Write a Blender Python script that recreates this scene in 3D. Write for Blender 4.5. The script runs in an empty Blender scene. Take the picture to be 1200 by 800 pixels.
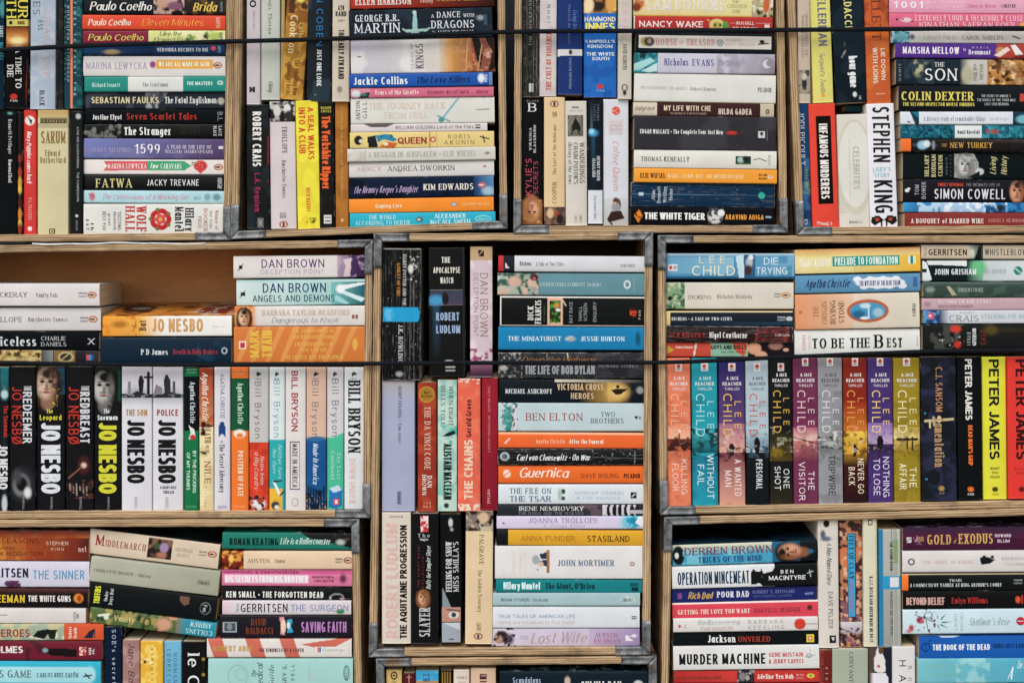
import bpy, math, random
import numpy as np

S = bpy.context.scene
COL = S.collection
D = 1.93                      # camera distance in metres; one photograph pixel is one millimetre at the crate fronts
EYE = 285.0                   # height of the lens, in millimetres below the top of the frame

# ---------------- camera, world, sun, exposure ----------------
cam = bpy.data.cameras.new('camera')
cam_o = bpy.data.objects.new('camera', cam)
COL.objects.link(cam_o)
cam_o.location = (0.0, -D, (400 - EYE) / 1000)
cam_o.rotation_euler = (math.radians(90), 0, 0)
cam.sensor_width = 36
cam.lens = 36 * D / 1.2
cam.shift_y = -((400 - EYE) / 1200)
cam.clip_start = 0.05
cam.clip_end = 50
S.camera = cam_o

w = bpy.data.worlds.new('World')
S.world = w
w.use_nodes = True
nt = w.node_tree
sky = nt.nodes.new('ShaderNodeTexSky')
sky.sky_type = 'NISHITA'
sky.sun_disc = False
SUN_EL, SUN_AZ = 50.0, 200.0      # degrees; azimuth clockwise from +Y (north): behind and left of the camera
sky.sun_elevation = math.radians(SUN_EL)
sky.sun_rotation = math.radians(SUN_AZ)
sky.air_density = 1.6
sky.dust_density = 2.0
sky.ozone_density = 1.0
bg = nt.nodes['Background']
bg.inputs['Strength'].default_value = 0.13
nt.links.new(sky.outputs['Color'], bg.inputs['Color'])

sun = bpy.data.lights.new('sun', 'SUN')
sun.energy = 1.5
sun.angle = math.radians(35)
sun.color = (1.0, 0.965, 0.92)
sun_o = bpy.data.objects.new('sun', sun)
COL.objects.link(sun_o)
from mathutils import Vector, Matrix
el, az = math.radians(SUN_EL), math.radians(SUN_AZ)
to_sun = Vector((math.sin(az) * math.cos(el), math.cos(az) * math.cos(el), math.sin(el)))
sun_o.rotation_euler = to_sun.to_track_quat('Z', 'Y').to_euler()
sun_o.location = to_sun * 5

S.view_settings.view_transform = 'Standard'
S.view_settings.look = 'None'
S.view_settings.gamma = 1
S.view_settings.use_curve_mapping = False
S.view_settings.exposure = 0.40

# ---------------- small tools ----------------
def lin(h):
    h = h.lstrip('#')
    if len(h) == 3: h = ''.join(c * 2 for c in h)
    c = np.array([int(h[i:i+2], 16) / 255 for i in (0, 2, 4)])
    c = np.where(c <= 0.04045, c / 12.92, ((c + 0.055) / 1.055) ** 2.4)
    return c
ALB = 0.96
def ink(c):
    c = np.asarray(c) ** 1.10 * ALB
    g = (c * np.array([.3, .59, .11])).sum(-1, keepdims=True)
    return g + (c - g) * .95
def alb(h):
    return np.clip(ink(lin(h)), 0.003, 0.85)

def pt(px, py, d=0.0):
    """photograph pixel at the crate-front plane, moved d metres back along its sight line"""
    k = 1 + d / D
    zc = (400 - EYE) / 1000
    return Vector(((px - 600) / 1000 * k, d, zc + ((400 - py) / 1000 - zc) * k))

def hashn(ix, iy, seed):
    h = (ix * 374761393 + iy * 668265263 + seed * 974634777) & 0xffffffff
    h = ((h ^ (h >> 13)) * 1274126177) & 0xffffffff
    return ((h ^ (h >> 16)) & 0xffff) / 65535.0
def vnoise(x, y, seed):
    xi = np.floor(x).astype(np.int64); yi = np.floor(y).astype(np.int64)
    fx = x - xi; fy = y - yi
    fx = fx * fx * (3 - 2 * fx); fy = fy * fy * (3 - 2 * fy)
    a = hashn(xi, yi, seed); b = hashn(xi + 1, yi, seed)
    c = hashn(xi, yi + 1, seed); d = hashn(xi + 1, yi + 1, seed)
    return (a * (1 - fx) + b * fx) * (1 - fy) + (c * (1 - fx) + d * fx) * fy
def fbm(x, y, seed):
    return vnoise(x, y, seed) * .6 + vnoise(x * 2.1, y * 2.1, seed + 7) * .27 + vnoise(x * 4.3, y * 4.3, seed + 13) * .13

def mesh_obj(name, verts, faces, mat, parent=None, cols=None, uvs=None, edge=None, smooth=False):
    me = bpy.data.meshes.new(name)
    me.from_pydata([tuple(v) for v in verts], [], faces)
    if cols is not None:
        ca = me.color_attributes.new('print', 'BYTE_COLOR', 'CORNER')
        a = np.ones((len(me.loops), 4)); a[:, :3] = cols
        ca.data.foreach_set('color', a.ravel())
    if uvs is not None:
        uv = me.uv_layers.new(name='UVMap')
        uv.data.foreach_set('uv', np.asarray(uvs, dtype=float).ravel())
    if edge is not None:
        ea = me.attributes.new('edge', 'FLOAT', 'CORNER')
        ea.data.foreach_set('value', np.asarray(edge, dtype=float).ravel())
    me.materials.append(mat)
    if smooth:
        me.polygons.foreach_set('use_smooth', [True] * len(me.polygons))
    o = bpy.data.objects.new(name, me)
    COL.objects.link(o)
    if parent is not None:
        o.parent = parent
    return o

# ---------------- materials ----------------
def new_mat(name):
    m = bpy.data.materials.new(name); m.use_nodes = True
    n = m.node_tree.nodes; l = m.node_tree.links
    return m, n, l, n['Principled BSDF']
def nd(n, t, **k):
    x = n.new(t)
    for a, b in k.items():
        setattr(x, a, b)
    return x
def math_n(n, l, op, a, b=None, clamp=False):
    x = n.new('ShaderNodeMath'); x.operation = op; x.use_clamp = clamp
    for i, v in enumerate((a, b)):
        if v is None: continue
        if isinstance(v, (int, float)): x.inputs[i].default_value = v
        else: l.new(v, x.inputs[i])
    return x.outputs[0]
def mixc(n, l, f, a, b, blend='MIX'):
    x = n.new('ShaderNodeMix'); x.data_type = 'RGBA'; x.blend_type = blend
    for s, v in ((x.inputs[0], f), (x.inputs[6], a), (x.inputs[7], b)):
        if isinstance(v, (int, float)): s.default_value = v
        elif isinstance(v, (tuple, list)): s.default_value = v
        else: l.new(v, s)
    return x.outputs[2]

def print_material(name, rough, spec):
    """printed card cover: ink colour from the print attribute, rubbed edges, fine reading creases, scuffs"""
    m, n, l, p = new_mat(name)
    at = nd(n, 'ShaderNodeAttribute', attribute_name='print')
    ed = nd(n, 'ShaderNodeAttribute', attribute_name='edge')
    we = nd(n, 'ShaderNodeAttribute', attribute_name='wear', attribute_type='OBJECT')
    tc = n.new('ShaderNodeTexCoord'); oi = n.new('ShaderNodeObjectInfo')
    # rubbed white edges
    n1 = nd(n, 'ShaderNodeTexNoise'); n1.inputs['Scale'].default_value = 130; n1.inputs['Detail'].default_value = 5
    l.new(tc.outputs['Object'], n1.inputs['Vector'])
    e = math_n(n, l, 'SUBTRACT', 1.0, math_n(n, l, 'DIVIDE', ed.outputs['Fac'], 1.5), True)
    thr = math_n(n, l, 'SUBTRACT', 0.86, math_n(n, l, 'MULTIPLY', we.outputs['Fac'], 0.30))
    k = math_n(n, l, 'MULTIPLY', e, math_n(n, l, 'ADD', n1.outputs['Fac'], 0.25))
    n5 = nd(n, 'ShaderNodeTexNoise'); n5.inputs['Scale'].default_value = 45; n5.inputs['Detail'].default_value = 2
    l.new(tc.outputs['Object'], n5.inputs['Vector'])
    patch = math_n(n, l, 'MULTIPLY', math_n(n, l, 'SUBTRACT', n5.outputs['Fac'], math_n(n, l, 'SUBTRACT', 0.66, math_n(n, l, 'MULTIPLY', we.outputs['Fac'], 0.34))), 6.0, True)
    rub = math_n(n, l, 'MULTIPLY', math_n(n, l, 'MULTIPLY', math_n(n, l, 'SUBTRACT', k, thr), 7.0, True), patch)
    # creases along the spine
    mp = n.new('ShaderNodeMapping'); mp.inputs['Scale'].default_value = (14, 300, 1)
    l.new(tc.outputs['UV'], mp.inputs['Vector'])
    addv = nd(n, 'ShaderNodeVectorMath', operation='ADD')
    l.new(mp.outputs['Vector'], addv.inputs[0])
    cmb = n.new('ShaderNodeCombineXYZ'); r13 = math_n(n, l, 'MULTIPLY', oi.outputs['Random'], 97.0)
    l.new(r13, cmb.inputs[0]); l.new(r13, cmb.inputs[2]); l.new(cmb.outputs[0], addv.inputs[1])
    n2 = nd(n, 'ShaderNodeTexNoise'); n2.inputs['Scale'].default_value = 1; n2.inputs['Detail'].default_value = 3
    l.new(addv.outputs[0], n2.inputs['Vector'])
    ridge = math_n(n, l, 'ABSOLUTE', math_n(n, l, 'SUBTRACT', n2.outputs['Fac'], 0.5))
    wd = math_n(n, l, 'MULTIPLY', math_n(n, l, 'SUBTRACT', we.outputs['Fac'], 0.45, True), 0.020)
    crease = math_n(n, l, 'MULTIPLY', math_n(n, l, 'SUBTRACT', wd, ridge), 60.0, True)
    # small scuffs
    n3 = nd(n, 'ShaderNodeTexNoise'); n3.inputs['Scale'].default_value = 420; n3.inputs['Detail'].default_value = 3
    l.new(tc.outputs['Object'], n3.inputs['Vector'])
    sth = math_n(n, l, 'SUBTRACT', 0.80, math_n(n, l, 'MULTIPLY', we.outputs['Fac'], 0.11))
    scuff = math_n(n, l, 'MULTIPLY', math_n(n, l, 'SUBTRACT', n3.outputs['Fac'], sth), 12.0, True)
    f = math_n(n, l, 'MAXIMUM', math_n(n, l, 'MULTIPLY', crease, 0.42), math_n(n, l, 'MAXIMUM', rub, scuff))
    f = math_n(n, l, 'MULTIPLY', f, 0.75)
    # handling grime, soft and large
    n4 = nd(n, 'ShaderNodeTexNoise'); n4.inputs['Scale'].default_value = 28; n4.inputs['Detail'].default_value = 5
    l.new(tc.outputs['Object'], n4.inputs['Vector'])
    mr = nd(n, 'ShaderNodeMapRange'); mr.inputs[1].default_value = .3; mr.inputs[2].default_value = .75
    mr.inputs[3].default_value = 1.0; mr.inputs[4].default_value = 0.86
    l.new(n4.outputs['Fac'], mr.inputs[0])
    base = mixc(n, l, 1.0, at.outputs['Color'], mr.outputs[0], 'MULTIPLY')
    col = mixc(n, l, f, base, (0.62, 0.58, 0.52, 1))
    l.new(col, p.inputs['Base Color'])
    rr = math_n(n, l, 'ADD', rough, math_n(n, l, 'MULTIPLY', n4.outputs['Fac'], 0.25))
    l.new(rr, p.inputs['Roughness'])
    p.inputs['Specular IOR Level'].default_value = spec
    bp = n.new('ShaderNodeBump'); bp.inputs['Strength'].default_value = 0.35; bp.inputs['Distance'].default_value = 0.0006
    h = math_n(n, l, 'SUBTRACT', math_n(n, l, 'MULTIPLY', n4.outputs['Fac'], 1.6), f)
    l.new(h, bp.inputs['Height']); l.new(bp.outputs[0], p.inputs['Normal'])
    return m
M_GLOSS = print_material('glossy_printed_card', 0.20, 0.13)
M_MATT = print_material('matt_printed_card', 0.45, 0.05)

def ink_material():
    m, n, l, p = new_mat('printed_ink')
    at = nd(n, 'ShaderNodeAttribute', attribute_name='print')
    tc = n.new('ShaderNodeTexCoord')
    n1 = nd(n, 'ShaderNodeTexNoise'); n1.inputs['Scale'].default_value = 300; n1.inputs['Detail'].default_value = 3
    l.new(tc.outputs['Object'], n1.inputs['Vector'])
    mr = nd(n, 'ShaderNodeMapRange'); mr.inputs[1].default_value = .3; mr.inputs[2].default_value = .7
    mr.inputs[3].default_value = 0.84; mr.inputs[4].default_value = 1.02
    l.new(n1.outputs['Fac'], mr.inputs[0])
    l.new(mixc(n, l, 1.0, at.outputs['Color'], mr.outputs[0], 'MULTIPLY'), p.inputs['Base Color'])
    p.inputs['Roughness'].default_value = 0.45
    p.inputs['Specular IOR Level'].default_value = 0.12
    return m
M_INK = ink_material()

def pages_material(name, axis):
    m, n, l, p = new_mat(name)
    tc = n.new('ShaderNodeTexCoord'); oi = n.new('ShaderNodeObjectInfo')
    mp = n.new('ShaderNodeMapping')
    sc = [12, 12, 12]; sc[axis] = 1500
    mp.inputs['Scale'].default_value = sc
    l.new(tc.outputs['Object'], mp.inputs['Vector'])
    n1 = nd(n, 'ShaderNodeTexNoise'); n1.inputs['Scale'].default_value = 1; n1.inputs['Detail'].default_value = 2
    l.new(mp.outputs[0], n1.inputs['Vector'])
    cr = n.new('ShaderNodeValToRGB')
    cr.color_ramp.elements[0].position = .3; cr.color_ramp.elements[0].color = (0.50, 0.36, 0.20, 1)
    cr.color_ramp.elements[1].position = .7; cr.color_ramp.elements[1].color = (0.78, 0.62, 0.40, 1)
    l.new(n1.outputs['Fac'], cr.inputs[0])
    c = mixc(n, l, math_n(n, l, 'MULTIPLY', oi.outputs['Random'], 0.5), cr.outputs[0], (0.72, 0.62, 0.47, 1))
    l.new(c, p.inputs['Base Color']); p.inputs['Roughness'].default_value = 0.9
    p.inputs['Specular IOR Level'].default_value = 0.1
    bp = n.new('ShaderNodeBump'); bp.inputs['Strength'].default_value = .5; bp.inputs['Distance'].default_value = .0004
    l.new(n1.outputs['Fac'], bp.inputs['Height']); l.new(bp.outputs[0], p.inputs['Normal'])
    return m
M_PAGES_FLAT = pages_material('page_edges_lying', 2)
M_PAGES_UP = pages_material('page_edges_standing', 0)

def wood_material(name, dark, light, ply, grime):
    """plywood: UV x runs along the board in metres, UV y across its edge 0..1"""
    m, n, l, p = new_mat(name)
    tc = n.new('ShaderNodeTexCoord'); oi = n.new('ShaderNodeObjectInfo')
    mp = n.new('ShaderNodeMapping'); mp.inputs['Scale'].default_value = (11, 2.2, 1)
    l.new(tc.outputs['UV'], mp.inputs['Vector'])
    cmb = n.new('ShaderNodeCombineXYZ'); l.new(math_n(n, l, 'MULTIPLY', oi.outputs['Random'], 50), cmb.inputs[0])
    l.new(math_n(n, l, 'MULTIPLY', oi.outputs['Random'], 31), cmb.inputs[2])
    av = nd(n, 'ShaderNodeVectorMath', operation='ADD'); l.new(mp.outputs[0], av.inputs[0]); l.new(cmb.outputs[0], av.inputs[1])
    n1 = nd(n, 'ShaderNodeTexNoise'); n1.inputs['Scale'].default_value = 1.3; n1.inputs['Detail'].default_value = 6; n1.inputs['Roughness'].default_value = .65
    l.new(av.outputs[0], n1.inputs['Vector'])
    mp2 = n.new('ShaderNodeMapping'); mp2.inputs['Scale'].default_value = (30, 9, 1)
    l.new(tc.outputs['UV'], mp2.inputs['Vector'])
    n2 = nd(n, 'ShaderNodeTexNoise'); n2.inputs['Scale'].default_value = 1; n2.inputs['Detail'].default_value = 4
    l.new(mp2.outputs[0], n2.inputs['Vector'])
    sx = n.new('ShaderNodeSeparateXYZ'); l.new(tc.outputs['UV'], sx.inputs[0])
    # plies: wobbling bands across the edge
    yy = math_n(n, l, 'ADD', sx.outputs[1], math_n(n, l, 'MULTIPLY', n1.outputs['Fac'], 0.12))
    w1 = math_n(n, l, 'SINE', math_n(n, l, 'MULTIPLY', yy, ply))
    ramp = n.new('ShaderNodeValToRGB')
    ramp.color_ramp.elements[0].position = 0.28; ramp.color_ramp.elements[0].color = (*dark, 1)
    ramp.color_ramp.elements[1].position = 0.60; ramp.color_ramp.elements[1].color = (*light, 1)
    v = math_n(n, l, 'ADD', math_n(n, l, 'MULTIPLY', n1.outputs['Fac'], 0.70), math_n(n, l, 'MULTIPLY', w1, 0.085))
    v = math_n(n, l, 'ADD', v, math_n(n, l, 'MULTIPLY', n2.outputs['Fac'], 0.22))
    v = math_n(n, l, 'SUBTRACT', v, 0.03)
    l.new(v, ramp.inputs[0])
    n3 = nd(n, 'ShaderNodeTexNoise'); n3.inputs['Scale'].default_value = 16; n3.inputs['Detail'].default_value = 7; n3.inputs['Roughness'].default_value = .7
    l.new(tc.outputs['Object'], n3.inputs['Vector'])
    st = math_n(n, l, 'MULTIPLY', math_n(n, l, 'SUBTRACT', n3.outputs['Fac'], 0.56), grime, True)
    col = mixc(n, l, st, ramp.outputs[0], (0.055, 0.040, 0.028, 1))
    l.new(col, p.inputs['Base Color']); p.inputs['Roughness'].default_value = 0.8
    p.inputs['Specular IOR Level'].default_value = 0.25
    bp = n.new('ShaderNodeBump'); bp.inputs['Strength'].default_value = .8; bp.inputs['Distance'].default_value = .0008
    l.new(v, bp.inputs['Height']); l.new(bp.outputs[0], p.inputs['Normal'])
    return m
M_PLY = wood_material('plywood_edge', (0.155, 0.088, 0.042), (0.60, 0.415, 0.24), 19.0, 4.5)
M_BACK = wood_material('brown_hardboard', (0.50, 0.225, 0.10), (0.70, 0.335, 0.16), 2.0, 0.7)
M_BACKD = wood_material('stained_hardboard', (0.030, 0.020, 0.014), (0.06, 0.040, 0.028), 2.0, 1.2)  # darker copy of the hardboard: shade behind the books put into its colour

def metal_material():
    m, n, l, p = new_mat('weathered_galvanised_steel')
    tc = n.new('ShaderNodeTexCoord')
    n1 = nd(n, 'ShaderNodeTexNoise'); n1.inputs['Scale'].default_value = 90; n1.inputs['Detail'].default_value = 6; n1.inputs['Roughness'].default_value = .7
    mp = n.new('ShaderNodeMapping'); mp.inputs['Scale'].default_value = (1, .4, 1); l.new(tc.outputs['Object'], mp.inputs[0]); l.new(mp.outputs[0], n1.inputs['Vector'])
    r = n.new('ShaderNodeValToRGB')
    r.color_ramp.elements[0].position = .36; r.color_ramp.elements[0].color = (0.055, 0.06, 0.068, 1)
    r.color_ramp.elements[1].position = .70; r.color_ramp.elements[1].color = (0.31, 0.315, 0.315, 1)
    l.new(n1.outputs['Fac'], r.inputs[0])
    n2 = nd(n, 'ShaderNodeTexNoise'); n2.inputs['Scale'].default_value = 35; n2.inputs['Detail'].default_value = 4
    l.new(tc.outputs['Object'], n2.inputs['Vector'])
    ru = math_n(n, l, 'MULTIPLY', math_n(n, l, 'SUBTRACT', n2.outputs['Fac'], .58), 5.0, True)
    l.new(mixc(n, l, ru, r.outputs[0], (0.16, 0.085, 0.045, 1)), p.inputs['Base Color'])
    p.inputs['Metallic'].default_value = 0.55
    l.new(math_n(n, l, 'ADD', .30, math_n(n, l, 'MULTIPLY', n1.outputs['Fac'], .4)), p.inputs['Roughness'])
    bp = n.new('ShaderNodeBump'); bp.inputs['Strength'].default_value = .7; bp.inputs['Distance'].default_value = .0012
    l.new(n1.outputs['Fac'], bp.inputs['Height']); l.new(bp.outputs[0], p.inputs['Normal'])
    return m
M_METAL = metal_material()

def plain(name, col, rough, bump=0.0, scale=200, spec=.3):
    m, n, l, p = new_mat(name)
    tc = n.new('ShaderNodeTexCoord')
    n1 = nd(n, 'ShaderNodeTexNoise'); n1.inputs['Scale'].default_value = scale; n1.inputs['Detail'].default_value = 4
    l.new(tc.outputs['Object'], n1.inputs['Vector'])
    a = tuple(c * .7 for c in col) + (1,); b = tuple(min(c * 1.2, .85) for c in col) + (1,)
    l.new(mixc(n, l, n1.outputs['Fac'], a, b), p.inputs['Base Color'])
    p.inputs['Roughness'].default_value = rough; p.inputs['Specular IOR Level'].default_value = spec
    if bump:
        bp = n.new('ShaderNodeBump'); bp.inputs['Strength'].default_value = bump; bp.inputs['Distance'].default_value = .001
        l.new(n1.outputs['Fac'], bp.inputs['Height']); l.new(bp.outputs[0], p.inputs['Normal'])
    return m
M_WALL = plain('dark_painted_wall', (0.012, 0.014, 0.017), .8, .3, 20)
M_CORD = plain('black_elastic_cord', (0.005, 0.007, 0.010), .75, .6, 900, .12)
M_WHITE = plain('white_paper', (0.70, 0.68, 0.66), .7, .1, 60)

# ---------------- stroke lettering ----------------
# every letter is a few pen strokes: L x,y,x,y.. = straight run, A cx,cy,rx,ry,a0,a1 = arc (joined to the run before it with +)
G = {}
def gl(ch, w, *paths): G[ch] = (w, paths)
gl('A', .72, 'L0,0,.36,1', 'L.36,1,.72,0', 'L.13,.3,.59,.3')
gl('B', .58, 'L0,0,0,1', 'L0,1,.3,1+A.3,.76,.24,.24,90,-90+L0,.52', 'L.3,.52+A.32,.26,.26,.26,90,-90+L0,0')
gl('C', .66, 'A.38,.5,.38,.5,48,312')
gl('D', .64, 'L0,0,0,1', 'L0,1,.24,1+A.24,.5,.4,.5,90,-90+L0,0')
gl('E', .5, 'L0,0,0,1', 'L0,1,.5,1', 'L0,.52,.44,.52', 'L0,0,.5,0')
gl('F', .48, 'L0,0,0,1', 'L0,1,.48,1', 'L0,.5,.42,.5')
gl('G', .7, 'A.38,.5,.38,.5,48,335', 'L.44,.44,.7,.44', 'L.7,.44,.7,.06')
gl('H', .64, 'L0,0,0,1', 'L.64,0,.64,1', 'L0,.52,.64,.52')
gl('I', .04, 'L.02,0,.02,1')
gl('J', .36, 'L.36,1,.36,.26+A.18,.26,.18,.26,0,-160')
gl('K', .6, 'L0,0,0,1', 'L.58,1,.03,.42', 'L.2,.58,.6,0')
gl('L', .46, 'L0,0,0,1', 'L0,0,.46,0')
gl('M', .8, 'L0,0,0,1', 'L.8,0,.8,1', 'L0,1,.4,.1', 'L.8,1,.4,.1')
gl('N', .66, 'L0,0,0,1', 'L.66,0,.66,1', 'L0,1,.66,0')
gl('O', .76, 'A.38,.5,.38,.5,0,360')
gl('P', .54, 'L0,0,0,1', 'L0,1,.28,1+A.28,.74,.26,.26,90,-90+L0,.48')
gl('Q', .76, 'A.38,.5,.38,.5,0,360', 'L.46,.24,.76,-.06')
gl('R', .6, 'L0,0,0,1', 'L0,1,.3,1+A.3,.75,.25,.25,90,-90+L0,.5', 'L.28,.5,.6,0')
gl('S', .54, 'A.27,.75,.25,.25,28,270+A.27,.25,.27,.25,90,-155')
gl('T', .58, 'L0,1,.58,1', 'L.29,0,.29,1')
gl('U', .62, 'L0,1,0,.31+A.31,.31,.31,.31,180,360+L.62,1')
gl('V', .68, 'L0,1,.34,0', 'L.68,1,.34,0')
gl('W', 1.0, 'L0,1,.25,0', 'L.5,1,.25,0', 'L.5,1,.75,0', 'L1,1,.75,0')
gl('X', .64, 'L0,1,.64,0', 'L.64,1,0,0')
gl('Y', .64, 'L0,1,.32,.46', 'L.64,1,.32,.46', 'L.32,.5,.32,0')
gl('Z', .58, 'L0,1,.58,1', 'L.58,1,0,0', 'L0,0,.58,0')
gl('a', .5, 'A.25,.35,.25,.35,0,360', 'L.5,0,.5,.7')
gl('b', .52, 'L0,0,0,1.04', 'A.26,.35,.26,.35,0,360')
gl('c', .46, 'A.26,.35,.26,.35,45,315')
gl('d', .52, 'L.52,0,.52,1.04', 'A.26,.35,.26,.35,0,360')
gl('e', .5, 'L.02,.37,.49,.37+A.25,.35,.25,.35,4,312')
gl('f', .34, 'L.13,0,.13,.8+A.33,.8,.2,.24,180,75', 'L0,.66,.32,.66')
gl('g', .5, 'A.25,.36,.25,.34,0,360', 'L.5,.7,.5,-.06+A.25,-.06,.25,.24,0,-150')
gl('h', .48, 'L0,0,0,1.04', 'A.24,.43,.24,.27,175,0+L.48,0')
gl('i', .06, 'L.03,0,.03,.68', 'L.03,.9,.03,1.02')
gl('j', .16, 'L.14,.68,.14,-.06+A-.02,-.06,.16,.2,0,-100', 'L.14,.9,.14,1.02')
gl('k', .46, 'L0,0,0,1.04', 'L.44,.68,.02,.28', 'L.16,.4,.46,0')
gl('l', .06, 'L.03,0,.03,1.04')
gl('m', .78, 'L0,0,0,.7', 'A.195,.45,.195,.25,175,0+L.39,0', 'A.585,.45,.195,.25,175,0+L.78,0')
gl('n', .48, 'L0,0,0,.7', 'A.24,.43,.24,.27,175,0+L.48,0')
gl('o', .52, 'A.26,.35,.26,.35,0,360')
gl('p', .52, 'L0,-.3,0,.7', 'A.26,.35,.26,.35,0,360')
gl('q', .52, 'L.52,-.3,.52,.7', 'A.26,.35,.26,.35,0,360')
gl('r', .32, 'L0,0,0,.7', 'A.24,.42,.24,.28,170,65')
gl('s', .4, 'A.2,.52,.18,.18,28,270+A.2,.18,.2,.17,90,-155')
gl('t', .32, 'L.14,.95,.14,.2+A.3,.2,.16,.2,180,290', 'L0,.68,.32,.68')
gl('u', .48, 'L0,.7,0,.27+A.24,.27,.24,.27,180,360', 'L.48,0,.48,.7')
gl('v', .48, 'L0,.68,.24,0', 'L.48,.68,.24,0')
gl('w', .74, 'L0,.68,.185,0', 'L.37,.68,.185,0', 'L.37,.68,.555,0', 'L.74,.68,.555,0')
gl('x', .46, 'L0,.68,.46,0', 'L.46,.68,0,0')
gl('y', .48, 'L0,.68,.26,0', 'L.48,.68,.12,-.3')
gl('z', .44, 'L0,.68,.44,.68', 'L.44,.68,0,0', 'L0,0,.44,0')
gl('0', .56, 'A.28,.5,.28,.5,0,360')
gl('1', .26, 'L.2,0,.2,1', 'L.0,.8,.2,1')
gl('2', .54, 'A.27,.73,.26,.27,165,-20+L0,0', 'L0,0,.54,0')
gl('3', .52, 'A.25,.76,.24,.24,150,-90', 'A.25,.26,.27,.26,90,-150')
gl('5', .52, 'L.48,1,.08,1', 'L.08,1,.05,.52', 'A.25,.32,.27,.32,120,-150')
gl('9', .54, 'A.27,.7,.27,.3,0,360', 'A.1,.6,.44,.6,0,-70')
gl('&', .66, 'A.28,.78,.18,.22,-45,200', 'L.12,.7,.62,0', 'A.26,.26,.26,.26,110,350+L.62,.5')
gl('.', .06, 'L.03,0,.03,.12')
gl(',', .08, 'L.06,.1,.0,-.14')
gl("'", .06, 'L.03,.75,.03,1')
gl('-', .3, 'L0,.4,.3,.4')
gl('*', .16, 'L0,.45,.16,.45', 'L.08,.38,.08,.52')
gl(':', .06, 'L.03,0,.03,.12', 'L.03,.5,.03,.62')
gl('!', .06, 'L.03,0,.03,.12', 'L.03,.3,.03,1')
gl('/', .36, 'L0,0,.36,1')
gl('(', .2, 'A.3,.5,.3,.62,120,240')
gl(')', .2, 'A-.1,.5,.3,.62,60,-60')
gl('O/', .76, 'A.38,.5,.38,.5,0,360', 'L.05,-.08,.71,1.08')
G['Ø'] = G['O/']
gl('Ó', .76, 'A.38,.5,.38,.5,0,360', 'L.34,1.08,.5,1.24')

# style: thick stroke, thin stroke, serif length, slant, letter gap
STY = {'s': (.125, .115, 0, 0, .17), 'S': (.185, .155, 0, 0, .14), 'K': (.25, .175, 0, 0, .075), 'l': (.095, .085, 0, 0, .2),
       'f': (.15, .068, .09, 0, .19), 'F': (.19, .075, .085, 0, .17), 'i': (.12, .055, 0, .28, .10), 'I': (.17, .07, 0, .25, .08),
       'o': (.10, .10, 0, 0, .16), 'm': (.15, .12, .05, 0, .2), 'h': (.15, .12, 0, .03, .16)}
_paths = {}
def parse_paths(ch, seg):
    key = (ch, seg)
    if key in _paths: return _paths[key]
    out = []
    for p in G[ch][1]:
        pts = []
        kinds = []
        for q in p.split('+'):
            v = [float(x) for x in q[1:].split(',')]
            if q[0] == 'L':
                new = [(v[i], v[i + 1]) for i in range(0, len(v), 2)]
            else:
                cx, cy, rx, ry, a0, a1 = v
                k = max(2, int(round(abs(a1 - a0) / 90 * seg)))
                new = [(cx + rx * math.cos(math.radians(a0 + (a1 - a0) * i / k)), cy + ry * math.sin(math.radians(a0 + (a1 - a0) * i / k))) for i in range(k + 1)]
            for a in new:
                if not pts or math.hypot(a[0] - pts[-1][0], a[1] - pts[-1][1]) > 1e-3:
                    pts.append(a)
            kinds.append(q[0])
        out.append((pts, kinds[0] == 'L', kinds[-1] == 'L'))
    _paths[key] = out
    return out

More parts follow.
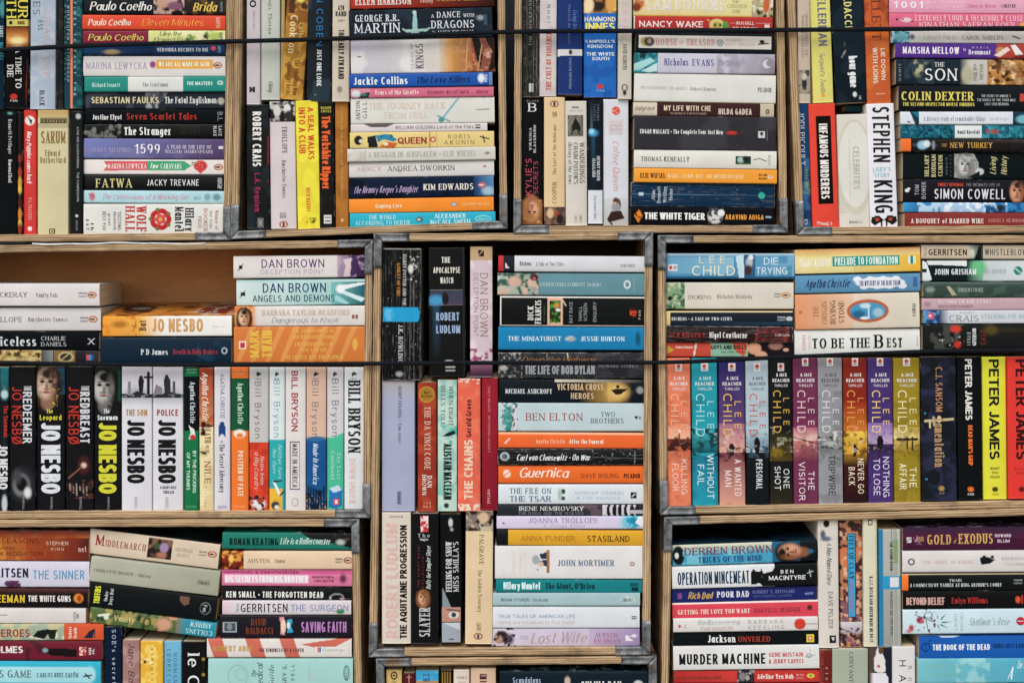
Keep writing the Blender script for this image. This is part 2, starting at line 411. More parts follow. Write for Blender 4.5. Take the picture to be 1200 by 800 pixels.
def text_quads(s, length, height, style):
    """-> list of (quad of 4 (x,y), level); x in 0..length, y in 0..height (capitals)"""
    thick, thin, serif, slant, gap = STY[style]
    s = ''.join(c if (c in G or c == ' ') else c.upper() if c.upper() in G else ' ' for c in s)
    R = length / height
    vis = [c for c in s if c != ' ']
    nsp = s.count(' ')
    if not vis: return []
    gw = sum(G[c][0] for c in vis)
    nat = gw + nsp * .28
    kk_ = {'K': 2.0, 'S': 2.4, 's': 3.3, 'F': 2.9, 'f': 3.3, 'm': 2.6, 'h': 3.2}.get(style, 3.4)
    g0, s0, n0, t0 = gap / thick, serif / thick, thin / thick, thick
    nv = len(vis)
    fixed = nv * thick + (len(s) - 1) * gap + 2 * serif * .6 + slant
    ws = (R - fixed) / nat
    if ws < kk_ * thick:
        thick = max(.03, (R - slant * .8) / (nv + (len(s) - 1) * g0 * .8 + 1.2 * s0 + kk_ * nat))
        gap = thick * g0 * .8; serif = thick * s0; thin = thick * min(1, n0 * 1.15)
        ws = (R - nv * thick - (len(s) - 1) * gap - 1.2 * serif - slant * .8) / nat
    ws = max(ws, .12)
    extra = 0
    if ws > 1.15 and len(s) > 1:
        extra = (ws - 1.15) * nat / (len(s) - 1); ws = 1.15
    seg = 2 if height < 4.5 else (3 if height < 10 else 5)
    hw = thin / 2
    Q = []
    x0 = serif * .6
    hand = style in 'iI'
    jr = random.Random(len(s) * 31 + ord(s[0]))
    for ci, ch in enumerate(s):
        jy = jr.uniform(-.045, .045) if hand else (jr.uniform(-.03, .03) if style == 'h' else 0)
        js = jr.uniform(.92, 1.1) if hand else 1
        jw = jr.uniform(.92, 1.08) if style in 'iIh' else 1
        if ch == ' ':
            x0 += .28 * ws + gap + extra
            continue
        gwid = G[ch][0]
        paths = parse_paths(ch, seg)
        ends = []
        for pts, _, _ in paths:
            ends += [pts[0], pts[-1]]
        def touching(e):
            return sum(1 for q in ends if abs(q[0] - e[0]) + abs(q[1] - e[1]) < .02) > 1
        def mp(p):
            return (x0 + thick / 2 + p[0] * ws * jw, hw + jy + p[1] * js * (1 - 2 * hw))
        for k, (pts, l0, l1) in enumerate(paths):
            P = [mp(p) for p in pts]
            lev = (k + 5 * (ci % 2))
            n = len(P)
            if n == 2:
                (ax, ay), (bx, by) = P
                dx, dy = bx - ax, by - ay
                ln = math.hypot(dx, dy) or 1e-6
                if abs(dy) > .45 * ln:            # steep: horizontal cut ends
                    if ay > by: (ax, ay), (bx, by) = (bx, by), (ax, ay); pts = [pts[1], pts[0]]
                    wdt = (thin + (thick - thin) * abs(dy) / ln) / 2 / max(.55, abs(dy) / ln)
                    if ch in 'NVvWwAMXxy' and style in 'fFim':
                        if (bx - ax) > .02 and ch != 'N' and ch != 'X' and ch != 'x': wdt *= .5   # thin up-strokes
                    if ch in 'NM' and style in 'fF' and abs(bx - ax) < .01: wdt *= .62
                    ax_, bx_ = ax, bx
                    sl = (bx - ax) / (by - ay)
                    ya = ay - hw; yb = by + hw
                    xa = ax - sl * hw; xb = bx + sl * hw
                    Q.append(([(xa - wdt, ya), (xa + wdt, ya), (xb + wdt, yb), (xb - wdt, yb)], lev))
                    if serif:
                        for (ex, ey, e, up) in ((xa, ya, pts[0], True), (xb, yb, pts[1], False)):
                            if touching(e) and not (ch in 'NMBDEFPRLbdhkmnpqrTI' and abs(bx - ax) < .01 and (up or ch not in 'NM')): continue
                            if ch in 'NMW' and abs(bx - ax) > .02 and not up and False: continue
                            sa = wdt + serif; sb = wdt + serif
                            if not up and ch in 'bdhkmnprujil': sb = wdt
                            if up and ch in 'adu': sa = wdt
                            y1 = ey + thin * .9 if up else ey - thin * .9
                            Q.append(([(ex - sa, ey), (ex + sb, ey), (ex + sb, y1), (ex - sa, y1)], lev + .5))
                else:
                    h = (thin if abs(dy) < .2 * ln else (thin + (thick - thin) * abs(dy) / ln)) / 2
                    nx, ny = -dy / ln * h, dx / ln * h
                    xt = thick * .42
                    if not touching(pts[0]) and not (ch in 'EFHAefLDBPRt&G' and pts[0][0] < .16) : ax -= dx / ln * xt; ay -= dy / ln * xt
                    if not touching(pts[1]) and ch not in 'HAG': bx += dx / ln * xt; by += dy / ln * xt
                    Q.append(([(ax + nx, ay + ny), (ax - nx, ay - ny), (bx - nx, by - ny), (bx + nx, by + ny)], lev))
                    if serif and abs(dy) < .05 and ch in 'EFLTZzS':
                        for (ex, ey), e in zip(P, pts):
                            if touching(e): continue
                            if ch in 'EF' and e[0] < .02: continue
                            t = .15 if abs(e[1] - .5) > .1 else .09
                            lo, hi = (ey - t - hw, ey + hw) if e[1] > .6 else ((ey - hw, ey + t + hw) if e[1] < .4 else (ey - t, ey + t))
                            hwid = thin * .55
                            Q.append(([(ex - hwid, lo), (ex + hwid, lo), (ex + hwid, hi), (ex - hwid, hi)], lev + .5))
                continue
            # smooth path: mitred ribbon
            closed = math.hypot(P[0][0] - P[-1][0], P[0][1] - P[-1][1]) < 1e-4
            if l0 and abs(P[1][0] - P[0][0]) < 1e-4:
                P[0] = (P[0][0], P[0][1] + (hw if P[0][1] > P[1][1] else -hw))
            if l1 and abs(P[-1][0] - P[-2][0]) < 1e-4:
                P[-1] = (P[-1][0], P[-1][1] + (hw if P[-1][1] > P[-2][1] else -hw))
            Lf, Rt = [], []
            for i in range(n):
                if closed:
                    a = P[(i - 1) % (n - 1)] if i > 0 else P[n - 2]
                    b = P[(i + 1) % (n - 1)] if i < n - 1 else P[1]
                else:
                    a = P[max(0, i - 1)]; b = P[min(n - 1, i + 1)]
                dx, dy = b[0] - a[0], b[1] - a[1]; ln = math.hypot(dx, dy) or 1e-6
                dx /= ln; dy /= ln
                h = (thin + (thick - thin) * abs(dy)) / 2
                Lf.append((P[i][0] - dy * h, P[i][1] + dx * h)); Rt.append((P[i][0] + dy * h, P[i][1] - dx * h))
            for i in range(n - 1):
                Q.append(([Rt[i], Rt[i + 1], Lf[i + 1], Lf[i]], lev))
            if serif and l0 and len(P) > 2 and abs(P[1][0] - P[0][0]) < 1e-4 and not touching(pts[0]) and ch in 'Uuhnmr':
                ex, ey = P[0]; y1 = ey - thin * .9 if ey > .4 else ey + thin * .9
                Q.append(([(ex - thick / 2 - serif, ey), (ex + thick / 2 + (serif if ch == 'U' else 0), ey), (ex + thick / 2 + (serif if ch == 'U' else 0), y1), (ex - thick / 2 - serif, y1)], lev + .5))
            if serif and l1 and abs(P[-1][0] - P[-2][0]) < 1e-4 and not touching(pts[-1]) and ch in 'Uhnm':
                ex, ey = P[-1]; y1 = ey - thin * .9 if ey > .4 else ey + thin * .9
                Q.append(([(ex - thick / 2 - serif, ey), (ex + thick / 2 + serif, ey), (ex + thick / 2 + serif, y1), (ex - thick / 2 - serif, y1)], lev + .5))
        x0 += gwid * ws + thick + gap + extra
    out = []
    for q, lev in Q:
        out.append(([((x + slant * y) * height, y * height) for x, y in q], lev))
    return out

# ---------------- what is printed on a spine ----------------
# positions: u runs along the spine in photograph pixels (x of a lying book, y of a standing one), v across it 0..1
def R(u0, u1, c, v0=0, v1=1): return ('r', u0, u1, v0, v1, c)
def Gd(u0, u1, c0, c1, v0=0, v1=1, ax='u'): return ('g', u0, u1, v0, v1, c0, c1, ax)
def E(u, v, ru, rv, c, soft=.2): return ('e', u, v, ru, rv, c, soft)
def N(u0, u1, c, scale=4, thr=.5, v0=0, v1=1, st=1): return ('n', u0, u1, v0, v1, c, scale, thr, st)
def Ln(u0, v0, u1, v1, wd, c): return ('l', u0, v0, u1, v1, wd, c)
def Po(c, *p): return ('p', c, p)
def T(s, u0, u1, v0, v1, c, st='S', r=None): return ('t', s, u0, u1, v0, v1, c, st, r)
def P(u, v, r, sp, up, skin, hair, dark, longhair=False):
    """small portrait print: (u, v) centre, r face height/2 px, sp spine thickness px, up = crown direction 'L' 'R' (along -u, +u) or 'T' 'B'"""
    ax = {'L': (-1, 0, 0, 1), 'R': (1, 0, 0, -1), 'T': (0, -1, 1, 0), 'B': (0, 1, -1, 0)}[up]
    out = []
    def e(a, b, ra, rb, c, soft):      # a towards the crown, b sideways
        du = a * ax[0] + b * ax[2]; dv = a * ax[1] + b * ax[3]
        ru, rv = (ra, rb) if up in 'LR' else (rb, ra)
        out.append(E(u + du * r, v + dv * r / sp, ru * r, rv * r, c, soft))
    if longhair: e(-.25, 0, 1.35, 1.0, hair, .35)
    e(.3, 0, .95, .82, hair, .3); e(.1, .12, 1.0, .8, hair, .35)
    e(-1.15, .05, .6, .42, dark, .5)
    e(-.05, -.02, .95, .66, dark, .3); e(-.05, -.1, .88, .56, skin, .6)
    e(.62, .25, .35, .6, hair, .5); e(-.1, .42, .7, .22, dark, 1.3)
    for b in (-.28, .25):
        e(.12, b, .10, .17, '#2c1e1a', .7); e(.3, b, .06, .22, dark, .9)
    e(-.2, .02, .3, .10, dark, 1.2); e(-.38, .0, .07, .2, dark, .8)
    e(-.58, -.02, .08, .26, '#9a5248', .8)
    return out
def penguin_oval(u, v=.5, c='#c07048'):
    return [E(u, v, 5.4, 3.8, c, .12), E(u, v, 3.8, 2.5, '#e0cdb8', .12), E(u - .5, v, 2.9, 1.1, '#3a2a24', .3)]
def penguin_up(u, v=.5, c='#c07048'):
    return [E(u, v, 3.8, 5.2, c, .12, ) , E(u, v, 2.5, 3.6, '#e0cdb8', .12), E(u, v, 2.4, 1.4, '#3a2a24', .3)]

def bbox_of(op, short):
    k = op[0]
    if k in 'rgn': return op[1], op[2], op[3] * short, op[4] * short
    if k == 'e': return op[1] - op[3] * 1.15, op[1] + op[3] * 1.15, op[2] * short - op[4] * 1.15, op[2] * short + op[4] * 1.15
    if k == 'l':
        return min(op[1], op[3]) - op[5], max(op[1], op[3]) + op[5], min(op[2], op[4]) * short - op[5], max(op[2], op[4]) * short + op[5]
    if k == 'p':
        us = [a for a, b in op[2]]; vs = [b * short for a, b in op[2]]
        return min(us), max(us), min(vs), max(vs)

def paint(ops, U, V, short, base, seed):
    C = np.empty((len(U), 3)); C[:] = alb(base)
    for i, op in enumerate(ops):
        k = op[0]
        if k == 't': continue
        if k in 'rgn':
            m = (U >= op[1]) & (U <= op[2]) & (V >= op[3] * short) & (V <= op[4] * short)
            if k == 'r': C[m] = alb(op[5])
            elif k == 'g':
                if op[7] == 'u': t = (U - op[1]) / max(1e-6, op[2] - op[1])
                else: t = (V - op[3] * short) / max(1e-6, (op[4] - op[3]) * short)
                t = np.clip(t, 0, 1)[:, None]
                C[m] = ink(lin(op[5]) * (1 - t) + lin(op[6]) * t)[m]
            else:
                f = fbm(U / op[6], V / op[6], seed + i * 31)
                a = (np.clip((f - op[7]) * 9, 0, 1) * op[8])[:, None] * m[:, None]
                C = C * (1 - a) + alb(op[5]) * a
        elif k == 'e':
            d = np.sqrt(((U - op[1]) / op[3]) ** 2 + ((V - op[2] * short) / op[4]) ** 2)
            a = np.clip((1 - d) / max(op[6], .01) + .5, 0, 1)[:, None]
            C = C * (1 - a) + alb(op[5]) * a
        elif k == 'l':
            ax, ay, bx, by = op[1], op[2] * short, op[3], op[4] * short
            dx, dy = bx - ax, by - ay; L2 = dx * dx + dy * dy or 1e-6
            t = np.clip(((U - ax) * dx + (V - ay) * dy) / L2, 0, 1)
            d = np.hypot(U - ax - t * dx, V - ay - t * dy)
            a = np.clip((op[5] / 2 - d) / .5 + .5, 0, 1)[:, None]
            C = C * (1 - a) + alb(op[6]) * a
        elif k == 'p':
            pts = [(a, b * short) for a, b in op[2]]
            ins = np.zeros(len(U), bool)
            j = len(pts) - 1
            for q in range(len(pts)):
                xi, yi = pts[q]; xj, yj = pts[j]
                c = ((yi > V) != (yj > V)) & (U < (xj - xi) * (V - yi) / ((yj - yi) or 1e-9) + xi)
                ins ^= c; j = q
            C[ins] = alb(op[1])
    return C

# ---------------- a book ----------------
BOOKS = []
def flat_ops(ops):
    out = []
    for o in ops:
        if isinstance(o, list): out += o
        else: out.append(o)
    return out

def book(kind, x0, y0, x1, y1, tilt, base, label, *ops, wear=.42, d0=None, deep=None, hard=False, gloss=None, pitch=0, group=None, bulge=None, top=None):
    idx = len(BOOKS)
    rng = random.Random(idx * 7 + 3)
    if d0 is None: d0 = rng.uniform(3, 8)
    d0 /= 1000
    lying = kind == 'H'
    W, Hh = (x1 - x0), (y1 - y0)
    long_px, short_px = (W, Hh) if lying else (Hh, W)
    kk = (1 + d0 / D) / 1000
    L, Tn = long_px * kk, short_px * kk
    if deep is None: deep = rng.uniform(106, 118) if long_px < 190 else rng.uniform(118, 130)
    deep /= 1000
    th = math.atan2(tilt, W) if lying else -math.atan2(tilt, Hh)
    cpx, cpy = (x0 + x1) / 2, (y0 + y1) / 2
    ca, sa = math.cos(th), math.sin(th)
    C0 = pt(cpx, cpy, d0)
    yaw = math.radians(rng.uniform(-.25, .25))
    cyaw, syaw = math.cos(yaw), math.sin(yaw)
    cp, sp = math.cos(math.radians(pitch)), math.sin(math.radians(pitch))
    def F(a, b, dep):
        """a, b metres from the book's top-left corner; dep metres behind the spine front -> world"""
        a = a - W * kk / 2; b = b - Hh * kk / 2
        X = a * ca - b * sa; Z = -(a * sa + b * ca); Y = dep
        if pitch:
            Y, Z = Y * cp - Z * sp * 0, Z + Y * sp
        X, Y = X * cyaw - Y * syaw, X * syaw + Y * cyaw
        return (C0.x + X, C0.y + Y, C0.z + Z)
    base_pt = Vector(F(W * kk / 2, Hh * kk, deep / 2))
    root = bpy.data.objects.new('hardback_book' if hard else 'paperback_book', None)
    COL.objects.link(root); root.location = base_pt
    root.empty_display_size = .02
    root['label'] = label; root['category'] = 'book'
    root['group'] = group or GROUP
    ops = flat_ops(ops)
    prints = [o for o in ops if o[0] != 't']
    texts = [o for o in ops if o[0] == 't']
    bul = (bulge if bulge is not None else (rng.uniform(.5, 1.0) if Tn > .018 else rng.uniform(.25, .55))) / 1000
    if hard: bul = max(bul, .0022)
    rr = min(.0011, Tn * .12)
    # grid lines along the spine
    u_off = x0 if lying else y0
    ls = {0, long_px, 1.6, long_px - 1.6}; cs = set()
    for o in prints:
        u0, u1, v0, v1 = bbox_of(o, short_px)
        u0 -= u_off; u1 -= u_off
        u0 = max(0, u0); u1 = min(long_px, u1); v0 = max(0, v0); v1 = min(short_px, v1)
        if u1 <= u0: continue
        ls.add(u0); ls.add(u1)
        if 1.4 < v0 < short_px - 1.4: cs.add(v0)
        if 1.4 < v1 < short_px - 1.4: cs.add(v1)
        if o[0] != 'r':
            step = 1.1 if o[0] != 'g' else 6.0
            k = max(1, int((u1 - u0) / step))
            if not (o[0] == 'g' and o[7] == 'v'):
                for i in range(1, k): ls.add(u0 + (u1 - u0) * i / k)
            k = max(1, int((v1 - v0) / (1.1 if o[0] != 'g' else 3.0)))
            if not (o[0] == 'g' and o[7] == 'u'):
                for i in range(1, k): cs.add(v0 + (v1 - v0) * i / k)
    def thin_out(s, gapmin, keep=()):
        s = sorted(s); out = [s[0]]
        for x in s[1:]:
            if x - out[-1] > gapmin: out.append(x)
        return out
    ls = thin_out(ls, .28)
    ls[-1] = long_px
    rr_px = rr * 1000
    for i in range(1, 5): cs.add(short_px * i / 5)
    cs = [c for c in thin_out(cs, .28) if rr_px + .2 < c < short_px - rr_px - .2]
    def prof(c):      # depth of the spine surface (m) at c px across
        t = 2 * c / short_px - 1
        return bul * t * t * (1 if abs(t) < 1 else 1)
    sec = [(0, deep)]
    for i in range(0, 4):
        a = math.radians(i * 30)
        sec.append((rr_px * (1 - math.cos(a)), prof(0) + rr * (1 - math.sin(a)) ))
    sec_spine = [(c, prof(c)) for c in cs]
    right = [(short_px - c, d) for c, d in reversed(sec)]
    sec = sec + sec_spine + right
    nsec = len(sec)
    def place(s_px, c_px, dep):
        if lying: return F(s_px * kk, c_px * kk, dep)
        return F(c_px * kk, s_px * kk, dep)
    nl = len(ls)
    loc = np.array(base_pt)
    V = []
    for (c, d) in sec:
        for s in ls: V.append(place(s, c, d))
    card = .0024 if hard else .00045
    # inner skin: offset section
    inner = []
    for i, (c, d) in enumerate(sec):
        ci = min(max(c, card * 1000), short_px - card * 1000)
        di = d + (card if 0 < i < nsec - 1 else 0)
        if i in (0, nsec - 1): ci = card * 1000 if i == 0 else short_px - card * 1000
        inner.append((ci, di))
    ni0 = len(V)
    for (c, d) in inner:
        for s in (0, long_px): V.append(place(s, c, d))
    F_, cu, cv, uvq, eg = [], [], [], [], []
    def addf(ids, sc):
        # keep outward winding irrelevant; colours sampled at corners pulled to the middle
        F_.append(ids)
        ms = sum(a for a, b in sc) / len(sc); mc = sum(b for a, b in sc) / len(sc)
        for (s, c) in sc:
            ss = s + (ms - s) * .02; cc = c + (mc - c) * .02
            cu.append(ss + u_off); cv.append(cc)
            uvq.append((s / 1000, c / 1000))
            eg.append(min(c, short_px - c, s, long_px - s))
    for i in range(nsec - 1):
        ca_, cb_ = sec[i][0], sec[i + 1][0]
        for j in range(nl - 1):
            a = i * nl + j
            ids = (a, a + 1, a + nl + 1, a + nl)
            addf(ids, [(ls[j], ca_), (ls[j + 1], ca_), (ls[j + 1], cb_), (ls[j], cb_)])
    for i in range(nsec - 1):
        a = ni0 + i * 2
        addf((a, a + 2, a + 3, a + 1), [(0, sec[i][0]), (0, sec[i + 1][0]), (long_px, sec[i + 1][0]), (long_px, sec[i][0])])
        for e, (jo, ji, s) in enumerate(((0, 0, 0), (nl - 1, 1, long_px))):
            o1, o2 = i * nl + jo, (i + 1) * nl + jo
            i1, i2 = ni0 + i * 2 + ji, ni0 + (i + 1) * 2 + ji
            addf((o1, o2, i2, i1), [(s, sec[i][0]), (s, sec[i + 1][0]), (s, sec[i + 1][0]), (s, sec[i][0])])
    for i in (0, nsec - 1):
        for j in range(1):
            addf((i * nl, i * nl + nl - 1, ni0 + i * 2 + 1, ni0 + i * 2), [(0, sec[i][0]), (long_px, sec[i][0]), (long_px, sec[i][0]), (0, sec[i][0])])
    cols = paint(prints, np.array(cu), np.array(cv), short_px, base, idx * 5 + 1)
    Vn = np.array(V) - loc
    gl_ = gloss if gloss is not None else rng.random() < .6
    cov = mesh_obj('cover', Vn, F_, M_GLOSS if gl_ else M_MATT, root, cols, uvq, eg, smooth=False)
    sm = np.zeros(len(F_), bool); sm[:(nsec - 1) * (nl - 1)] = True
    cov.data.polygons.foreach_set('use_smooth', sm)
    cov['wear'] = float(wear)
    # page block
    ins = 3.0 if hard else .35
    c0, c1 = card * 1000 + .15, short_px - card * 1000 - .15
    d1, d2 = bul + .0012, deep - (.003 if hard else .0006)
    PV = []
    for s in (ins, long_px - ins):
        for (c, d) in ((c0, d1), (c1, d1), (c1, d2), ((c0 + c1) / 2, d2 - .0008), (c0, d2)):
            PV.append(place(s, c, d))
    PF = [(0, 1, 2, 3, 4), (9, 8, 7, 6, 5)] + [(i, i + 5, (i + 1) % 5 + 5, (i + 1) % 5) for i in range(5)]
    mesh_obj('page_block', np.array(PV) - loc, PF, M_PAGES_FLAT if lying else M_PAGES_UP, root)
    if top:                            # the picture printed on the upper cover board
        nu, nv = int(long_px / 1.5), 40
        TV, TF, su, sv = [], [], [], []
        for j in range(nv + 1):
            dd = prof(0) + rr + .0003 + (deep - prof(0) - rr - .0006) * j / nv
            for i in range(nu + 1): TV.append(place(.3 + (long_px - .6) * i / nu, -.12, dd))
        for j in range(nv):
            for i in range(nu):
                a = j * (nu + 1) + i
                TF.append((a, a + 1, a + nu + 2, a + nu + 1))
                for (q, r_) in ((i, j), (i + 1, j), (i + 1, j + 1), (i, j + 1)): su.append(u_off + long_px * q / nu); sv.append(100 * r_ / nv)
        tcol = paint(flat_ops(top[1:]), np.array(su, float), np.array(sv, float), 100, top[0], idx)
        uvq2 = np.stack([np.array(su) / 1000, np.array(sv) / 1000], 1)
        tp = mesh_obj('cover_picture', np.array(TV) - loc, TF, M_GLOSS, root, tcol, uvq2, np.full(len(su), 9.0))
        tp['wear'] = .3
    # lettering
    for (_, s, u0, u1, v0, v1, colr, st, r) in texts:
        if r is None: r = 'n' if lying else 'd'
        if lying: a0, a1, b0, b1 = u0 - x0, u1 - x0, v0 * Hh, v1 * Hh
        else: a0, a1, b0, b1 = v0 * W, v1 * W, u0 - y0, u1 - y0
        if r in 'nx': ln, ht = a1 - a0, b1 - b0
        else: ln, ht = b1 - b0, a1 - a0
        Q = text_quads(s, ln, ht, st)
        TV, TF = [], []
        sub = []
        lim = max(short_px / 9, .9)
        for q, lev in Q:
            e1 = math.hypot(q[1][0] - q[2][0], q[1][1] - q[2][1]); e0 = math.hypot(q[0][0] - q[1][0], q[0][1] - q[1][1])
            if max(e0, e1) <= lim: sub.append((q, lev)); continue
            if e1 < e0: q = [q[1], q[2], q[3], q[0]]; e1 = e0
            k = int(math.ceil(e1 / lim))
            p0, p1, p2, p3 = [np.array(v) for v in q]
            for i in range(k):
                a_, b_ = i / k, (i + 1) / k
                sub.append(([p0 + (p3 - p0) * a_, p1 + (p2 - p1) * a_, p1 + (p2 - p1) * b_, p0 + (p3 - p0) * b_], lev))
        for q, lev in sub:
            poly = []
            for (x, y) in q:
                if r == 'n': a, b = a0 + x, b1 - y
                elif r == 'd': a, b = a0 + y, b0 + x
                elif r == 'u': a, b = a1 - y, b1 - x
                else: a, b = a1 - x, b0 + y
                if not (.4 < a < W - .4 and .4 < b < Hh - .4):
                    a = min(max(a, .4), W - .4); b = min(max(b, .4), Hh - .4)
                c = b if lying else a
                poly.append(F(a * kk, b * kk, prof(c) - .00013 - lev * .000012))
            k = len(TV); TV += poly
            TF.append((k, k + 1, k + 2, k + 3))
        if not TF: continue
        arr = np.array(TV) - loc
        n_l = len(TF) * 4
        cc = np.tile(alb(colr), (n_l, 1))
        mesh_obj('lettering', arr, TF, M_INK, root, cc)
    BOOKS.append(root)
    return root

# ---------------- crates ----------------
def ring(quad, t):
    """inner corners of a quad (TL,TR,BR,BL in px) at thickness t px"""
    TL, TR, BR, BL = [np.array(q, float) for q in quad]
    def off(p, a, b):
        ea = (a - p) / np.linalg.norm(a - p); eb = (b - p) / np.linalg.norm(b - p)
        return p + (ea + eb) * t
    return [off(TL, TR, BL), off(TR, TL, BR), off(BR, BL, TR), off(BL, TL, BR)]

def prism_board(name, o0, o1, i0, i1, depth, parent, loc, mat, seed, front=0.0):
    """board whose front edge runs from (o0,i0) to (o1,i1) in px; outer and inner edge lines; slightly uneven"""
    rng = random.Random(seed)
    o0, o1, i0, i1 = [np.array(v, float) for v in (o0, o1, i0, i1)]
    L = np.linalg.norm(o1 - o0); k = max(4, int(L / 9))
    V, F_, UV = [], [], []
    wob = [rng.uniform(-.25, .25) for _ in range(k + 1)]; wob2 = [rng.uniform(-.25, .25) for _ in range(k + 1)]; wd = [rng.uniform(-.3, .3) for _ in range(k + 1)]
    for j in range(k + 1):
        t = j / k
        o = o0 + (o1 - o0) * t; i_ = i0 + (i1 - i0) * t
        n = (i_ - o); n = n / np.linalg.norm(n)
        o = o + n * wob[j]; i_ = i_ + n * wob2[j]
        th = np.linalg.norm(i_ - o)
        for (f, d) in ((0, depth), (0, .0009), (.09, .0), (.5, -.0002), (.91, .0), (1, .0009), (1, depth)):
            p = o + (i_ - o) * f
            q = pt(p[0], p[1], 0)
            V.append((q.x - loc.x, front + d + wd[j] / 3000 - loc.y, q.z - loc.z))
    vs = [2.2, 0, .08, .5, .92, 1, 3.2]
    for j in range(k):
        for m in range(6):
            a = j * 7 + m
            F_.append((a, a + 1, a + 8, a + 7))
            l0, l1 = L * j / k / 1000, L * (j + 1) / k / 1000
            UV += [(l0, vs[m]), (l0, vs[m + 1]), (l1, vs[m + 1]), (l1, vs[m])]
        a = j * 7
        F_.append((a, a + 7, a + 13, a + 6)); UV += [(0, 0), (.01, 0), (.01, 1), (0, 1)]
    F_.append((6, 5, 4, 3, 2, 1, 0)); UV += [(0, .1)] * 7
    b = k * 7
    F_.append(tuple(b + q for q in range(7))); UV += [(0, .1)] * 7
    return mesh_obj(name, V, F_, mat, parent, uvs=UV)

def bracket(corner, along_a, along_b, in_a, in_b, t, la, lb, parent, loc, seed):
    """sheet-steel corner piece wrapped over the two board edges that meet at `corner` (px)"""
    rng = random.Random(seed)
    V, F_ = [], []
    c = np.array(corner, float); da = np.array(along_a, float); db = np.array(along_b, float)
    da /= np.linalg.norm(da); db /= np.linalg.norm(db)
    sec = [(-.25, .024), (-.3, -.0002), (0, -.0012), (.8, -.0016), (1.8, -.0009), (t * .5, -.0006), (t - 1.8, -.0009), (t - .8, -.0016), (t, -.0012), (t + .3, -.0002), (t + .25, .009)]
    for (d1, d2, ln) in ((da, db, la), (db, da, lb)):
        k0 = len(V); k = 8
        for j in range(k + 1):
            for (h, dep) in sec:
                s0 = h                   # mitre: start on the diagonal
                s = s0 + (ln - s0) * j / k
                jit = rng.uniform(-.12, .12) if 0 < j else 0
                p = c + d1 * s + d2 * (h + jit)
                q = pt(p[0], p[1], 0)
                V.append((q.x - loc.x, dep + rng.uniform(-.00015, .00015) - loc.y, q.z - loc.z))
        m = len(sec)
        for j in range(k):
            for i in range(m - 1):
                a = k0 + j * m + i
                F_.append((a, a + 1, a + m + 1, a + m))
    o = mesh_obj('corner_bracket', V, F_, M_METAL, parent, smooth=True)
    sol = o.modifiers.new('sheet', 'SOLIDIFY'); sol.thickness = .0006; sol.offset = 0
    return o

CR = {}
def crate(key, TL, TR, BR, BL, label, brackets, t=8.5, depth=.150, back=True, la=41, lb=40):
    global GROUP
    inn = ring((TL, TR, BR, BL), t)
    mid = pt((BL[0] + BR[0]) / 2, (BL[1] + BR[1]) / 2, depth / 2)
    root = bpy.data.objects.new('wooden_crate', None); COL.objects.link(root); root.location = mid
    root['label'] = label; root['category'] = 'crate'; root['group'] = 'plywood crates stacked as bookshelves'
    TL, TR, BR, BL = [np.array(q, float) for q in (TL, TR, BR, BL)]
    sd = int(abs(TL[0] + TL[1] * 3)) + 5
    def cut(p, q, r): return p
    # top and bottom boards run the full width, side boards butt between them
    def onto(a, b, x=None, y=None):
        a = np.array(a, float); b = np.array(b, float)
        if x is not None: f = (x - a[0]) / (b[0] - a[0])
        else: f = (y - a[1]) / (b[1] - a[1])
        return a + (b - a) * f
    iTL, iTR, iBR, iBL = inn
    prism_board('top_board', TL, TR, (onto(iTL, iTR, x=TL[0] + .01)), (onto(iTL, iTR, x=TR[0] - .01)), depth, root, mid, M_PLY, sd)
    prism_board('bottom_board', BL, BR, (onto(iBL, iBR, x=BL[0] + .01)), (onto(iBL, iBR, x=BR[0] - .01)), depth, root, mid, M_PLY, sd + 1)
    e = .25
    yt = iTL[1] + e; yb = iBL[1] - e
    prism_board('side_board', onto(TL, BL, y=yt), onto(TL, BL, y=yb), onto(iTL, iBL, y=yt), onto(iTL, iBL, y=yb), depth, root, mid, M_PLY, sd + 2, .0006)
    yt = iTR[1] + e; yb = iBR[1] - e
    prism_board('side_board', onto(TR, BR, y=yt), onto(TR, BR, y=yb), onto(iTR, iBR, y=yt), onto(iTR, iBR, y=yb), depth, root, mid, M_PLY, sd + 3, .0006)
    if back:
        pv, uv = [], []
        for dd in (depth + .0005, depth + .0045):
            for q in (TL, TR, BR, BL):
                p = pt(q[0], q[1], 0); pv.append((p.x - mid.x, dd - mid.y, p.z - mid.z))
        fs = [(3, 2, 1, 0), (4, 5, 6, 7), (0, 1, 5, 4), (1, 2, 6, 5), (2, 3, 7, 6), (3, 0, 4, 7)]
        for f in fs:
            for i in f: uv.append((pv[i][0], pv[i][2] * 14))
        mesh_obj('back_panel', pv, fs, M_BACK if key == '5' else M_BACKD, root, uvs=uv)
    cn = {'TL': (TL, TR - TL, BL - TL), 'TR': (TR, TL - TR, BR - TR), 'BR': (BR, BL - BR, TR - BR), 'BL': (BL, BR - BL, TL - BL)}
    for b in brackets:
        c, a, bb = cn[b]
        bracket(c, a, bb, None, None, t, la, lb, root, mid, sd + hash(b) % 7 if False else sd + len(b) + ord(b[0]) + ord(b[1]))
    return root
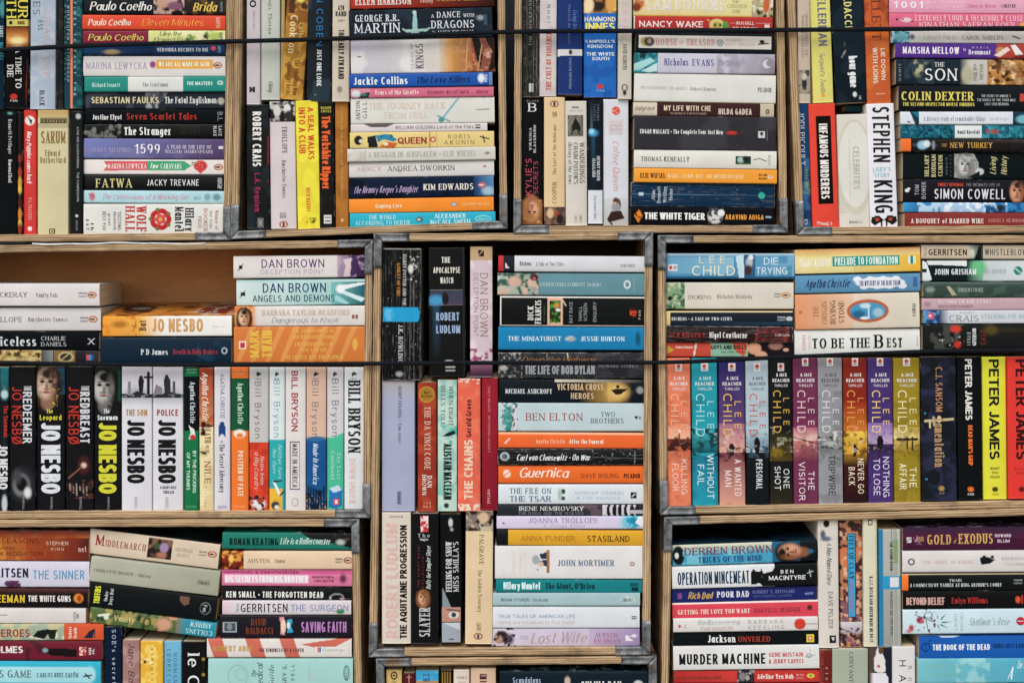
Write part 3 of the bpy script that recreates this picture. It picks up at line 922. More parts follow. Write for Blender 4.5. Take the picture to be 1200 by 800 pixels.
# ================= the place =================
def wall():
    V = [(-1.2, .24, -1.0), (1.2, .24, -1.0), (1.2, .24, 1.1), (-1.2, .24, 1.1), (-1.2, .28, -1.0), (1.2, .28, -1.0), (1.2, .28, 1.1), (-1.2, .28, 1.1)]
    o = mesh_obj('back_wall', V, [(0, 1, 2, 3), (7, 6, 5, 4), (0, 4, 5, 1), (1, 5, 6, 2), (2, 6, 7, 3), (3, 7, 4, 0)], M_WALL)
    o['kind'] = 'structure'
wall()
def bounce_ground():  # unseen sheet added below the frame to bounce light up into the crates
    V = [(-5, -7, -1.2), (5, -7, -1.2), (5, .6, -1.2), (-5, .6, -1.2)]
    o = mesh_obj('ground', V, [(0, 1, 2, 3)], plain('worn_paving', (0.30, 0.285, 0.26), .85, .4, 9)); o['kind'] = 'structure'
bounce_ground()
crate('1', (-70, -70), (275, -70), (270, 281), (-70, 284), 'plywood crate at the upper left, holding the Wolf Hall pile', ['BR'])
crate('2', (276, -70), (591, -70), (594.5, 267.5), (270.5, 280), 'plywood crate in the top row holding the yellow seal book', ['BL', 'BR'])
crate('3', (603.5, -70), (918, -70), (923, 272.5), (602, 273), 'plywood crate in the top row holding The White Tiger', ['BL', 'BR'])
crate('4', (921, -70), (1270, -70), (1270, 272), (934, 275), 'plywood crate at the upper right, holding the red Infamous Murderers book', ['BL'])
crate('5', (-70, 288.5), (436.5, 281), (433.5, 606), (-70, 608), 'plywood crate with an empty brown gap above its books', ['TR', 'BR'], depth=.136)
crate('6', (438.5, 274), (765, 272), (762, 766.5), (432.5, 769), 'tall plywood crate in the middle with all four steel corners showing', ['TL', 'TR', 'BR', 'BL'], t=8.8)
crate('7', (771.5, 276), (1270, 276), (1270, 594), (774, 602.5), 'plywood crate holding the long run of thrillers with red and white shields', ['TL', 'BL'])
crate('8', (-70, 609), (420.5, 608), (425, 880), (-70, 880), 'plywood crate at the lower left, with its tilted pile of books', ['TR'])
crate('9', (441, 771.5), (769, 768.5), (770, 880), (443, 880), 'plywood crate at the bottom edge below the tall middle crate', ['TL', 'TR'])
crate('10', (779, 606), (1270, 593.8), (1270, 880), (774, 880), 'plywood crate at the lower right, holding the Murder Machine pile', ['TL'])

# ================= crate 1, top left =================
GROUP = 'books in the upper left crate'
book('V', -12, -52, 4.5, 128, 0, '#0b2c3c', 'dark teal book cut by the left edge above the black one', E(10, .9, 10, 3, '#4f9aa0', .6), T('JAMES', 30, 44, .55, .95, '#b8c8cc'), T('NOVEL', 50, 72, .55, .95, '#3f8c98'))
book('V', 5, -50, 33, 127, 0, '#0e1214', 'black paperback titled A Time to Die with a sunset picture', R(-50, 22, '#16201a'), R(23, 31, '#cfc56a', .1, 1), R(25, 29, '#3a3428', .2, .34), R(25, 29, '#8a6a34', .55, .85),
     Gd(32, 46, '#7c3a1c', '#e09a48', .08, 1, 'u'), Gd(46, 59, '#d8863a', '#3a1a16', .08, 1, 'u'), E(48, .55, 4, 9, '#ffe0a0', .9), Ln(70, .96, 124, .9, .8, '#8a2a22'),
     T('WILBUR', -42, 22, .58, .98, '#e6d84e', 'F'), T('SMITH', -34, 22, .1, .5, '#e6d84e', 'F'), T('A TIME TO', 56, 104, .47, .72, '#e8e6e2', 'F'), T('DIE', 76, 91, .12, .38, '#e8e6e2', 'F'),
     E(113.5, .4, 3.4, 4.2, '#c23a34', .2), T('PAN', 117, 119.5, .25, .55, '#d0d0d0', 'S', 'n'), wear=.5)
book('V', 35.5, -52, 65, 128, -1, '#aebac8', 'pale grey blue book with faded orange and navy lettering', T('CHARLES', -48, 18, .1, .38, '#5d6f86', 'f'), T('ESS', 24, 36, .3, .5, '#5d6f86', 'f'), T('THE LIZARD CUP', -20, 90, .55, .78, '#d9a596', 'l'), T('BLACK', 106, 124, .38, .58, '#27324a', 'f'), N(-52, 128, '#c8ccd6', 14, .55, st=.5), wear=.5)
book('V', 66, -50, 75, 127.5, 0, '#10181c', 'narrow black book between the pale blue and teal ones', N(-50, 128, '#3a2a2c', 6, .6), wear=.7, gloss=True)
book('V', 75, -50, 96, 127, 0, '#0f4450', 'teal book with an orange stripe and four lines of lettering', R(-50, 127, '#f08c6c', .33, .48), R(-50, 100, '#0c3a46', 0, .32), N(-50, 127, '#1c6a70', 8, .5, .5, 1),
     T('RESTLESS WORLD TRAVELLER', -48, 94, .02, .14, '#6ac0b8', 'l'), T('DECLARATION, WHEREUPON FATHERHOOD', -48, 96, .17, .31, '#d0e4e0', 'l'), T('FOUR TIMES TO PAINT THE', -30, 112, .54, .68, '#d0ece4', 's'), T('THE BUMBLING ONES', -40, 90, .74, .9, '#58a8a0', 'l'))
book('V', -10, 129, 20, 275, 0, '#0d1416', 'black book with small white lettering at the left edge', T('Kenneth Pettinger', 140, 181, .66, .8, '#c9c9c4', 'f'), T('Homeward Road', 187, 214, .66, .8, '#d2d2cc', 'F'), E(133, .72, 1.6, 3, '#6aa49c', .5), Ln(275, .1, 130, .1, .3, '#222'))
book('V', 20.5, 131, 26, 275, 0, '#101214', 'thin black book with yellow and red flame marks', *[E(a, .5, 5 + (i % 3), 2.2, c, .6) for i, (a, c) in enumerate([(186, '#8a3022'), (202, '#a8452a'), (214, '#d8a030'), (222, '#e2c040'), (238, '#5a2020'), (251, '#d08a2a'), (262, '#e0b848'), (268, '#9a3a26')])], wear=.4)
book('V', 27.5, 129, 42.5, 275, 0, '#d8403a', 'thin red book with white script title and round badge above', E(141.5, .5, 5.4, 5.8, '#f0e4de', .12), Ln(138, .4, 145, .6, 1.4, '#2a2a2c'), E(142, .6, 2, 1.2, '#303030', .3), E(268, .5, 2.6, 2.6, '#f2e6e0', .3), T('Mary Poppins comes back', 154, 216, .28, .62, '#f4ece8', 'I'), T('P.L.TRAVERS', 232, 258, .38, .64, '#eab0a4', 's'))
book('V', 44, 129, 80, 275, 0, '#d6caa2', 'thick cream book titled Sarum in gold capitals', R(138, 140, '#8f815e', .08, .96), R(140, 144.5, '#4e4534', .08, .96), R(144.5, 150, '#bdb08c', .0, 1), *[E(142, .12 + i * .1, 1.6, 1.2, '#a8966c', .3) for i in range(9)], Gd(129, 138, '#c2a468', '#cdb684'),
     T('SARUM', 154, 168, .1, .92, '#8e7238', 'F', 'n'), T('Edward', 176, 183, .24, .74, '#8e7a50', 'f', 'n'), T('Rutherfurd', 184, 191, .08, .92, '#8e7a50', 'f', 'n'), R(268, 274, '#2c2a24', .38, .56), R(269, 273, '#d6caa2', .41, .53), R(270, 272, '#2c2a24', .45, .5), gloss=False)
book('V', 83, 130, 97, 275, 0, '#0f161a', 'thin black book titled The Confession with tiny white letters', E(136.5, .62, 3.2, 3, '#b9c0be', .4), T('A FAR AND GOLDEN BURNING', 149, 197, .5, .68, '#b8bcbc', 's'), T('THE CONFESSION', 202, 236, .5, .68, '#c8cccc', 's'), E(253, .5, 1.8, 1.8, '#d0d0d0', .3), T('ARROW', 258, 270, .4, .6, '#8a9090', 's'))

book('H', 98, -8, 263.5, 16.8, 1.5, '#182026', 'dark paperback titled Brida with cream brush lettering', N(180, 216, '#c8a89c', 6, .4, .2, 1), E(190, .45, 7, 7, '#c9a088', .5), E(205, .6, 9, 5, '#8a5a70', .6), R(217, 263, '#2c2426', .0, 1), N(217, 252, '#6a4a2a', 6, .5),
     T('Paulo Coelho', 105, 180, .45, .84, '#ece8e2', 'I'), T('Brida', 226, 256, .42, .84, '#e6c65a', 'I'), T('HARPER', .0 + 258, 261, .4, .85, '#9aa0a0', 's', 'd'), wear=.4)
book('H', 96.5, 18, 264, 35.2, 1, '#e0502c', 'red orange paperback titled Eleven Minutes', T('Paulo Coelho', 103, 155, .3, .72, '#f6e6d4', 'I'), T('Eleven Minutes', 166, 240, .25, .72, '#f0a848', 'i'), T('HARPER', 253, 258, .15, .85, '#f0c0a8', 's', 'd'))
book('H', 97, 36, 264, 51.5, 0, '#8c2342', 'thin book, half maroon and half yellow green', R(174, 264, '#d9dc90'), N(215, 264, '#6f9a4a', 5, .52), E(240, .6, 4, 5, '#4a3a2a', .5), E(253, .45, 8, 5, '#b8c86a', .6), N(174, 264, '#e9e6b4', 9, .5),
     T('Paulo Coelho', 103, 170, .28, .76, '#d7cf62', 'I'), T('Like the', 187, 214, .08, .4, '#3c3c2a', 'i'), T('Flowing River', 180, 225, .52, .85, '#3c3c2a', 'i'), T('HARPER', 257, 261, .15, .85, '#6a7040', 's', 'd'))
book('H', 97.5, 52, 263.5, 64.5, 0, '#123c68', 'thin dark blue book half hidden under the upper cord', Gd(98, 180, '#1c4a72', '#0f2f5a'), E(131, .75, 9, 3, '#b8a07a', .7), E(250, .4, 3, 2.6, '#d8566a', .3), T('VERONIKA DECIDES TO DIE', 184, 244, .35, .7, '#d4dce6', 'S'), T('HARPER', 255, 259, .2, .8, '#8fb0cc', 's', 'd'))
book('H', 97.5, 66, 264, 89.5, 0, '#e4dedb', 'white paperback with an orange title strip and a small penguin', R(183, 249, '#f0b136', .18, .62), E(179, .42, 3.5, 4, '#a04a8c', .4), penguin_oval(255, .46), 
     T('MARINA LEWYCKA', 101, 172, .3, .66, '#b59fbc', 'o'), T('WE ARE ALL MADE OF GLUE', 186, 246, .28, .52, '#fbf0d8', 'S'), wear=.4)
book('H', 99, 90, 264.5, 107.5, -.5, '#1f9386', 'teal and white banded paperback titled The Craftsman', R(150, 214.5, '#dcdcd8'), E(258, .42, 3.2, 2.4, '#e4efec', .15), E(258, .42, 2, 1.2, '#1f9386', .2), T('Richard Sennett', 108, 141, .42, .68, '#cdeae4', 'f'), T('The Craftsman', 167, 197, .4, .66, '#8c8c8a', 'f'), T('THE MASTERS', 219, 249, .34, .58, '#e2f2ee', 'S'))
book('H', 100, 108, 264.5, 127.5, 0, '#2f333c', 'charcoal paperback titled The Fatal Englishman', Po('#8d8d90', (170, 0), (197, 0), (190, .5), (181, .95), (172, .5)), E(178, .9, 7, 6, '#a9a9ac', .4), N(100, 192, '#4c5058', 9, .5), E(259, .55, 4, 4, '#b8b4a8', .5), T('SEBASTIAN FAULKS', 107, 186, .3, .68, '#e0d2a8', 'S'), T('The Fatal Englishman', 193, 254, .3, .68, '#e2e2e0', 'f'))
book('H', 99, 128, 264, 145, 0, '#10161b', 'black paperback titled Seven Scarlet Tales in red', T('Justine Elyot', 108, 143, .38, .72, '#e6e4e0', 'F'), T('Seven Scarlet Tales', 148, 231, .28, .72, '#c23a2c', 'f'), T('B.L', 255, 261, .2, .8, '#9a9a9a', 's', 'd'))
book('H', 98, 145.5, 264, 162, 0, '#0f1216', 'black paperback titled The Stranger with white serif letters', N(98, 142, '#7d7d7a', 5, .55), T('The Stranger', 145, 201, .22, .78, '#f0eeea', 'F'), T('HIDDEN', 211, 234, .1, .35, '#34362c', 's'), T('SECRET', 211, 236, .4, .7, '#34362c', 's'), T('BLACK', 250, 254, .15, .85, '#c0c0c0', 'S', 'd'), T('LACE', 256, 260, .15, .85, '#c0c0c0', 'S', 'd'), gloss=True)
book('H', 98, 162.5, 262.5, 186, 1, '#6a74ac', 'blue to violet paperback titled 1599', Gd(98, 262, '#7b82ba', '#5c476e'), N(98, 262, '#8c86b4', 16, .5, .5, 1, .5), R(256, 261, '#e0dce4', .36, .5), T('JAMES SHAPIRO', 106, 153, .45, .68, '#a9a2c4', 'f'), T('1599', 158, 188, .28, .74, '#efe9ee', 'f'), T('A YEAR IN THE LIFE OF', 195, 248, .32, .5, '#d6cfe0', 'f'), T('WILLIAM SHAKESPEARE', 193, 250, .56, .72, '#d6cfe0', 'f'), gloss=True)
book('H', 97.5, 187, 262.5, 204.5, .5, '#e8dfdb', 'pale book with pink and green ribbon and a strawberry', Po('#d95a62', (121, .12), (173, .1), (173, .72), (121, .75), (126, .43)), Po('#45a876', (173, .1), (216, .1), (224, .42), (216, .74), (173, .72)), E(235, .42, 8, 6.5, '#cf3a40', .2), *[E(231 + (i * 3) % 9, .2 + (i % 4) * .16, .6, .6, '#f0c8b0', .4) for i in range(8)], Po('#d9474a', (229, .6), (241, .6), (235, .95)), Ln(222, .42, 230, .3, .8, '#4f8a5a'), E(226, .2, 2, 1, '#58966a', .3), penguin_oval(256),
     T('MARINA LEWYCKA', 126, 172, .28, .62, '#f2d4d0', 'F'), T('Two', 175, 186, .28, .62, '#eef2e8', 'I'), T('CARAVANS', 188, 213, .28, .62, '#e0efe2', 'F'))
book('H', 98, 205, 262.5, 223, 0, '#0f1418', 'black paperback titled Fatwa in pale yellow capitals', T('FATWA', 112, 155, .25, .82, '#d8cf8e', 'f'), T('JACKY TREVANE', 172, 233, .3, .7, '#e4e4e2', 's'), T('VIRGIN', 255, 260, .15, .9, '#c0c0c0', 'I', 'd'))
book('H', 98, 223.5, 262.5, 238, 1, '#b5d8de', 'thin pale blue book with a pink script title', E(108, .5, 3.5, 5, '#c8788a', .6), Ln(104, .3, 110, .5, 1, '#a04a5a'), T('The Confessions of a Working Girl', 119, 222, .3, .72, '#d59ab0', 'i'), T('Miss', 227, 236, .4, .7, '#8ab0bc', 'i'), E(243, .5, 3.5, 4, '#86aab4', .7), E(254, .5, 4.5, 4, '#6f9aa6', .7), wear=.1)
book('H', 98, 239, 264, 275, 0, '#e2e0da', 'thick white book titled Wolf Hall with a red rose', E(188, .5, 12.5, 12.5, '#cf3a38', .06), *[E(188 + 12 * math.cos(a), .5 + 12 * math.sin(a) / 36, 2, 2, '#5a8a4a', .3) for a in (.6, 1.9, 3.2, 4.4, 5.7)], *[E(188 + 8.4 * math.cos(a * 1.2566), .5 + 8.4 * math.sin(a * 1.2566) / 36, 4.6, 4.6, '#c22e2e', .2) for a in range(5)], E(188, .5, 7, 7, '#ecdcd4', .1), *[E(188 + 4.4 * math.cos(a * 1.2566 + .6), .5 + 4.4 * math.sin(a * 1.2566 + .6) / 36, 2.8, 2.8, '#d85a50', .2) for a in range(5)], E(188, .5, 2, 2, '#e0b050', .2),
     T('WOLF', 160, 171.5, .06, .92, '#c23434', 'F', 'd'), T('HALL', 147, 158, .06, .92, '#c23434', 'F', 'd'), T('Hilary', 217, 227, .12, .9, '#1c1c1e', 'F', 'd'), T('Mantel', 205, 215, .08, .9, '#1c1c1e', 'F', 'd'), T('4th', 106, 110, .5, .85, '#2a2a2a', 'K', 'd'), T('EST', 101, 104, .5, .85, '#2a2a2a', 'K', 'd'),
     T("'DIZZYING", 138, 142, .25, .85, '#4a4a4a', 's', 'd'), T('Absolutely', 133, 136.5, .25, .85, '#4a4a4a', 's', 'd'), T('great', 126.5, 130, .3, .7, '#4a4a4a', 's', 'd'), T('BEST YOU', 120, 124, .25, .85, '#4a4a4a', 's', 'd'), T('Winner of', 252, 256, .2, .85, '#b86a66', 'f', 'd'), T('the Man', 245.5, 249, .2, .8, '#b86a66', 'f', 'd'), T('BOOKER', 238.5, 243, .15, .9, '#b85a56', 'f', 'd'), T('PRIZE', 232, 236, .4, .8, '#b86a66', 'f', 'd'))

# ================= crate 2 =================
GROUP = 'books in the second crate of the top row'
book('V', 289, -54, 305, 122.5, 0, '#cbc3c6', 'pinkish white book with black letters at its top', T('MEXICO', -46, 9, .22, .7, '#1d2026', 'K'), T('Umberto Diaz', 13, 34, .45, .65, '#a8a0a4', 'l'), R(102, 108.5, '#26282c', .2, .36), R(102, 108.5, '#26282c', .42, .62), R(104, 106.5, '#26282c', .36, .42))
book('V', 306, -56, 328, 117, 0, '#c5c7be', 'grey white book with thin grey lettering and a faint logo', T('Hart & Louis Therne', -34, 41, .38, .58, '#6a6c68', 'f'), T('Viking', 95, 109, .4, .62, '#60625e', 'i'), N(306, 330, '#d6d6d0', 12, .5))
book('V', 329.5, -50, 333.5, 116, -2, '#b79f68', 'very thin tan book squeezed before the golden one', wear=.1)
book('V', 334, -52, 360.5, 117, -12, '#b5822c', 'golden brown book with cream serif title, leaning slightly', N(-52, 118, '#8f5f1e', 8, .48), N(-52, 16, '#5a3020', 7, .45), E(-2, .6, 5, 5, '#e8d860', .6), N(60, 118, '#c99a3e', 7, .5),
     T('Catherine', 26, 60, .62, .84, '#e0b860', 'f'), T('Cookson', 18, 63, .22, .54, '#f0deb0', 'f'), T('The Gambling Man', 70, 112, .55, .75, '#7a4a1c', 'f'), T('A Dinner of Herbs', 72, 112, .25, .42, '#7a4a1c', 'f'))
book('V', 360, -52, 388, 119, -2, '#14202a', 'glossy black book titled Just One Look, blue letters above', T('HARLAN COBEN', -50, 54, .38, .66, '#2b7fb6', 's'), T('JUST ONE LOOK', 58, 101, .42, .62, '#e2e4e4', 'S'), R(104, 113, '#e0e2e2', .34, .6), Po('#14202a', (106, .38), (111, .44), (111, .54), (108, .5)), N(-52, 118, '#2a3c48', 20, .6), gloss=True)
book('V', 389.5, -50, 409.5, 119, -1, '#d2c5b4', 'narrow cream book with two lines of capitals above its black title', Ln(31, .05, 31, .95, .5, '#a89888'), T('AYN', 6.5, 12.5, .33, .68, '#3a3630', 'S', 'n'), T('RAND', 13.5, 19.5, .18, .82, '#3a3630', 'S', 'n'), T('SIGNET', 23, 26, .3, .72, '#8a7e70', 's', 'n'), T('THE EARLY AYN RAND', 35, 93, .36, .7, '#24221f', 'S'), E(105, .45, 4, 3, '#9a8c7c', .7), wear=.4)
book('V', 289, 122.5, 315, 268, 0, '#12181c', 'black paperback titled L.A. Requiem with magenta letters', Ln(160, .96, 214, .97, 1.6, '#8e2238'), N(125, 268, '#1e2a30', 18, .5), E(261, .62, 5, 3, '#8a8c8c', .9), T('ROBERT CRAIS', 131, 195, .27, .66, '#ece9e4', 'S'), T('L.A. Requiem', 203, 248, .36, .62, '#b83268', 's'), Ln(256, .5, 266, .75, .8, '#a0a0a0'), Ln(256, .75, 266, .5, .8, '#a0a0a0'))
book('V', 316.5, 119, 346.5, 268, 2, '#d9cdcf', 'pinkish white paperback with an old photograph at its top', R(119, 143, '#1e1c1c'), N(119, 143, '#c9c4c0', 5, .5), E(130, .3, 7, 4, '#d8d2cc', .4), E(127, .7, 5, 4, '#e0dcd8', .4), E(136, .75, 6, 5, '#3a3434', .5), penguin_up(263, .5, '#b8523e'),
     T('TROLLOPE', 148, 180, .48, .68, '#6a5e66', 'f'), T('Barchester Towers', 188, 232, .46, .62, '#7a6e74', 'f'), T('CLASSICS', 249, 255, .35, .6, '#8a7e80', 'S', 'd'))
book('V', 347.5, 118, 374, 268, 3, '#f2e436', 'bright yellow paperback titled A Seal Walks into a Club', R(255, 262, '#1c1c18', .2, .45), R(255, 259, '#1c1c18', .52, .8), E(259, .66, 3, 3, '#1c1c18', .2), N(118, 268, '#e8d82c', 14, .5),
     T('A SEAL WALKS', 126, 187, .53, .8, '#d9402c', 'S'), T('INTO A CLUB', 126, 180, .13, .42, '#d9402c', 'S'), T('NICK HARRIS', 220, 248, .4, .58, '#e07c28', 'S'), gloss=True)
book('V', 374, 119.5, 391, 267, 1, '#111215', 'black paperback titled The Yorkshire Ripper in orange', R(252, 262, '#e4e2de', .3, .82), Ln(255, .4, 255, .75, 1.4, '#222'), Ln(259, .4, 259, .75, 1.4, '#222'), N(119, 268, '#24262a', 9, .55),
     T('ROGER', 125, 128, .15, .85, '#cfc04a', 'S', 'n'), T('CROSS', 129, 132, .15, .85, '#cfc04a', 'S', 'n'), T('The Yorkshire Ripper', 136, 222, .2, .78, '#ee6a22', 'K'), wear=.5)
book('V', 393, 118.5, 408, 267, 1, '#b87a30', 'plain brown orange book with a single line of tiny letters', N(118, 268, '#a86c28', 12, .5), T('A STORY OF THE TRADES AND THE RIVERBOAT', 125, 232, .42, .6, '#d9b27a', 'f'), E(258, .5, 2, 2, '#d9b27a', .5))

book('H', 410, -14, 579, 9.3, -3, '#b03a28', 'red and dark brown paperback at the very top of its pile', Gd(410, 579, '#c0402a', '#3a1c1a'), T('ELLEN HARRISON', 416, 482, .42, .82, '#e8dcd6', 'F'), T('a wedding', 492, 508, .5, .75, '#e0b0a0', 'i'), T('A SEASON OF CHANGE', 512, 560, .4, .68, '#c9a458', 'f'), gloss=True)
book('H', 409, 10.5, 577, 45, -4, '#242c36', 'thick blue black paperback titled A Dance with Dragons', N(409, 577, '#2c3a46', 26, .5), Po('#9cc6c2', (484.5, .08), (488, .08), (489.5, .75), (483, .75)), E(486, .12, 2.4, 2.2, '#b8d4cc', .2), Ln(476, .74, 500, .72, 3, '#a8c8c0'), Ln(472, .68, 478, .78, 2, '#a8c8c0'), Ln(498, .76, 503, .66, 2, '#a8c8c0'), E(486, .84, 5, 4, '#9cc0ba', .4), E(563, .35, 4, 3, '#9aa0a8', .9), R(567, 571, '#46586e', .25, .6),
     T('GEORGE R.R.', 416, 468, .17, .4, '#dcdde2', 'f'), T('MARTIN', 415, 469, .46, .78, '#e4e5ea', 'f'), T('A', 505, 509, .2, .32, '#dcdde2', 'f'), T('DANCE', 512, 540, .12, .32, '#dcdde2', 'f'), T('WITH', 543, 556, .2, .32, '#dcdde2', 'f'), T('DRAGONS', 505, 556, .42, .68, '#dcdde2', 'f'), T('2: AFTER THE FEAST', 506, 555, .76, .88, '#c8cad0', 'f'), gloss=False)
book('H', 411, 45.5, 580, 85.5, -3, '#cdc9d4', 'thick lilac white paperback ending in an orange flame picture', Gd(411, 515, '#c6c2d0', '#dcd4cc'), N(411, 515, '#e2dedd', 30, .5), Gd(515, 532, '#dccab0', '#d8922c'), Gd(532, 553, '#c89058', '#b06c48'), Gd(553, 580, '#a45a3c', '#80504a'), N(520, 580, '#d8a070', 5, .6, st=.6), Po('#1c1414', (553, 0), (562, 0), (566, .5), (562, .95), (557, .45)), Po('#2a1612', (568, 0), (580, 0), (580, .9), (572, 1), (577, .4)), Ln(548, .1, 546, .95, 1.2, '#e0b070'), Ln(565, .2, 560, .95, 1.2, '#d8a878'), R(570, 574, '#d8a0a0', .42, .6),
     T('KINGS', 487, 496, .14, .88, '#6a6468', 'f', 'u'), T('CLASH OF', 481, 484.5, .14, .88, '#8a8488', 'f', 'u'), E(421, .5, 2.5, .8, '#707078', .4))
book('H', 409, 86, 577, 101.5, -3, '#1d5cae', 'bright blue paperback titled The Love Killers', R(573, 577, '#6a8ec0', 0, 1), T('Jackie Collins', 414, 478, .25, .8, '#eef0f2', 'F'), T('The Love Killers', 487, 552, .28, .78, '#0f2c60', 'I'), E(564, .45, 4, 5, '#e8ecf0', .6), T('PAN', 568, 571, .2, .75, '#e8ecf0', 'S', 'd'), gloss=True)
book('H', 411, 102.3, 578.5, 114, -2, '#d8708e', 'thin pink book titled Tears of the Giraffe', R(411, 434, '#d88ca2'), Po('#2a2c2c', (420, 1), (428, .5), (434, .45), (432, 1)), E(417, .6, 5, 4, '#d8e0de', .5), E(426, .7, 4, 2, '#40807a', .5), T('Tears of the Giraffe', 439, 491, .28, .72, '#f2d8cc', 'F'), T('Alexander McCall Smith', 501, 549, .3, .7, '#8c3252', 's'), T('Abacus', 557, 573, .3, .7, '#7a2c48', 'i'))
book('H', 411, 114.5, 579.5, 144.5, -2, '#dedbd4', 'thick white paperback with a pale blue sword across it', Ln(537, .05, 519, .8, 2.2, '#7fb4ba'), Ln(513, .72, 527, .94, 1.8, '#6aa4ac'), E(517, .88, 3.4, 3, '#5f9ca6', .3), N(540, 575, '#d0d2cc', 8, .55), Ln(558, .5, 574, .48, .8, '#6a6a66'),
     T('ANTON', 417, 422, .1, .86, '#4a4a46', 'f', 'u'), T('GILL', 425, 430, .12, .8, '#4a4a46', 'f', 'u'), T('THE JOURNEY BACK', 432, 522, .2, .44, '#dcc0ae', 'f'), T('FROM HELL', 450, 502, .56, .8, '#dcc8b8', 'f'))
book('H', 411, 145, 571, 154.5, -2, '#dcd3d2', 'very thin pinkish white book above the yellow Queen book', Po('#5a5454', (426, 0), (462, 0), (452, .4), (434, .35)), T('WILLIAM GOLDING Lord of the Flies', 463, 555, .22, .66, '#6e666c', 's'), R(557, 563, '#403c40', .2, .35), R(557, 563, '#403c40', .5, .68))
book('H', 410, 154.5, 579, 173, -2, '#e5cc88', 'yellow paperback with a cartoon figure in blue and the word Queen', N(410, 470, '#e9d474', 9, .5), E(420, .5, 5, 5.5, '#1c2026', .2), E(423, .55, 2.4, 2.2, '#d8d4c4', .3), Po('#1e242a', (430, .3), (440, .2), (443, .95), (432, .95)), Po('#2a8cae', (440, .2), (456, .12), (466, .5), (460, .6), (450, .45), (443, .6)), N(440, 464, '#1a5a7c', 3, .55, .15, .6), Po('#d86a2a', (444, .95), (452, .6), (466, .7), (462, 1)), E(452, .75, 3, 2, '#efe6cc', .3), R(503, 503.7, '#9a8040'), R(511.5, 512.2, '#9a8040'), E(507.5, .5, 3.4, 3.4, '#c8442e', .15), E(507.5, .5, 1.9, 1.9, '#ecd8b0', .2),
     T('QUEEN', 466, 500, .34, .76, '#a8442a', 'K'), T('BORIS', 525, 551, .2, .44, '#8a7444', 'f'), T('AKUNIN', 520, 556, .56, .82, '#8a7444', 'f'), Ln(563, .35, 573, .5, 1.4, '#2a2620'), Ln(566, .3, 568, .7, 1.4, '#2a2620'))
book('H', 407, 173.3, 580.5, 188.5, -3, '#d6d2ca', 'off white paperback titled A Beggar in Jerusalem', Ln(428, .12, 428, .9, .7, '#8a8a84'), Ln(560, .12, 560, .9, .7, '#8a8a84'), T('A BEGGAR IN JERUSALEM * ELIE WIESEL', 431, 558, .28, .68, '#a9aaa4', 'f'), E(571, .5, 3, 1.8, '#9a8a80', .6), N(407, 428, '#c8c2b4', 8, .5), wear=.5)
book('H', 409, 189, 579, 207, -3, '#dcd7d4', 'white paperback with the single pink word Mercy', E(469, .6, 2.5, 2.8, '#c9bfae', .6), E(568, .4, 2, 1.4, '#c8606a', .4), T('MERCY', 419, 447, .3, .6, '#c49898', 'f'), T('ANDREA DWORKIN', 454, 533, .28, .62, '#4c4a50', 'f'), Ln(573, .2, 573, .6, .5, '#b8a8a8'), wear=.4)
book('H', 409, 207.4, 578.5, 231, -3, '#182640', 'navy paperback with pink script, titled The Memory Keeper\'s Daughter', Gd(555, 578.5, '#1f4068', '#5f8fb8'), E(572, .75, 7, 5, '#a8c8dc', .8), E(565, .45, 4.5, 3.2, '#c86a70', .4), E(564, .45, 3, 1, '#e8d8d0', .4), N(409, 555, '#101a2c', 22, .5), T("The Memory Keeper's Daughter", 414, 491, .42, .76, '#b7a0c4', 'i'), T('KIM EDWARDS', 496, 555, .36, .66, '#ebe4d8', 'F'))
book('H', 409, 232, 578.5, 248.5, -3, '#f7921c', 'plain orange paperback above the turquoise one', E(532, .5, 4, 2.3, '#8a8a98', .3), E(532, .5, 2.6, 1.4, '#d8d8d8', .3), T('Gaping Lies', 440, 471, .38, .66, '#fbe8cc', 'S'), T('Sam North', 480, 500, .4, .62, '#f4b258', 'l'), T('HOOPER BLAKE', 542, 574, .4, .58, '#fbd8a4', 's'), gloss=True)
book('H', 410, 249, 580.5, 265.5, -2.5, '#22b3cc', 'turquoise paperback titled The World According to Bertie', E(491.5, .5, 4.2, 3.2, '#3a6a70', .3), E(491, .5, 2.4, 1.6, '#d0c0a8', .3), E(566, .5, 9.4, 4, '#8fd8e2', .1), E(566, .5, 8, 2.8, '#22b3cc', .1), T('Abacus', 560, 572, .38, .62, '#a8e0e8', 'i'),
     T('THE WORLD', 432, 464, .14, .44, '#bfeaee', 'f'), T('ACCORDING TO BERTIE', 416, 481, .54, .84, '#bfeaee', 'f'), T('ALEXANDER', 509, 546, .12, .42, '#d4f0f2', 'F'), T('McCALL SMITH', 504, 551, .52, .84, '#d4f0f2', 'F'), gloss=True)

# ================= crate 3 =================
GROUP = 'books in the third crate of the top row'
book('V', 611, -58, 632, 114, 0, '#17181a', 'battered black book with white rubbed ridges', Ln(-58, .32, 114, .3, .8, '#4a4744'), Ln(-58, .68, 114, .68, .9, '#6a6660'), Ln(-58, .86, 114, .86, 1, '#7a7670'), N(-58, 114, '#3c3632', 5, .52), N(-20, 10, '#c8c4bc', 3, .62, .8, 1), R(98, 107.5, '#c8c8c4', .42, .56), R(98, 107.5, '#c8c8c4', .6, .64),
     T('THE PRIMADONNA HISTORY OF', -50, 54, .43, .58, '#a8a8a4', 'f', 'u'), wear=.95, gloss=True)
book('V', 632.5, -52, 652.5, 113, -1, '#cec3c3', 'pale pink book titled The Cult of Violence in red', T('JOHN PEARSON', -42, 28, .42, .62, '#5a5658', 's', 'u'), T('THE CULT OF VIOLENCE', 38, 106, .38, .7, '#d0685e', 'S', 'u'), N(-50, 113, '#d8cfcc', 18, .5))
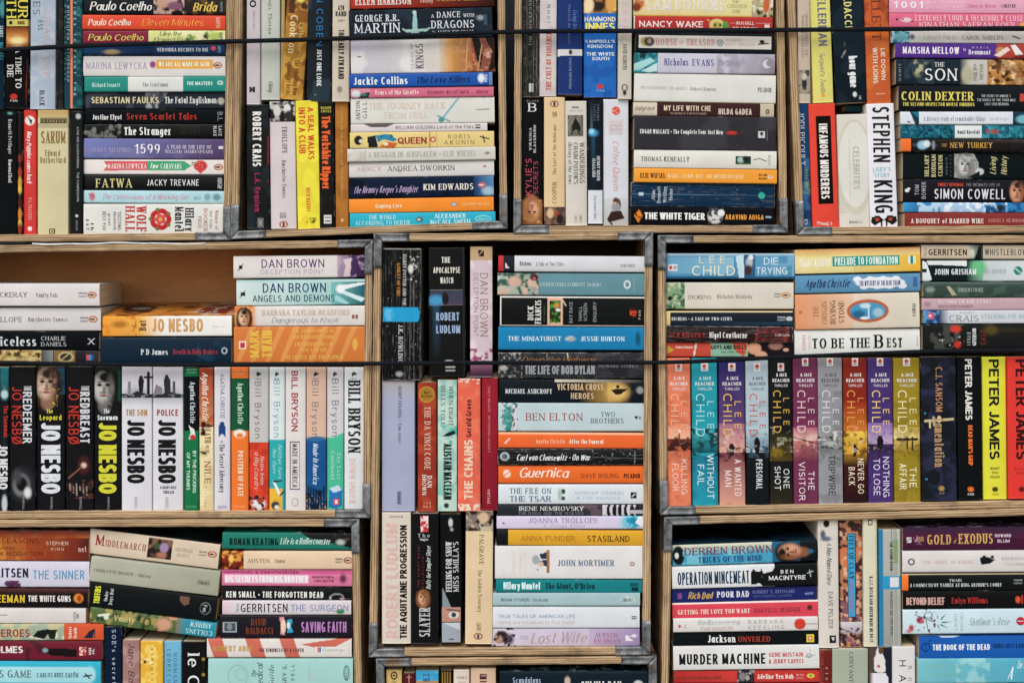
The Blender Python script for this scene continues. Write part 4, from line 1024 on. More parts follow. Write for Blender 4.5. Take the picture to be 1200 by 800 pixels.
book('V', 653.5, -52, 682.5, 111, 0, '#163876', 'navy blue hardback with a white band across its spine', R(58, 65.5, '#dcdad8'), E(61.5, .52, 3, 2.2, '#3a3630', .4), Po('#dcdad8', (58, 0), (67, 0), (65, .15), (58, .15)), Gd(-52, -5, '#20488c', '#163876'),
     T('Living Arts', 12, 38, .62, .8, '#5f86c0', 'i'), T('Patricia de Nevers', 6, 52, .42, .52, '#8a92a8', 's'), T('PENGUIN BOOKS', 68, 104, .46, .56, '#a0a8bc', 's', 'u'), wear=.5)
book('V', 684, -50, 722.5, 114, 0, '#1d6fc0', 'thick bright blue book with three titles set across it', R(-50, 15.5, '#a8783a'), N(-50, 15.5, '#e8c878', 8, .48), N(-50, 15.5, '#5a3020', 6, .55), E(8, .45, 6, 7, '#2e2220', .5), E(4, .82, 10, 6, '#e0a858', .5), E(6, .15, 9, 6, '#f0d8b0', .5), Ln(39.5, .1, 39.5, .8, .7, '#7ab0e0'), N(60, 114, '#1562ae', 14, .5), E(101.5, .5, 2.8, 4, '#d03a3c', .2),
     T('HAMMOND', 20, 25.5, .03, .97, '#f2ead0', 'S', 'n'), T('INNES', 27, 36, .05, .95, '#f2e46a', 'K', 'n'), T("CAMPBELL'S", 47, 50.5, .05, .95, '#e4eaf0', 'K', 'n'), T('KINGDOM', 52.5, 56.5, .12, .88, '#e4eaf0', 'K', 'n'), T('THE WHITE', 61.5, 65.5, .08, .94, '#e4eaf0', 'K', 'n'), T('SOUTH', 67, 71, .25, .78, '#e4eaf0', 'K', 'n'), T('PAN', 105.5, 107.5, .4, .62, '#b8d0ec', 'S', 'n'), gloss=True, wear=.5)
book('V', 724.5, -50, 740.5, 116, -1, '#cdc5b8', 'narrow grey cream book with a round logo near its foot', R(10, 46, '#d4c4c0', .2, .8), E(103, .5, 4, 3.6, '#4a4a46', .12), E(103, .5, 2.8, 2.4, '#cdc5b8', .15), E(109, .5, 3, 2.2, '#3c3c38', .5), T('SORCERERS', -36, 45, .3, .7, '#e0b4ac', 'l'), T('DAVID OLDROYD', 52, 82, .35, .65, '#6e6a60', 'f', 'd'))
book('V', 611, 116.5, 636, 263, -.5, '#141517', 'black paperback titled Secrets with a face print at its foot', R(234, 263, '#8a5634'), N(234, 263, '#c89058', 4, .5), P(247, .5, 11, 25, 'R', '#e0ac88', '#b07c48', '#a8694c', True), T("B", 121, 131, .3, .72, '#d8d8d6', 'F', 'n'), T('BLAKE', 117.5, 119.5, .25, .8, '#b0b0ae', 's', 'n'),
     T("VIRGINIA", 150, 176, .36, .48, '#dcdcda', 'S', 'u'), T('BLACKBURN', 147, 179, .56, .68, '#dcdcda', 'S', 'u'), T("KYLIE'S", 186, 229, .2, .48, '#d2506c', 's', 'u'), T('SECRETS', 189, 227, .56, .78, '#c24a66', 's', 'u'))
book('V', 637.5, 114, 662, 263, 0, '#e2c69a', 'tan paperback with a penguin at the top and dark picture below', penguin_up(122, .5, '#a85a3a'), R(242.5, 263, '#5a4644'), N(242.5, 263, '#8a6a54', 5, .5), E(250, .3, 6, 4, '#d8b890', .5), E(252, .65, 4, 3, '#a84a2c', .5), E(257, .75, 6, 4, '#2e2424', .5), T('CLASSICS', 131, 137, .4, .62, '#8a7450', 'S', 'u'), T('The Last of the Mohicans', 146, 205, .42, .58, '#86704a', 'f', 'u'), T('COOPER', 213, 239, .4, .6, '#786444', 'f', 'u'))
book('V', 662.5, 118.5, 688, 264, 1, '#d7d0c6', 'cream book titled Wanderings with a small dark photograph', R(135, 160, '#6f6a60', .12, .84), N(135, 160, '#8a8478', 4, .5, .12, .84), Po('#221f1e', (142, .4), (138, .48), (142, .58), (150, .72), (154, .7), (152, .5), (154, .34), (149, .3)), Ln(152, .35, 158, .3, 1.4, '#22201e'), Ln(152, .6, 158, .66, 1.4, '#22201e'), Ln(126, .35, 126, .62, 1.6, '#4a4640'), T('FAWCETT CREST', 129, 131, .2, .8, '#9a9488', 's', 'n'),
     T('WANDERINGS', 167, 215, .66, .88, '#2e2c2a', 'f'), T("CHAIM POTOK'S", 167, 216, .38, .58, '#3a3834', 'f'), T('History of the Jews', 167, 216, .14, .3, '#4a4844', 'f'), T('FAWCETT', 252, 261, .62, .75, '#9a9488', 's'), T('CREST', 252, 261, .4, .52, '#9a9488', 's'))
book('V', 689, 117, 706.5, 262, 0, '#1a212b', 'navy black paperback with a white foot and blue glow', R(223, 262, '#dadbe0', .03, .97), E(156, .35, 4, 5, '#4aa0cc', .9), E(154, .25, 3, 3, '#a0d8ec', .8), T('COLLINS', 122, 142, .6, .75, '#8a929c', 'f', 'd'), T('CLASSICS', 122, 142, .38, .5, '#8a929c', 'f', 'd'), T('HENRY RIDER', 183, 212, .6, .8, '#d8dce0', 'F'), T('HAGGARD', 186, 208, .3, .5, '#d8dce0', 'F'), T('King Solomon\'s Mines', 229, 258, .4, .58, '#8c9ab0', 'i'), wear=.3)
book('V', 707, 116.5, 736.5, 264, 0, '#d8d9df', 'pale lilac white book with a seated girl at its foot', E(130, .5, 5, 5, '#dd5a4c', .12), N(125, 136, '#f0c0b8', 2, .58, .35, .65), R(140, 158, '#dad2d4', .2, .8), Gd(232, 264, '#d0d0d4', '#b8b8b4'), E(236, .5, 4.5, 3.5, '#5a3a2c', .3), E(240, .6, 7, 3, '#6a4632', .4), E(243, .5, 6, 5, '#9a9c9c', .3), Po('#3c2220', (248, .3), (247, .7), (256, .85), (260, .3), (257, .15)), Ln(258, .2, 263, .35, 2, '#3a2624'), E(238, .45, 1.6, 1.4, '#d8a890', .2), T('CHERRY', 142, 158, .25, .75, '#d8c4c8', 'f'), T('Coffee Queens', 165, 226, .38, .64, '#dc9c9c', 'i'))

book('H', 742, -14, 906, 20, 2, '#e2cf9a', 'thick pale yellow paperback with outlined letters, topmost in its pile', Gd(742, 882, '#e6d09a', '#e4dca0'), Ln(742, .97, 880, .97, 1.2, '#d8c23a'), E(749, .55, 6, 7, '#c87a40', .5), E(746, .7, 5, 5, '#8a4626', .5), E(751, .35, 4, 4, '#e8c8a0', .5), R(881, 906, '#b8ae84'), N(881, 906, '#e8e0cc', 4, .5), N(881, 906, '#3a3a2c', 4, .6), E(898, .6, 4, 8, '#d06c3c', .5),
     T('SAM BOURNE', 755.5, 850, .38, .79, '#e6e0da', 'K'), T('SAM BOURNE', 756, 849, .40, .77, '#e6d8b0', 's'), T('THE', 858, 866, .42, .52, '#a89a7a', 'f'), T('CHOSEN', 852, 875, .56, .68, '#a89a7a', 'f'), T('ONE', 858, 868, .74, .86, '#a89a7a', 'f'))
book('H', 742.5, 19.5, 905.5, 37.5, 1.5, '#b83a36', 'red paperback with white capitals and a pale green figure, under the cord', R(742.5, 744, '#dcd0c8'), E(840, .55, 8.5, 7, '#d8cc7c', .3), E(840, .6, 5, 5, '#b8ac58', .4), E(838, .55, 1.2, 2.2, '#4a4424', .4), E(844, .55, 1.2, 2.2, '#4a4424', .4), E(850, .6, 4, 5, '#5f9a4a', .5), Ln(829, .2, 832, .3, 1, '#c8d060'), R(896, 902, '#ead8d4', .5, .8), Ln(856, .42, 862, .42, .6, '#e8c0b8'), Ln(886, .42, 903, .42, .6, '#e8c0b8'),
     T('NANCY WAKE', 749, 824, .32, .72, '#f0e4e0', 'S'), T('RUSSELL', 863, 884, .32, .52, '#eed8d4', 'S'), T('BRADDON', 859, 888, .66, .9, '#eed8d4', 'S'))
book('H', 745, 38.5, 906.5, 62, 2, '#1b262c', 'cream spined book with a dark border, titled House of Treason', R(748.5, 904, '#e6ddd4', .16, .8), E(756, .48, 5, 5.4, '#b8ac5a', .3), E(761, .48, 6, 5.6, '#5a4a52', .3), E(761, .45, 2.5, 3, '#b89c90', .4), E(844, .5, 4, 4, '#7fa0a0', .2), E(844, .5, 2.6, 2.6, '#e6ddd4', .2), E(844, .5, 1.6, 1.6, '#7f9098', .3), Ln(889, .55, 900, .5, 1.6, '#2a2828'), E(893, .42, 3, 2, '#2a2828', .3),
     T('HOUSE', 768, 794, .32, .64, '#d9a29a', 'F'), T('OF', 796, 801, .42, .58, '#d9b0a8', 'f'), T('TREASON', 804, 838, .32, .64, '#d9a29a', 'F'), T('ROBERT', 851, 870, .28, .42, '#c8b0ac', 'f'), T('HUTCHINSON', 850, 885, .5, .66, '#c8b0ac', 'f'))
book('H', 743, 62.8, 908, 86.3, 2, '#cbc7d6', 'lilac grey paperback with a teal picture, titled The Divide', R(743, 771, '#2f9aa4'), N(743, 771, '#1c6a74', 8, .5), Po('#a8d4d4', (743, .55), (762, .25), (768, .4), (750, .85), (743, .9)), Po('#14343c', (750, 0), (758, 0), (756, .25), (750, .3)), Po('#c8e2e0', (752, .9), (770, .5), (770, .9), (760, 1)), Gd(850, 908, '#cbc7d6', '#8f8892'), N(840, 908, '#b0a8b4', 10, .5), E(899, .5, 5, 5, '#d8d4dc', .15), E(902, .45, 4, 4, '#988f9a', .2),
     T('Nicholas', 778, 807, .28, .62, '#5a5c92', 'f'), T('EVANS', 811, 837, .3, .62, '#5a5c92', 'f'), T('The Divide', 842, 867, .34, .6, '#9a94ac', 'f'))
book('H', 743, 87, 909, 120.5, 3, '#dfddd7', 'thick plain white paperback with tiny grey lettering', Ln(743, .98, 909, .98, .8, '#b8a878'), T('THE VOLUNTEERS THE ANGELS', 750, 805, .46, .56, '#b4b2ac', 'f'), T('Naheed Ramzan', 809, 839, .46, .58, '#a8a69e', 'f'), T('PICADOR', 888, 904, .44, .6, '#4c4a46', 'f'), wear=.35)
book('H', 742, 121, 907, 136.5, 2, '#47292a', 'brown paperback with cream ends, titled My Life with Che', R(742, 770, '#d3c8b4'), R(891, 907, '#c9bda4'), E(899.5, .6, 2.4, 3, '#5a5444', .3), E(899.5, .6, 1, 1.4, '#c9bda4', .3), Ln(745, .82, 766, .82, .5, '#a89c84'), T('palgrave', 744, 768, .25, .6, '#7a705c', 'i'), T('MY LIFE WITH CHE', 778, 833, .2, .6, '#dcc8b0', 'S'), T('THE MAKING OF A REVOLUTIONARY', 785, 828, .72, .88, '#b8a088', 's'), T('HILDA GADEA', 842, 881, .4, .84, '#d8c8b8', 'S'))
book('H', 743, 136.5, 909, 176, 2, '#3a383d', 'thick charcoal paperback titled The Complete Four Just Men', E(857, .48, 6.5, 2.2, '#c23c30', .3), E(868, .48, 1.2, 1, '#7a3432', .4), R(888, 896.5, '#d4d4d2', .42, .62), Po('#3a383d', (890, .45), (893, .6), (895, .45)), Ln(899, .36, 899, .7, .6, '#8a8a8c'), T('EDGAR WALLACE * The Complete Four Just Men', 750, 847, .4, .53, '#dcdad8', 'S'), N(743, 909, '#46444a', 30, .5), wear=.55, gloss=False)
book('H', 743, 176.3, 910, 197.5, 2, '#e0dcd4', 'white paperback with a small dark picture near its right end', R(862, 880, '#28403c', .3, .74), E(868, .5, 4, 3.5, '#a8c4bc', .5), E(874, .45, 4, 3, '#1c2a20', .5), R(862, 880, '#7a8a4c', .7, .76), Ln(883, .5, 890, .42, 1, '#4a4a48'), Ln(890, .42, 898, .56, 1, '#4a4a48'), T('SCEPTRE', 900, 903, .2, .8, '#9aa08c', 's', 'u'), T('THOMAS KENEALLY', 751, 808, .38, .64, '#5e5c58', 'f'))
book('H', 743, 198, 910.5, 214.5, 2, '#f2a32a', 'amber paperback with dark and white capitals', E(903, .52, 3, 1.6, '#e8d8d0', .3), E(903, .5, 1.6, .8, '#b03c34', .3), T('ELIE WIESEL', 750, 780, .34, .68, '#4a2c16', 'F'), T('NIGHT. DAWN. DAY', 783, 824, .38, .68, '#f8dca4', 's'), T('AND ANOTHER DAY LATER', 828, 871, .38, .68, '#f8dca4', 's'), T('HILL AND', 889, 899, .3, .46, '#6a3c1c', 'S'), T('WANG', 889, 899, .56, .72, '#6a3c1c', 'S'))
book('H', 739.5, 214.5, 908, 242.5, 2, '#123653', 'worn dark blue paperback with a small teal disc', Ln(741, .5, 906, .48, .8, '#5c7a90'), E(892.5, .5, 3.9, 3.9, '#35b09c', .15), R(748, 754, '#b8ccd8', .42, .56), T('Alan', 763.5, 767.5, .32, .74, '#d0dae2', 'f', 'u'), T('Bennett', 770, 774, .16, .86, '#d0dae2', 'f', 'u'), T('Writing', 777, 781, .18, .84, '#d0dae2', 'f', 'u'), T('Home', 784, 788, .24, .74, '#d0dae2', 'f', 'u'), wear=1.0)
book('H', 739, 243, 907, 264, 2, '#12141b', 'black paperback titled The White Tiger', Po('#e88a28', (743, .5), (749, .15), (753, .5), (748, .9)), N(744, 753, '#5a2a16', 2, .55, .2, .8), E(838, .5, 8.5, 8.5, '#d6d4d4', .3), N(830, 848, '#4a4850', 2.4, .5), E(845, .3, 4, 4, '#e4e2e0', .3), Ln(898, .5, 903, .5, 1.6, '#a8ccd8'), T('THE WHITE TIGER', 755, 826, .32, .7, '#eeeceb', 'K'), T('ARAVIND ADIGA', 850, 895, .38, .66, '#e8a038', 'S'))

# ================= crate 4, top right =================
GROUP = 'books in the upper right crate'
book('V', 935, -50, 949.5, 121, 1, '#cab8a6', 'tan book with a small faded photograph low on its spine', R(82, 110, '#a89a8a', .05, .95), N(82, 110, '#3a3834', 4, .54, .05, .95), E(98, .5, 7, 3, '#2e3434', .4), E(90, .5, 4, 3, '#c8c0b4', .4), T('UNDERSTANDING THE', 16, 66, .6, .8, '#8a7a6c', 'f'), T('WORDS OF OTHER LIVES', 18, 68, .3, .5, '#8a7a6c', 'f'), wear=.5)
book('V', 950, -54, 974, 120.5, 6, '#e0d676', 'pale yellow book with slate blue capitals and a script title', Gd(-54, 10, '#d8dc70', '#e2d878'), T('FAYE KELLERMAN', -44, 54, .36, .78, '#70788a', 'S'), T('Serpent\'s Tooth', 62, 110, .38, .62, '#7c8088', 'i'), E(112, .5, 2.4, 2.4, '#e8a838', .3))
book('V', 976, -54, 1013, 120.5, 8, '#14202a', 'thick black book titled hour game with a pale hand fan', E(52, .58, 8.5, 9, '#c9c2b8', .25), E(52, .6, 5, 5, '#e0d8d0', .4), E(56, .52, 3, 3, '#6a6662', .5), Ln(60, .36, 67, .24, 1.6, '#c0b8ae'), N(-54, 120, '#1e2e3a', 24, .5), T('DAVID BALDACCI', -52, 33, .38, .62, '#e2d488', 'S'), T('hour game', 66, 103, .46, .72, '#e6e6e6', 'K'), E(111, .6, 3, 2.4, '#dcdcdc', .5), T('PAN', 113, 117, .72, .8, '#c0c0c0', 's'), wear=.5)
book('V', 1014, -50, 1042, 121.5, 5, '#c8602a', 'burnt orange book titled Lie Down with Lions', N(-50, 30, '#a84a24', 9, .5), N(40, 120, '#d0702e', 14, .5), Gd(38, 48, '#e87a24', '#c8602a'), T('M. FOLLETT', -44, 48, .28, .66, '#7a3c28', 'f'), T('LIE DOWN', 57, 94, .62, .8, '#f0dccc', 'S'), T('WITH LIONS', 56, 98, .28, .48, '#f0dccc', 'S'), *[E(110, .42 + i * .09, .9, .9, '#f0d8c0', .4) for i in range(4)])
book('V', 935, 122, 949, 267, 3, '#20446e', 'narrow blue book with thin white capitals beside the red one', N(180, 267, '#3a6a96', 9, .5), N(190, 230, '#7a9a5a', 5, .6), T('JODI PICOULT', 131, 194, .2, .62, '#ced6de', 'f'), T('TENTH CIRCLE', 196, 228, .55, .8, '#8ab08c', 'f'), T('P', 257, 264, .3, .7, '#d8dce0', 'F'))
book('V', 950, 121.5, 981, 267.5, 5, '#e64a36', 'bright red book titled Infamous Murderers on a black panel', R(136, 239, '#17130f', .24, .82), T('INFAMOUS MURDERERS', 145, 233, .36, .68, '#f2ebe4', 'S'), Ln(260, .2, 264, .6, 1.2, '#f0c8c0'), T('TIMES', 260.5, 264, .15, .75, '#f0d0c8', 'S', 'n'), gloss=False)
book('V', 982, 134, 1018, 268, 3, '#dad6cb', 'cream white book with a large pale ring and grey capitals', E(196, .55, 56, 22, '#cfc9b8', .03), E(193, .55, 50, 19, '#dedbd2', .03), N(225, 250, '#c8c0ac', 16, .5, st=.5), T('CELEBRITIES', 172, 222, .5, .7, '#9a988e', 'l'), T('the untold stories of our times', 162, 232, .36, .42, '#b8b4a8', 'l'), T('boo', 258, 262, .34, .58, '#6a685e', 'S', 'n'), T('ks', 258, 262, .6, .74, '#a8a69a', 's', 'n'))
book('V', 1018, 121.5, 1050, 268, 5, '#e8e5ea', 'white book with huge hand drawn black letters and a butterfly', T('STEPHEN', 125, 190, .2, .82, '#1c1c20', 'h'), T("LISEY'S", 196, 201, .15, .8, '#48b4bc', 's', 'n'), T('STORY', 203, 208, .2, .75, '#48b4bc', 's', 'n'), T('KING', 211, 250, .18, .85, '#1c1c20', 'h'), Po('#222020', (254, .05), (252, .3), (258, .5), (264, .15), (260, .02)), Po('#222020', (254, .95), (252, .65), (258, .5), (264, .8), (260, .98)), E(257, .25, 2, 2.4, '#c24a30', .3), E(257, .73, 2, 2.4, '#c24a30', .3), E(262, .4, 4, 1.2, '#111', .3), E(262, .58, 4, 1.2, '#1c1c1c', .3), gloss=False)
book('H', 990, 123.5, 1018, 131, 0, '#0f4a5a', 'small dark teal book lying in the gap beside the white one', wear=.2, d0=26)

EX = 1226
book('H', 1042, -6, EX, 15.8, 1, '#e9a8c0', 'pale pink paperback marked 1001 in white numerals', Gd(1042, EX, '#eaa4be', '#e6aec4'), T('1001', 1048, 1082, .38, .74, '#f8eef0', 'K'), T('NIGHTS ON THE SOFA', 1085, 1130, .36, .5, '#f2d8e2', 's'), T('AND OTHER WAYS', 1085, 1130, .62, .76, '#f2d8e2', 's'), T('Diana de Winter', 1134, 1168, .5, .7, '#d07898', 's'), T('CARAVAN', 1173, 1190, .5, .68, '#5a3440', 'f'))
book('H', 1042, 16.2, EX, 33.5, 1, '#e06c8c', 'rose pink paperback titled Extremely Loud and Incredibly Close', E(1051, .42, 1.6, 1.4, '#2a2024', .3), E(1062, .45, 6, 2.6, '#e8ccd0', .5), E(1058, .4, 1.4, 1, '#3a282c', .3), E(1069, .55, 1.4, 1, '#3a282c', .3), E(1200, .8, 5, 4, '#e0b850', .4), T('EXTREMELY LOUD & INCREDIBLY CLOSE', 1072, 1199, .12, .5, '#f2c2cc', 'f'), T('JONATHAN SAFRAN FOER', 1075, 1190, .58, .96, '#f6d4da', 'f'))
book('H', 1044, 36.5, EX, 51, 1, '#d6d1cb', 'thin grey white paperback just below the upper cord', R(1044, 1066, '#3a7a8a'), N(1044, 1066, '#a8d0d8', 3, .5), E(1056, .5, 8, 5, '#7ab8c4', .6), E(1069, .5, 3, 3, '#6a707a', .7), Ln(1187, .4, 1195, .6, 1.4, '#2a2a2a'), T('Larry\'s Party', 1082, 1122, .35, .7, '#b8b0a8', 'i'), T('CAROL SHIELDS', 1127, 1176, .38, .7, '#8a8278', 'f'), wear=.3)
book('H', 1049, 51.3, EX, 68.5, 1.5, '#5b3690', 'purple paperback titled Marsha Mellow', R(1168, EX, '#b8443c'), E(1173, .5, 6, 5, '#c8905a', .4), Po('#ecd8cc', (1165, .8), (1180, .2), (1184, .4), (1172, .9)), Po('#f0e8e4', (1184, .1), (1190, .05), (1199, .7), (1192, .95)), E(1196, .9, 8, 3, '#8a2a28', .5), T('MARSHA MELLOW', 1058, 1124, .25, .72, '#eee4f0', 'S'), T('By', 1129, 1132, .3, .5, '#d8c8e0', 's'), T('MARIA', 1139, 1158, .2, .34, '#cbb8dc', 's'), T('Beaumont', 1135, 1161, .42, .74, '#e8dcee', 'F'))
book('H', 1050, 69.5, EX, 99.5, 1, '#1a2934', 'thick dark blue book titled The Son with a rocky picture', E(1076, .35, 6, 10, '#b8b48c', .6), E(1082, .1, 6, 4, '#8a8a70', .6), N(1060, 1095, '#2e4450', 9, .5), Gd(1125, 1136, '#1a2934', '#c8c2b4'), R(1136, 1157, '#c9c4bc'), E(1134, .6, 7, 10, '#b8b49a', .5), R(1157, EX, '#c08848'), N(1157, EX, '#f0d09a', 6, .5), N(1157, EX, '#4a2a14', 5, .56), N(1157, EX, '#8a5426', 9, .5, st=.6), T('SIMON', 1053, 1056, .2, .85, '#a8b0b4', 's', 'd'),
     T('THE', 1095, 1107, .13, .3, '#e4e2e0', 'f'), T('SON', 1083, 1122, .38, .84, '#ecebe8', 'f'), T('PHILIPP', 1141, 1145, .18, .84, '#6a665e', 'f', 'u'), T('MEYER', 1148, 1152, .18, .8, '#6a665e', 'f', 'u'), gloss=True)
book('H', 1053, 100.3, EX, 130, 1, '#0e171e', 'thick black book with heavy yellow capitals and a subtitle', R(1195, 1203, '#c8483c', .32, .62), T('COLIN DEXTER', 1056, 1141, .26, .6, '#e6d468', 'F'), T('THE SECOND INSPECTOR MORSE OMNIBUS', 1058, 1142, .68, .82, '#dccb62', 'S'), T('THE SECRET OF ANNEXE 3', 1150, 1184, .36, .46, '#c4c8c8', 's'), T('THE RIDDLE OF THE THIRD MILE', 1145, 1190, .52, .62, '#c4c8c8', 's'), T('LAST SEEN WEARING', 1154, 1182, .68, .78, '#c4c8c8', 's'))
book('H', 1055, 131, EX, 146, 0, '#dcdfe6', 'white paperback with teal corners and a thin grey title', Po('#123c50', (1066, 0), (1077, 0), (1077, 1), (1073, 1)), Po('#1f7a8c', (1068, 0), (1077, 0), (1077, .5)), E(1065, .8, 1.8, 1, '#3a4048', .3), Po('#123c50', (1187, 0), (EX, 0), (EX, 1), (1187, 1)), E(1200, .6, 9, 5, '#7ab8c8', .5), T('A history study of remarkable things', 1082, 1155, .38, .72, '#9a9aa6', 'f'), T('Jon McGregor', 1160, 1182, .4, .68, '#b8b8c2', 'l'))
book('H', 1055, 146.5, EX, 162.5, 0, '#1c6478', 'teal halftone patterned paperback with a white name label', N(1055, 1200, '#2f8a98', 3, .5), N(1055, 1118, '#123f54', 2.2, .55), N(1150, 1200, '#48a0ac', 4, .55), R(1119, 1150.5, '#e2e4e2', .02, .98), T('Hanif Kureishi', 1122, 1148, .38, .66, '#4a5660', 'S'), T('The Body', 1154, 1171, .3, .64, '#cc5040', 'I'))
book('H', 1056, 163, EX, 178, 1, '#1e1819', 'black paperback with an orange end, titled The New Turkey', R(1056, 1067.5, '#ee7624'), E(1081, .5, 6, 5, '#9cc4d8', .5), E(1086, .4, 4, 4, '#d8e0e4', .5), E(1094, .5, 2, 5, '#8a9098', .5), Gd(1100, 1200, '#2a1e16', '#3c3434', 0, .25), T('THE', 1103, 1110, .38, .62, '#b89048', 'f'), T('NEW TURKEY', 1113, 1163, .28, .7, '#d6a850', 'f'), wear=.5)
book('H', 1058, 178.5, EX, 210, 0, '#141c1e', 'thick black book with a black and white portrait photograph', R(1118, 1147, '#a8a8a6', .04, .96), N(1118, 1147, '#8a8a88', 5, .5, .04, .96), P(1131, .48, 11.5, 31.5, 'T', '#cfcfcd', '#8e8e8a', '#7e7e7c', True), N(1118, 1147, '#bcbcb8', 3.4, .6, .04, .5, .8), Po('#141c1e', (1141, .04), (1148, .04), (1150, .5), (1146, .35)), E(1148, .72, 5, 4, '#d0d0ce', .3), Po('#1c2426', (1132, .96), (1148, .7), (1148, .97)),
     T('HILLARY', 1083.5, 1088.5, .1, .9, '#d9cf98', 'F', 'u'), T('RODHAM', 1091.5, 1096.5, .08, .92, '#d9cf98', 'F', 'u'), T('CLINTON', 1099.5, 1104.5, .1, .9, '#d9cf98', 'F', 'u'), T('MEMOIR', 1108, 1110.5, .2, .84, '#7a8486', 's', 'u'), T('AUTHOR', 1113, 1115, .1, .9, '#6a7476', 's', 'u'), T('Living', 1160, 1167, .14, .82, '#d9cf98', 'i', 'u'), T('History', 1173, 1180, .1, .84, '#d9cf98', 'i', 'u'), wear=.3)
book('H', 1058, 210.5, EX, 237, 1, '#17141f', 'dark violet black book with large thin white capitals', E(1063, .5, 2.6, 2, '#e4e4e4', .3), E(1065, .42, 2, 1.2, '#e4e4e4', .3), P(1192, .52, 12, 26.5, 'T', '#dca484', '#3a2420', '#a0654a'), T('TOM', 1072, 1077, .25, .7, '#b8b4c0', 's', 'u'), T('BOWER', 1080, 1085, .12, .86, '#b8b4c0', 's', 'u'), T('SWEET REVENGE', 1099, 1129, .16, .3, '#d8503c', 'S'), T('THE INTIMATE LIFE OF', 1132, 1172, .16, .3, '#8a8690', 's'), T('SIMON COWELL', 1095, 1178, .42, .86, '#e4e2e6', 's'), gloss=True)
book('H', 1059, 237.5, EX, 249, .5, '#2f88c0', 'thin blue and white streaked paperback', Gd(1059, 1080, '#3c9ccc', '#2870a8'), N(1075, 1180, '#b8d4e8', 8, .45), R(1102, 1150, '#a8c4e0'), N(1102, 1180, '#e4ecf4', 5, .5), N(1155, 1200, '#1a5a90', 6, .5), E(1172, .5, 4, 4, '#20303c', .5), gloss=True)
book('H', 1060, 249.5, EX, 267, 0, '#8c3431', 'dark red paperback titled A Bouquet of Barbed Wire', T('A BOUQUET of BARBED WIRE', 1067, 1153, .38, .7, '#ecdcd2', 'F'), T('ANDREA NEWMAN', 1158, 1200, .38, .64, '#c88a84', 's'))
# ================= crate 5, middle left =================
GROUP = 'books in the middle left crate'
book('H', -45, 332.5, 116.5, 358.5, 0, '#dfd9d7', 'white paperback titled Vanity Fair, topmost of the left pile', penguin_oval(108), T('THACKERAY', -17, 32, .38, .6, '#5c5462', 'f'), T('Vanity Fair', 42, 68, .42, .6, '#8a8080', 'f'), T('PENGUIN', 92, 102, .38, .46, '#6a6260', 'S'), T('CLASSICS', 92, 102, .52, .6, '#6a6260', 'S'), deep=112, gloss=False)
book('H', -45, 360.5, 118, 387.5, 0, '#d9d4d3', 'white paperback titled Barchester Towers lying under Vanity Fair', penguin_oval(109), T('TROLLOPE', -17, 26, .4, .62, '#6a6468', 'f'), T('Barchester Towers', 33, 79, .42, .6, '#7c7474', 'f'), T('PENGUIN', 94, 103, .4, .48, '#6a6260', 'S'), T('CLASSICS', 94, 103, .54, .62, '#6a6260', 'S'), deep=112, gloss=False)
book('H', -45, 388.5, 116, 409.5, 1, '#10141a', 'black paperback titled Priceless with white serif letters', T('Priceless', -14, 43, .3, .8, '#d8dadc', 'F'), T('CHARLIE', 48, 77, .26, .48, '#c8c8cc', 'f'), T('DANIELS', 48, 78, .58, .8, '#c8c8cc', 'f'), Ln(81, .52, 98, .52, .7, '#7a7c80'), T('X', 103, 111, .36, .68, '#d0d0d0', 'F'), wear=.5, deep=112)
book('H', -45, 410, 115.5, 424.5, 1, '#3a3438', 'thin gold and dark paperback under Priceless', R(-45, 50, '#a8884c'), N(-45, 50, '#d0b878', 5, .5), N(-45, 50, '#4a3a28', 5, .6), Gd(48, 62, '#50504e', '#8a9490'), R(63, 88, '#8c6c40'), E(77, .55, 9, 6, '#c8bc8a', .3), E(77, .55, 7, 4.5, '#3a3430', .3), Ln(70, .9, 84, .1, 1.4, '#b8a878'), Gd(88, 100, '#2c2830', '#26242e'), R(101, 104, '#d84a6a', .35, .8), R(104, 107, '#3a9ac0', .35, .8), R(107, 110, '#2a5a8c', .35, .8), T('UP AND WATERWAYS', -4, 48, .62, .84, '#ecdca8', 'F'), deep=112)
book('H', 120, 370.5, 271.5, 394, -.5, '#f0ece6', 'orange and white paperback titled The Bat, its cover showing on top', Gd(120, 165, '#f0a02c', '#ecb050'), Gd(165, 190, '#ecb458', '#f0e8de'), N(120, 160, '#d8842a', 6, .58), E(140, .4, 9, 4, '#b87a2c', .9), T('The', 157, 160, .3, .6, '#3a2c20', 'f', 'u'), T('Bat', 163, 171, .18, .72, '#2e2620', 'f', 'u'), T('JO NESBO', 178, 238, .12, .78, '#d3a266', 'S'), T('Harvill', 250, 264, .48, .56, '#9a948c', 's'), pitch=6.5, deep=110, wear=.3, top=['#c87c2c', N(120, 272, '#e0983a', 14, .5), N(120, 272, '#5a3420', 16, .56), E(150, .55, 20, 26, '#2a211e', .3), E(152, .55, 12, 10, '#8c8a84', .3), Po('#8a3428', (225, .2), (262, .15), (268, .8), (232, .85)), N(215, 272, '#d8ccc0', 7, .58)])
book('H', 118, 395.5, 271, 425, 0, '#0f2c40', 'dark petrol blue book lying under The Bat', N(230, 265, '#1c5064', 8, .5, st=.5), E(263, .52, 3.4, 4, '#b8c4c8', .15), E(263, .52, 2, 2.6, '#0f2c40', .2), T('P D James', 165, 197, .46, .68, '#d8dadc', 'F'), T('Death in Holy Orders', 203, 255, .46, .66, '#a83a48', 'F'), gloss=True, hard=False, deep=114)
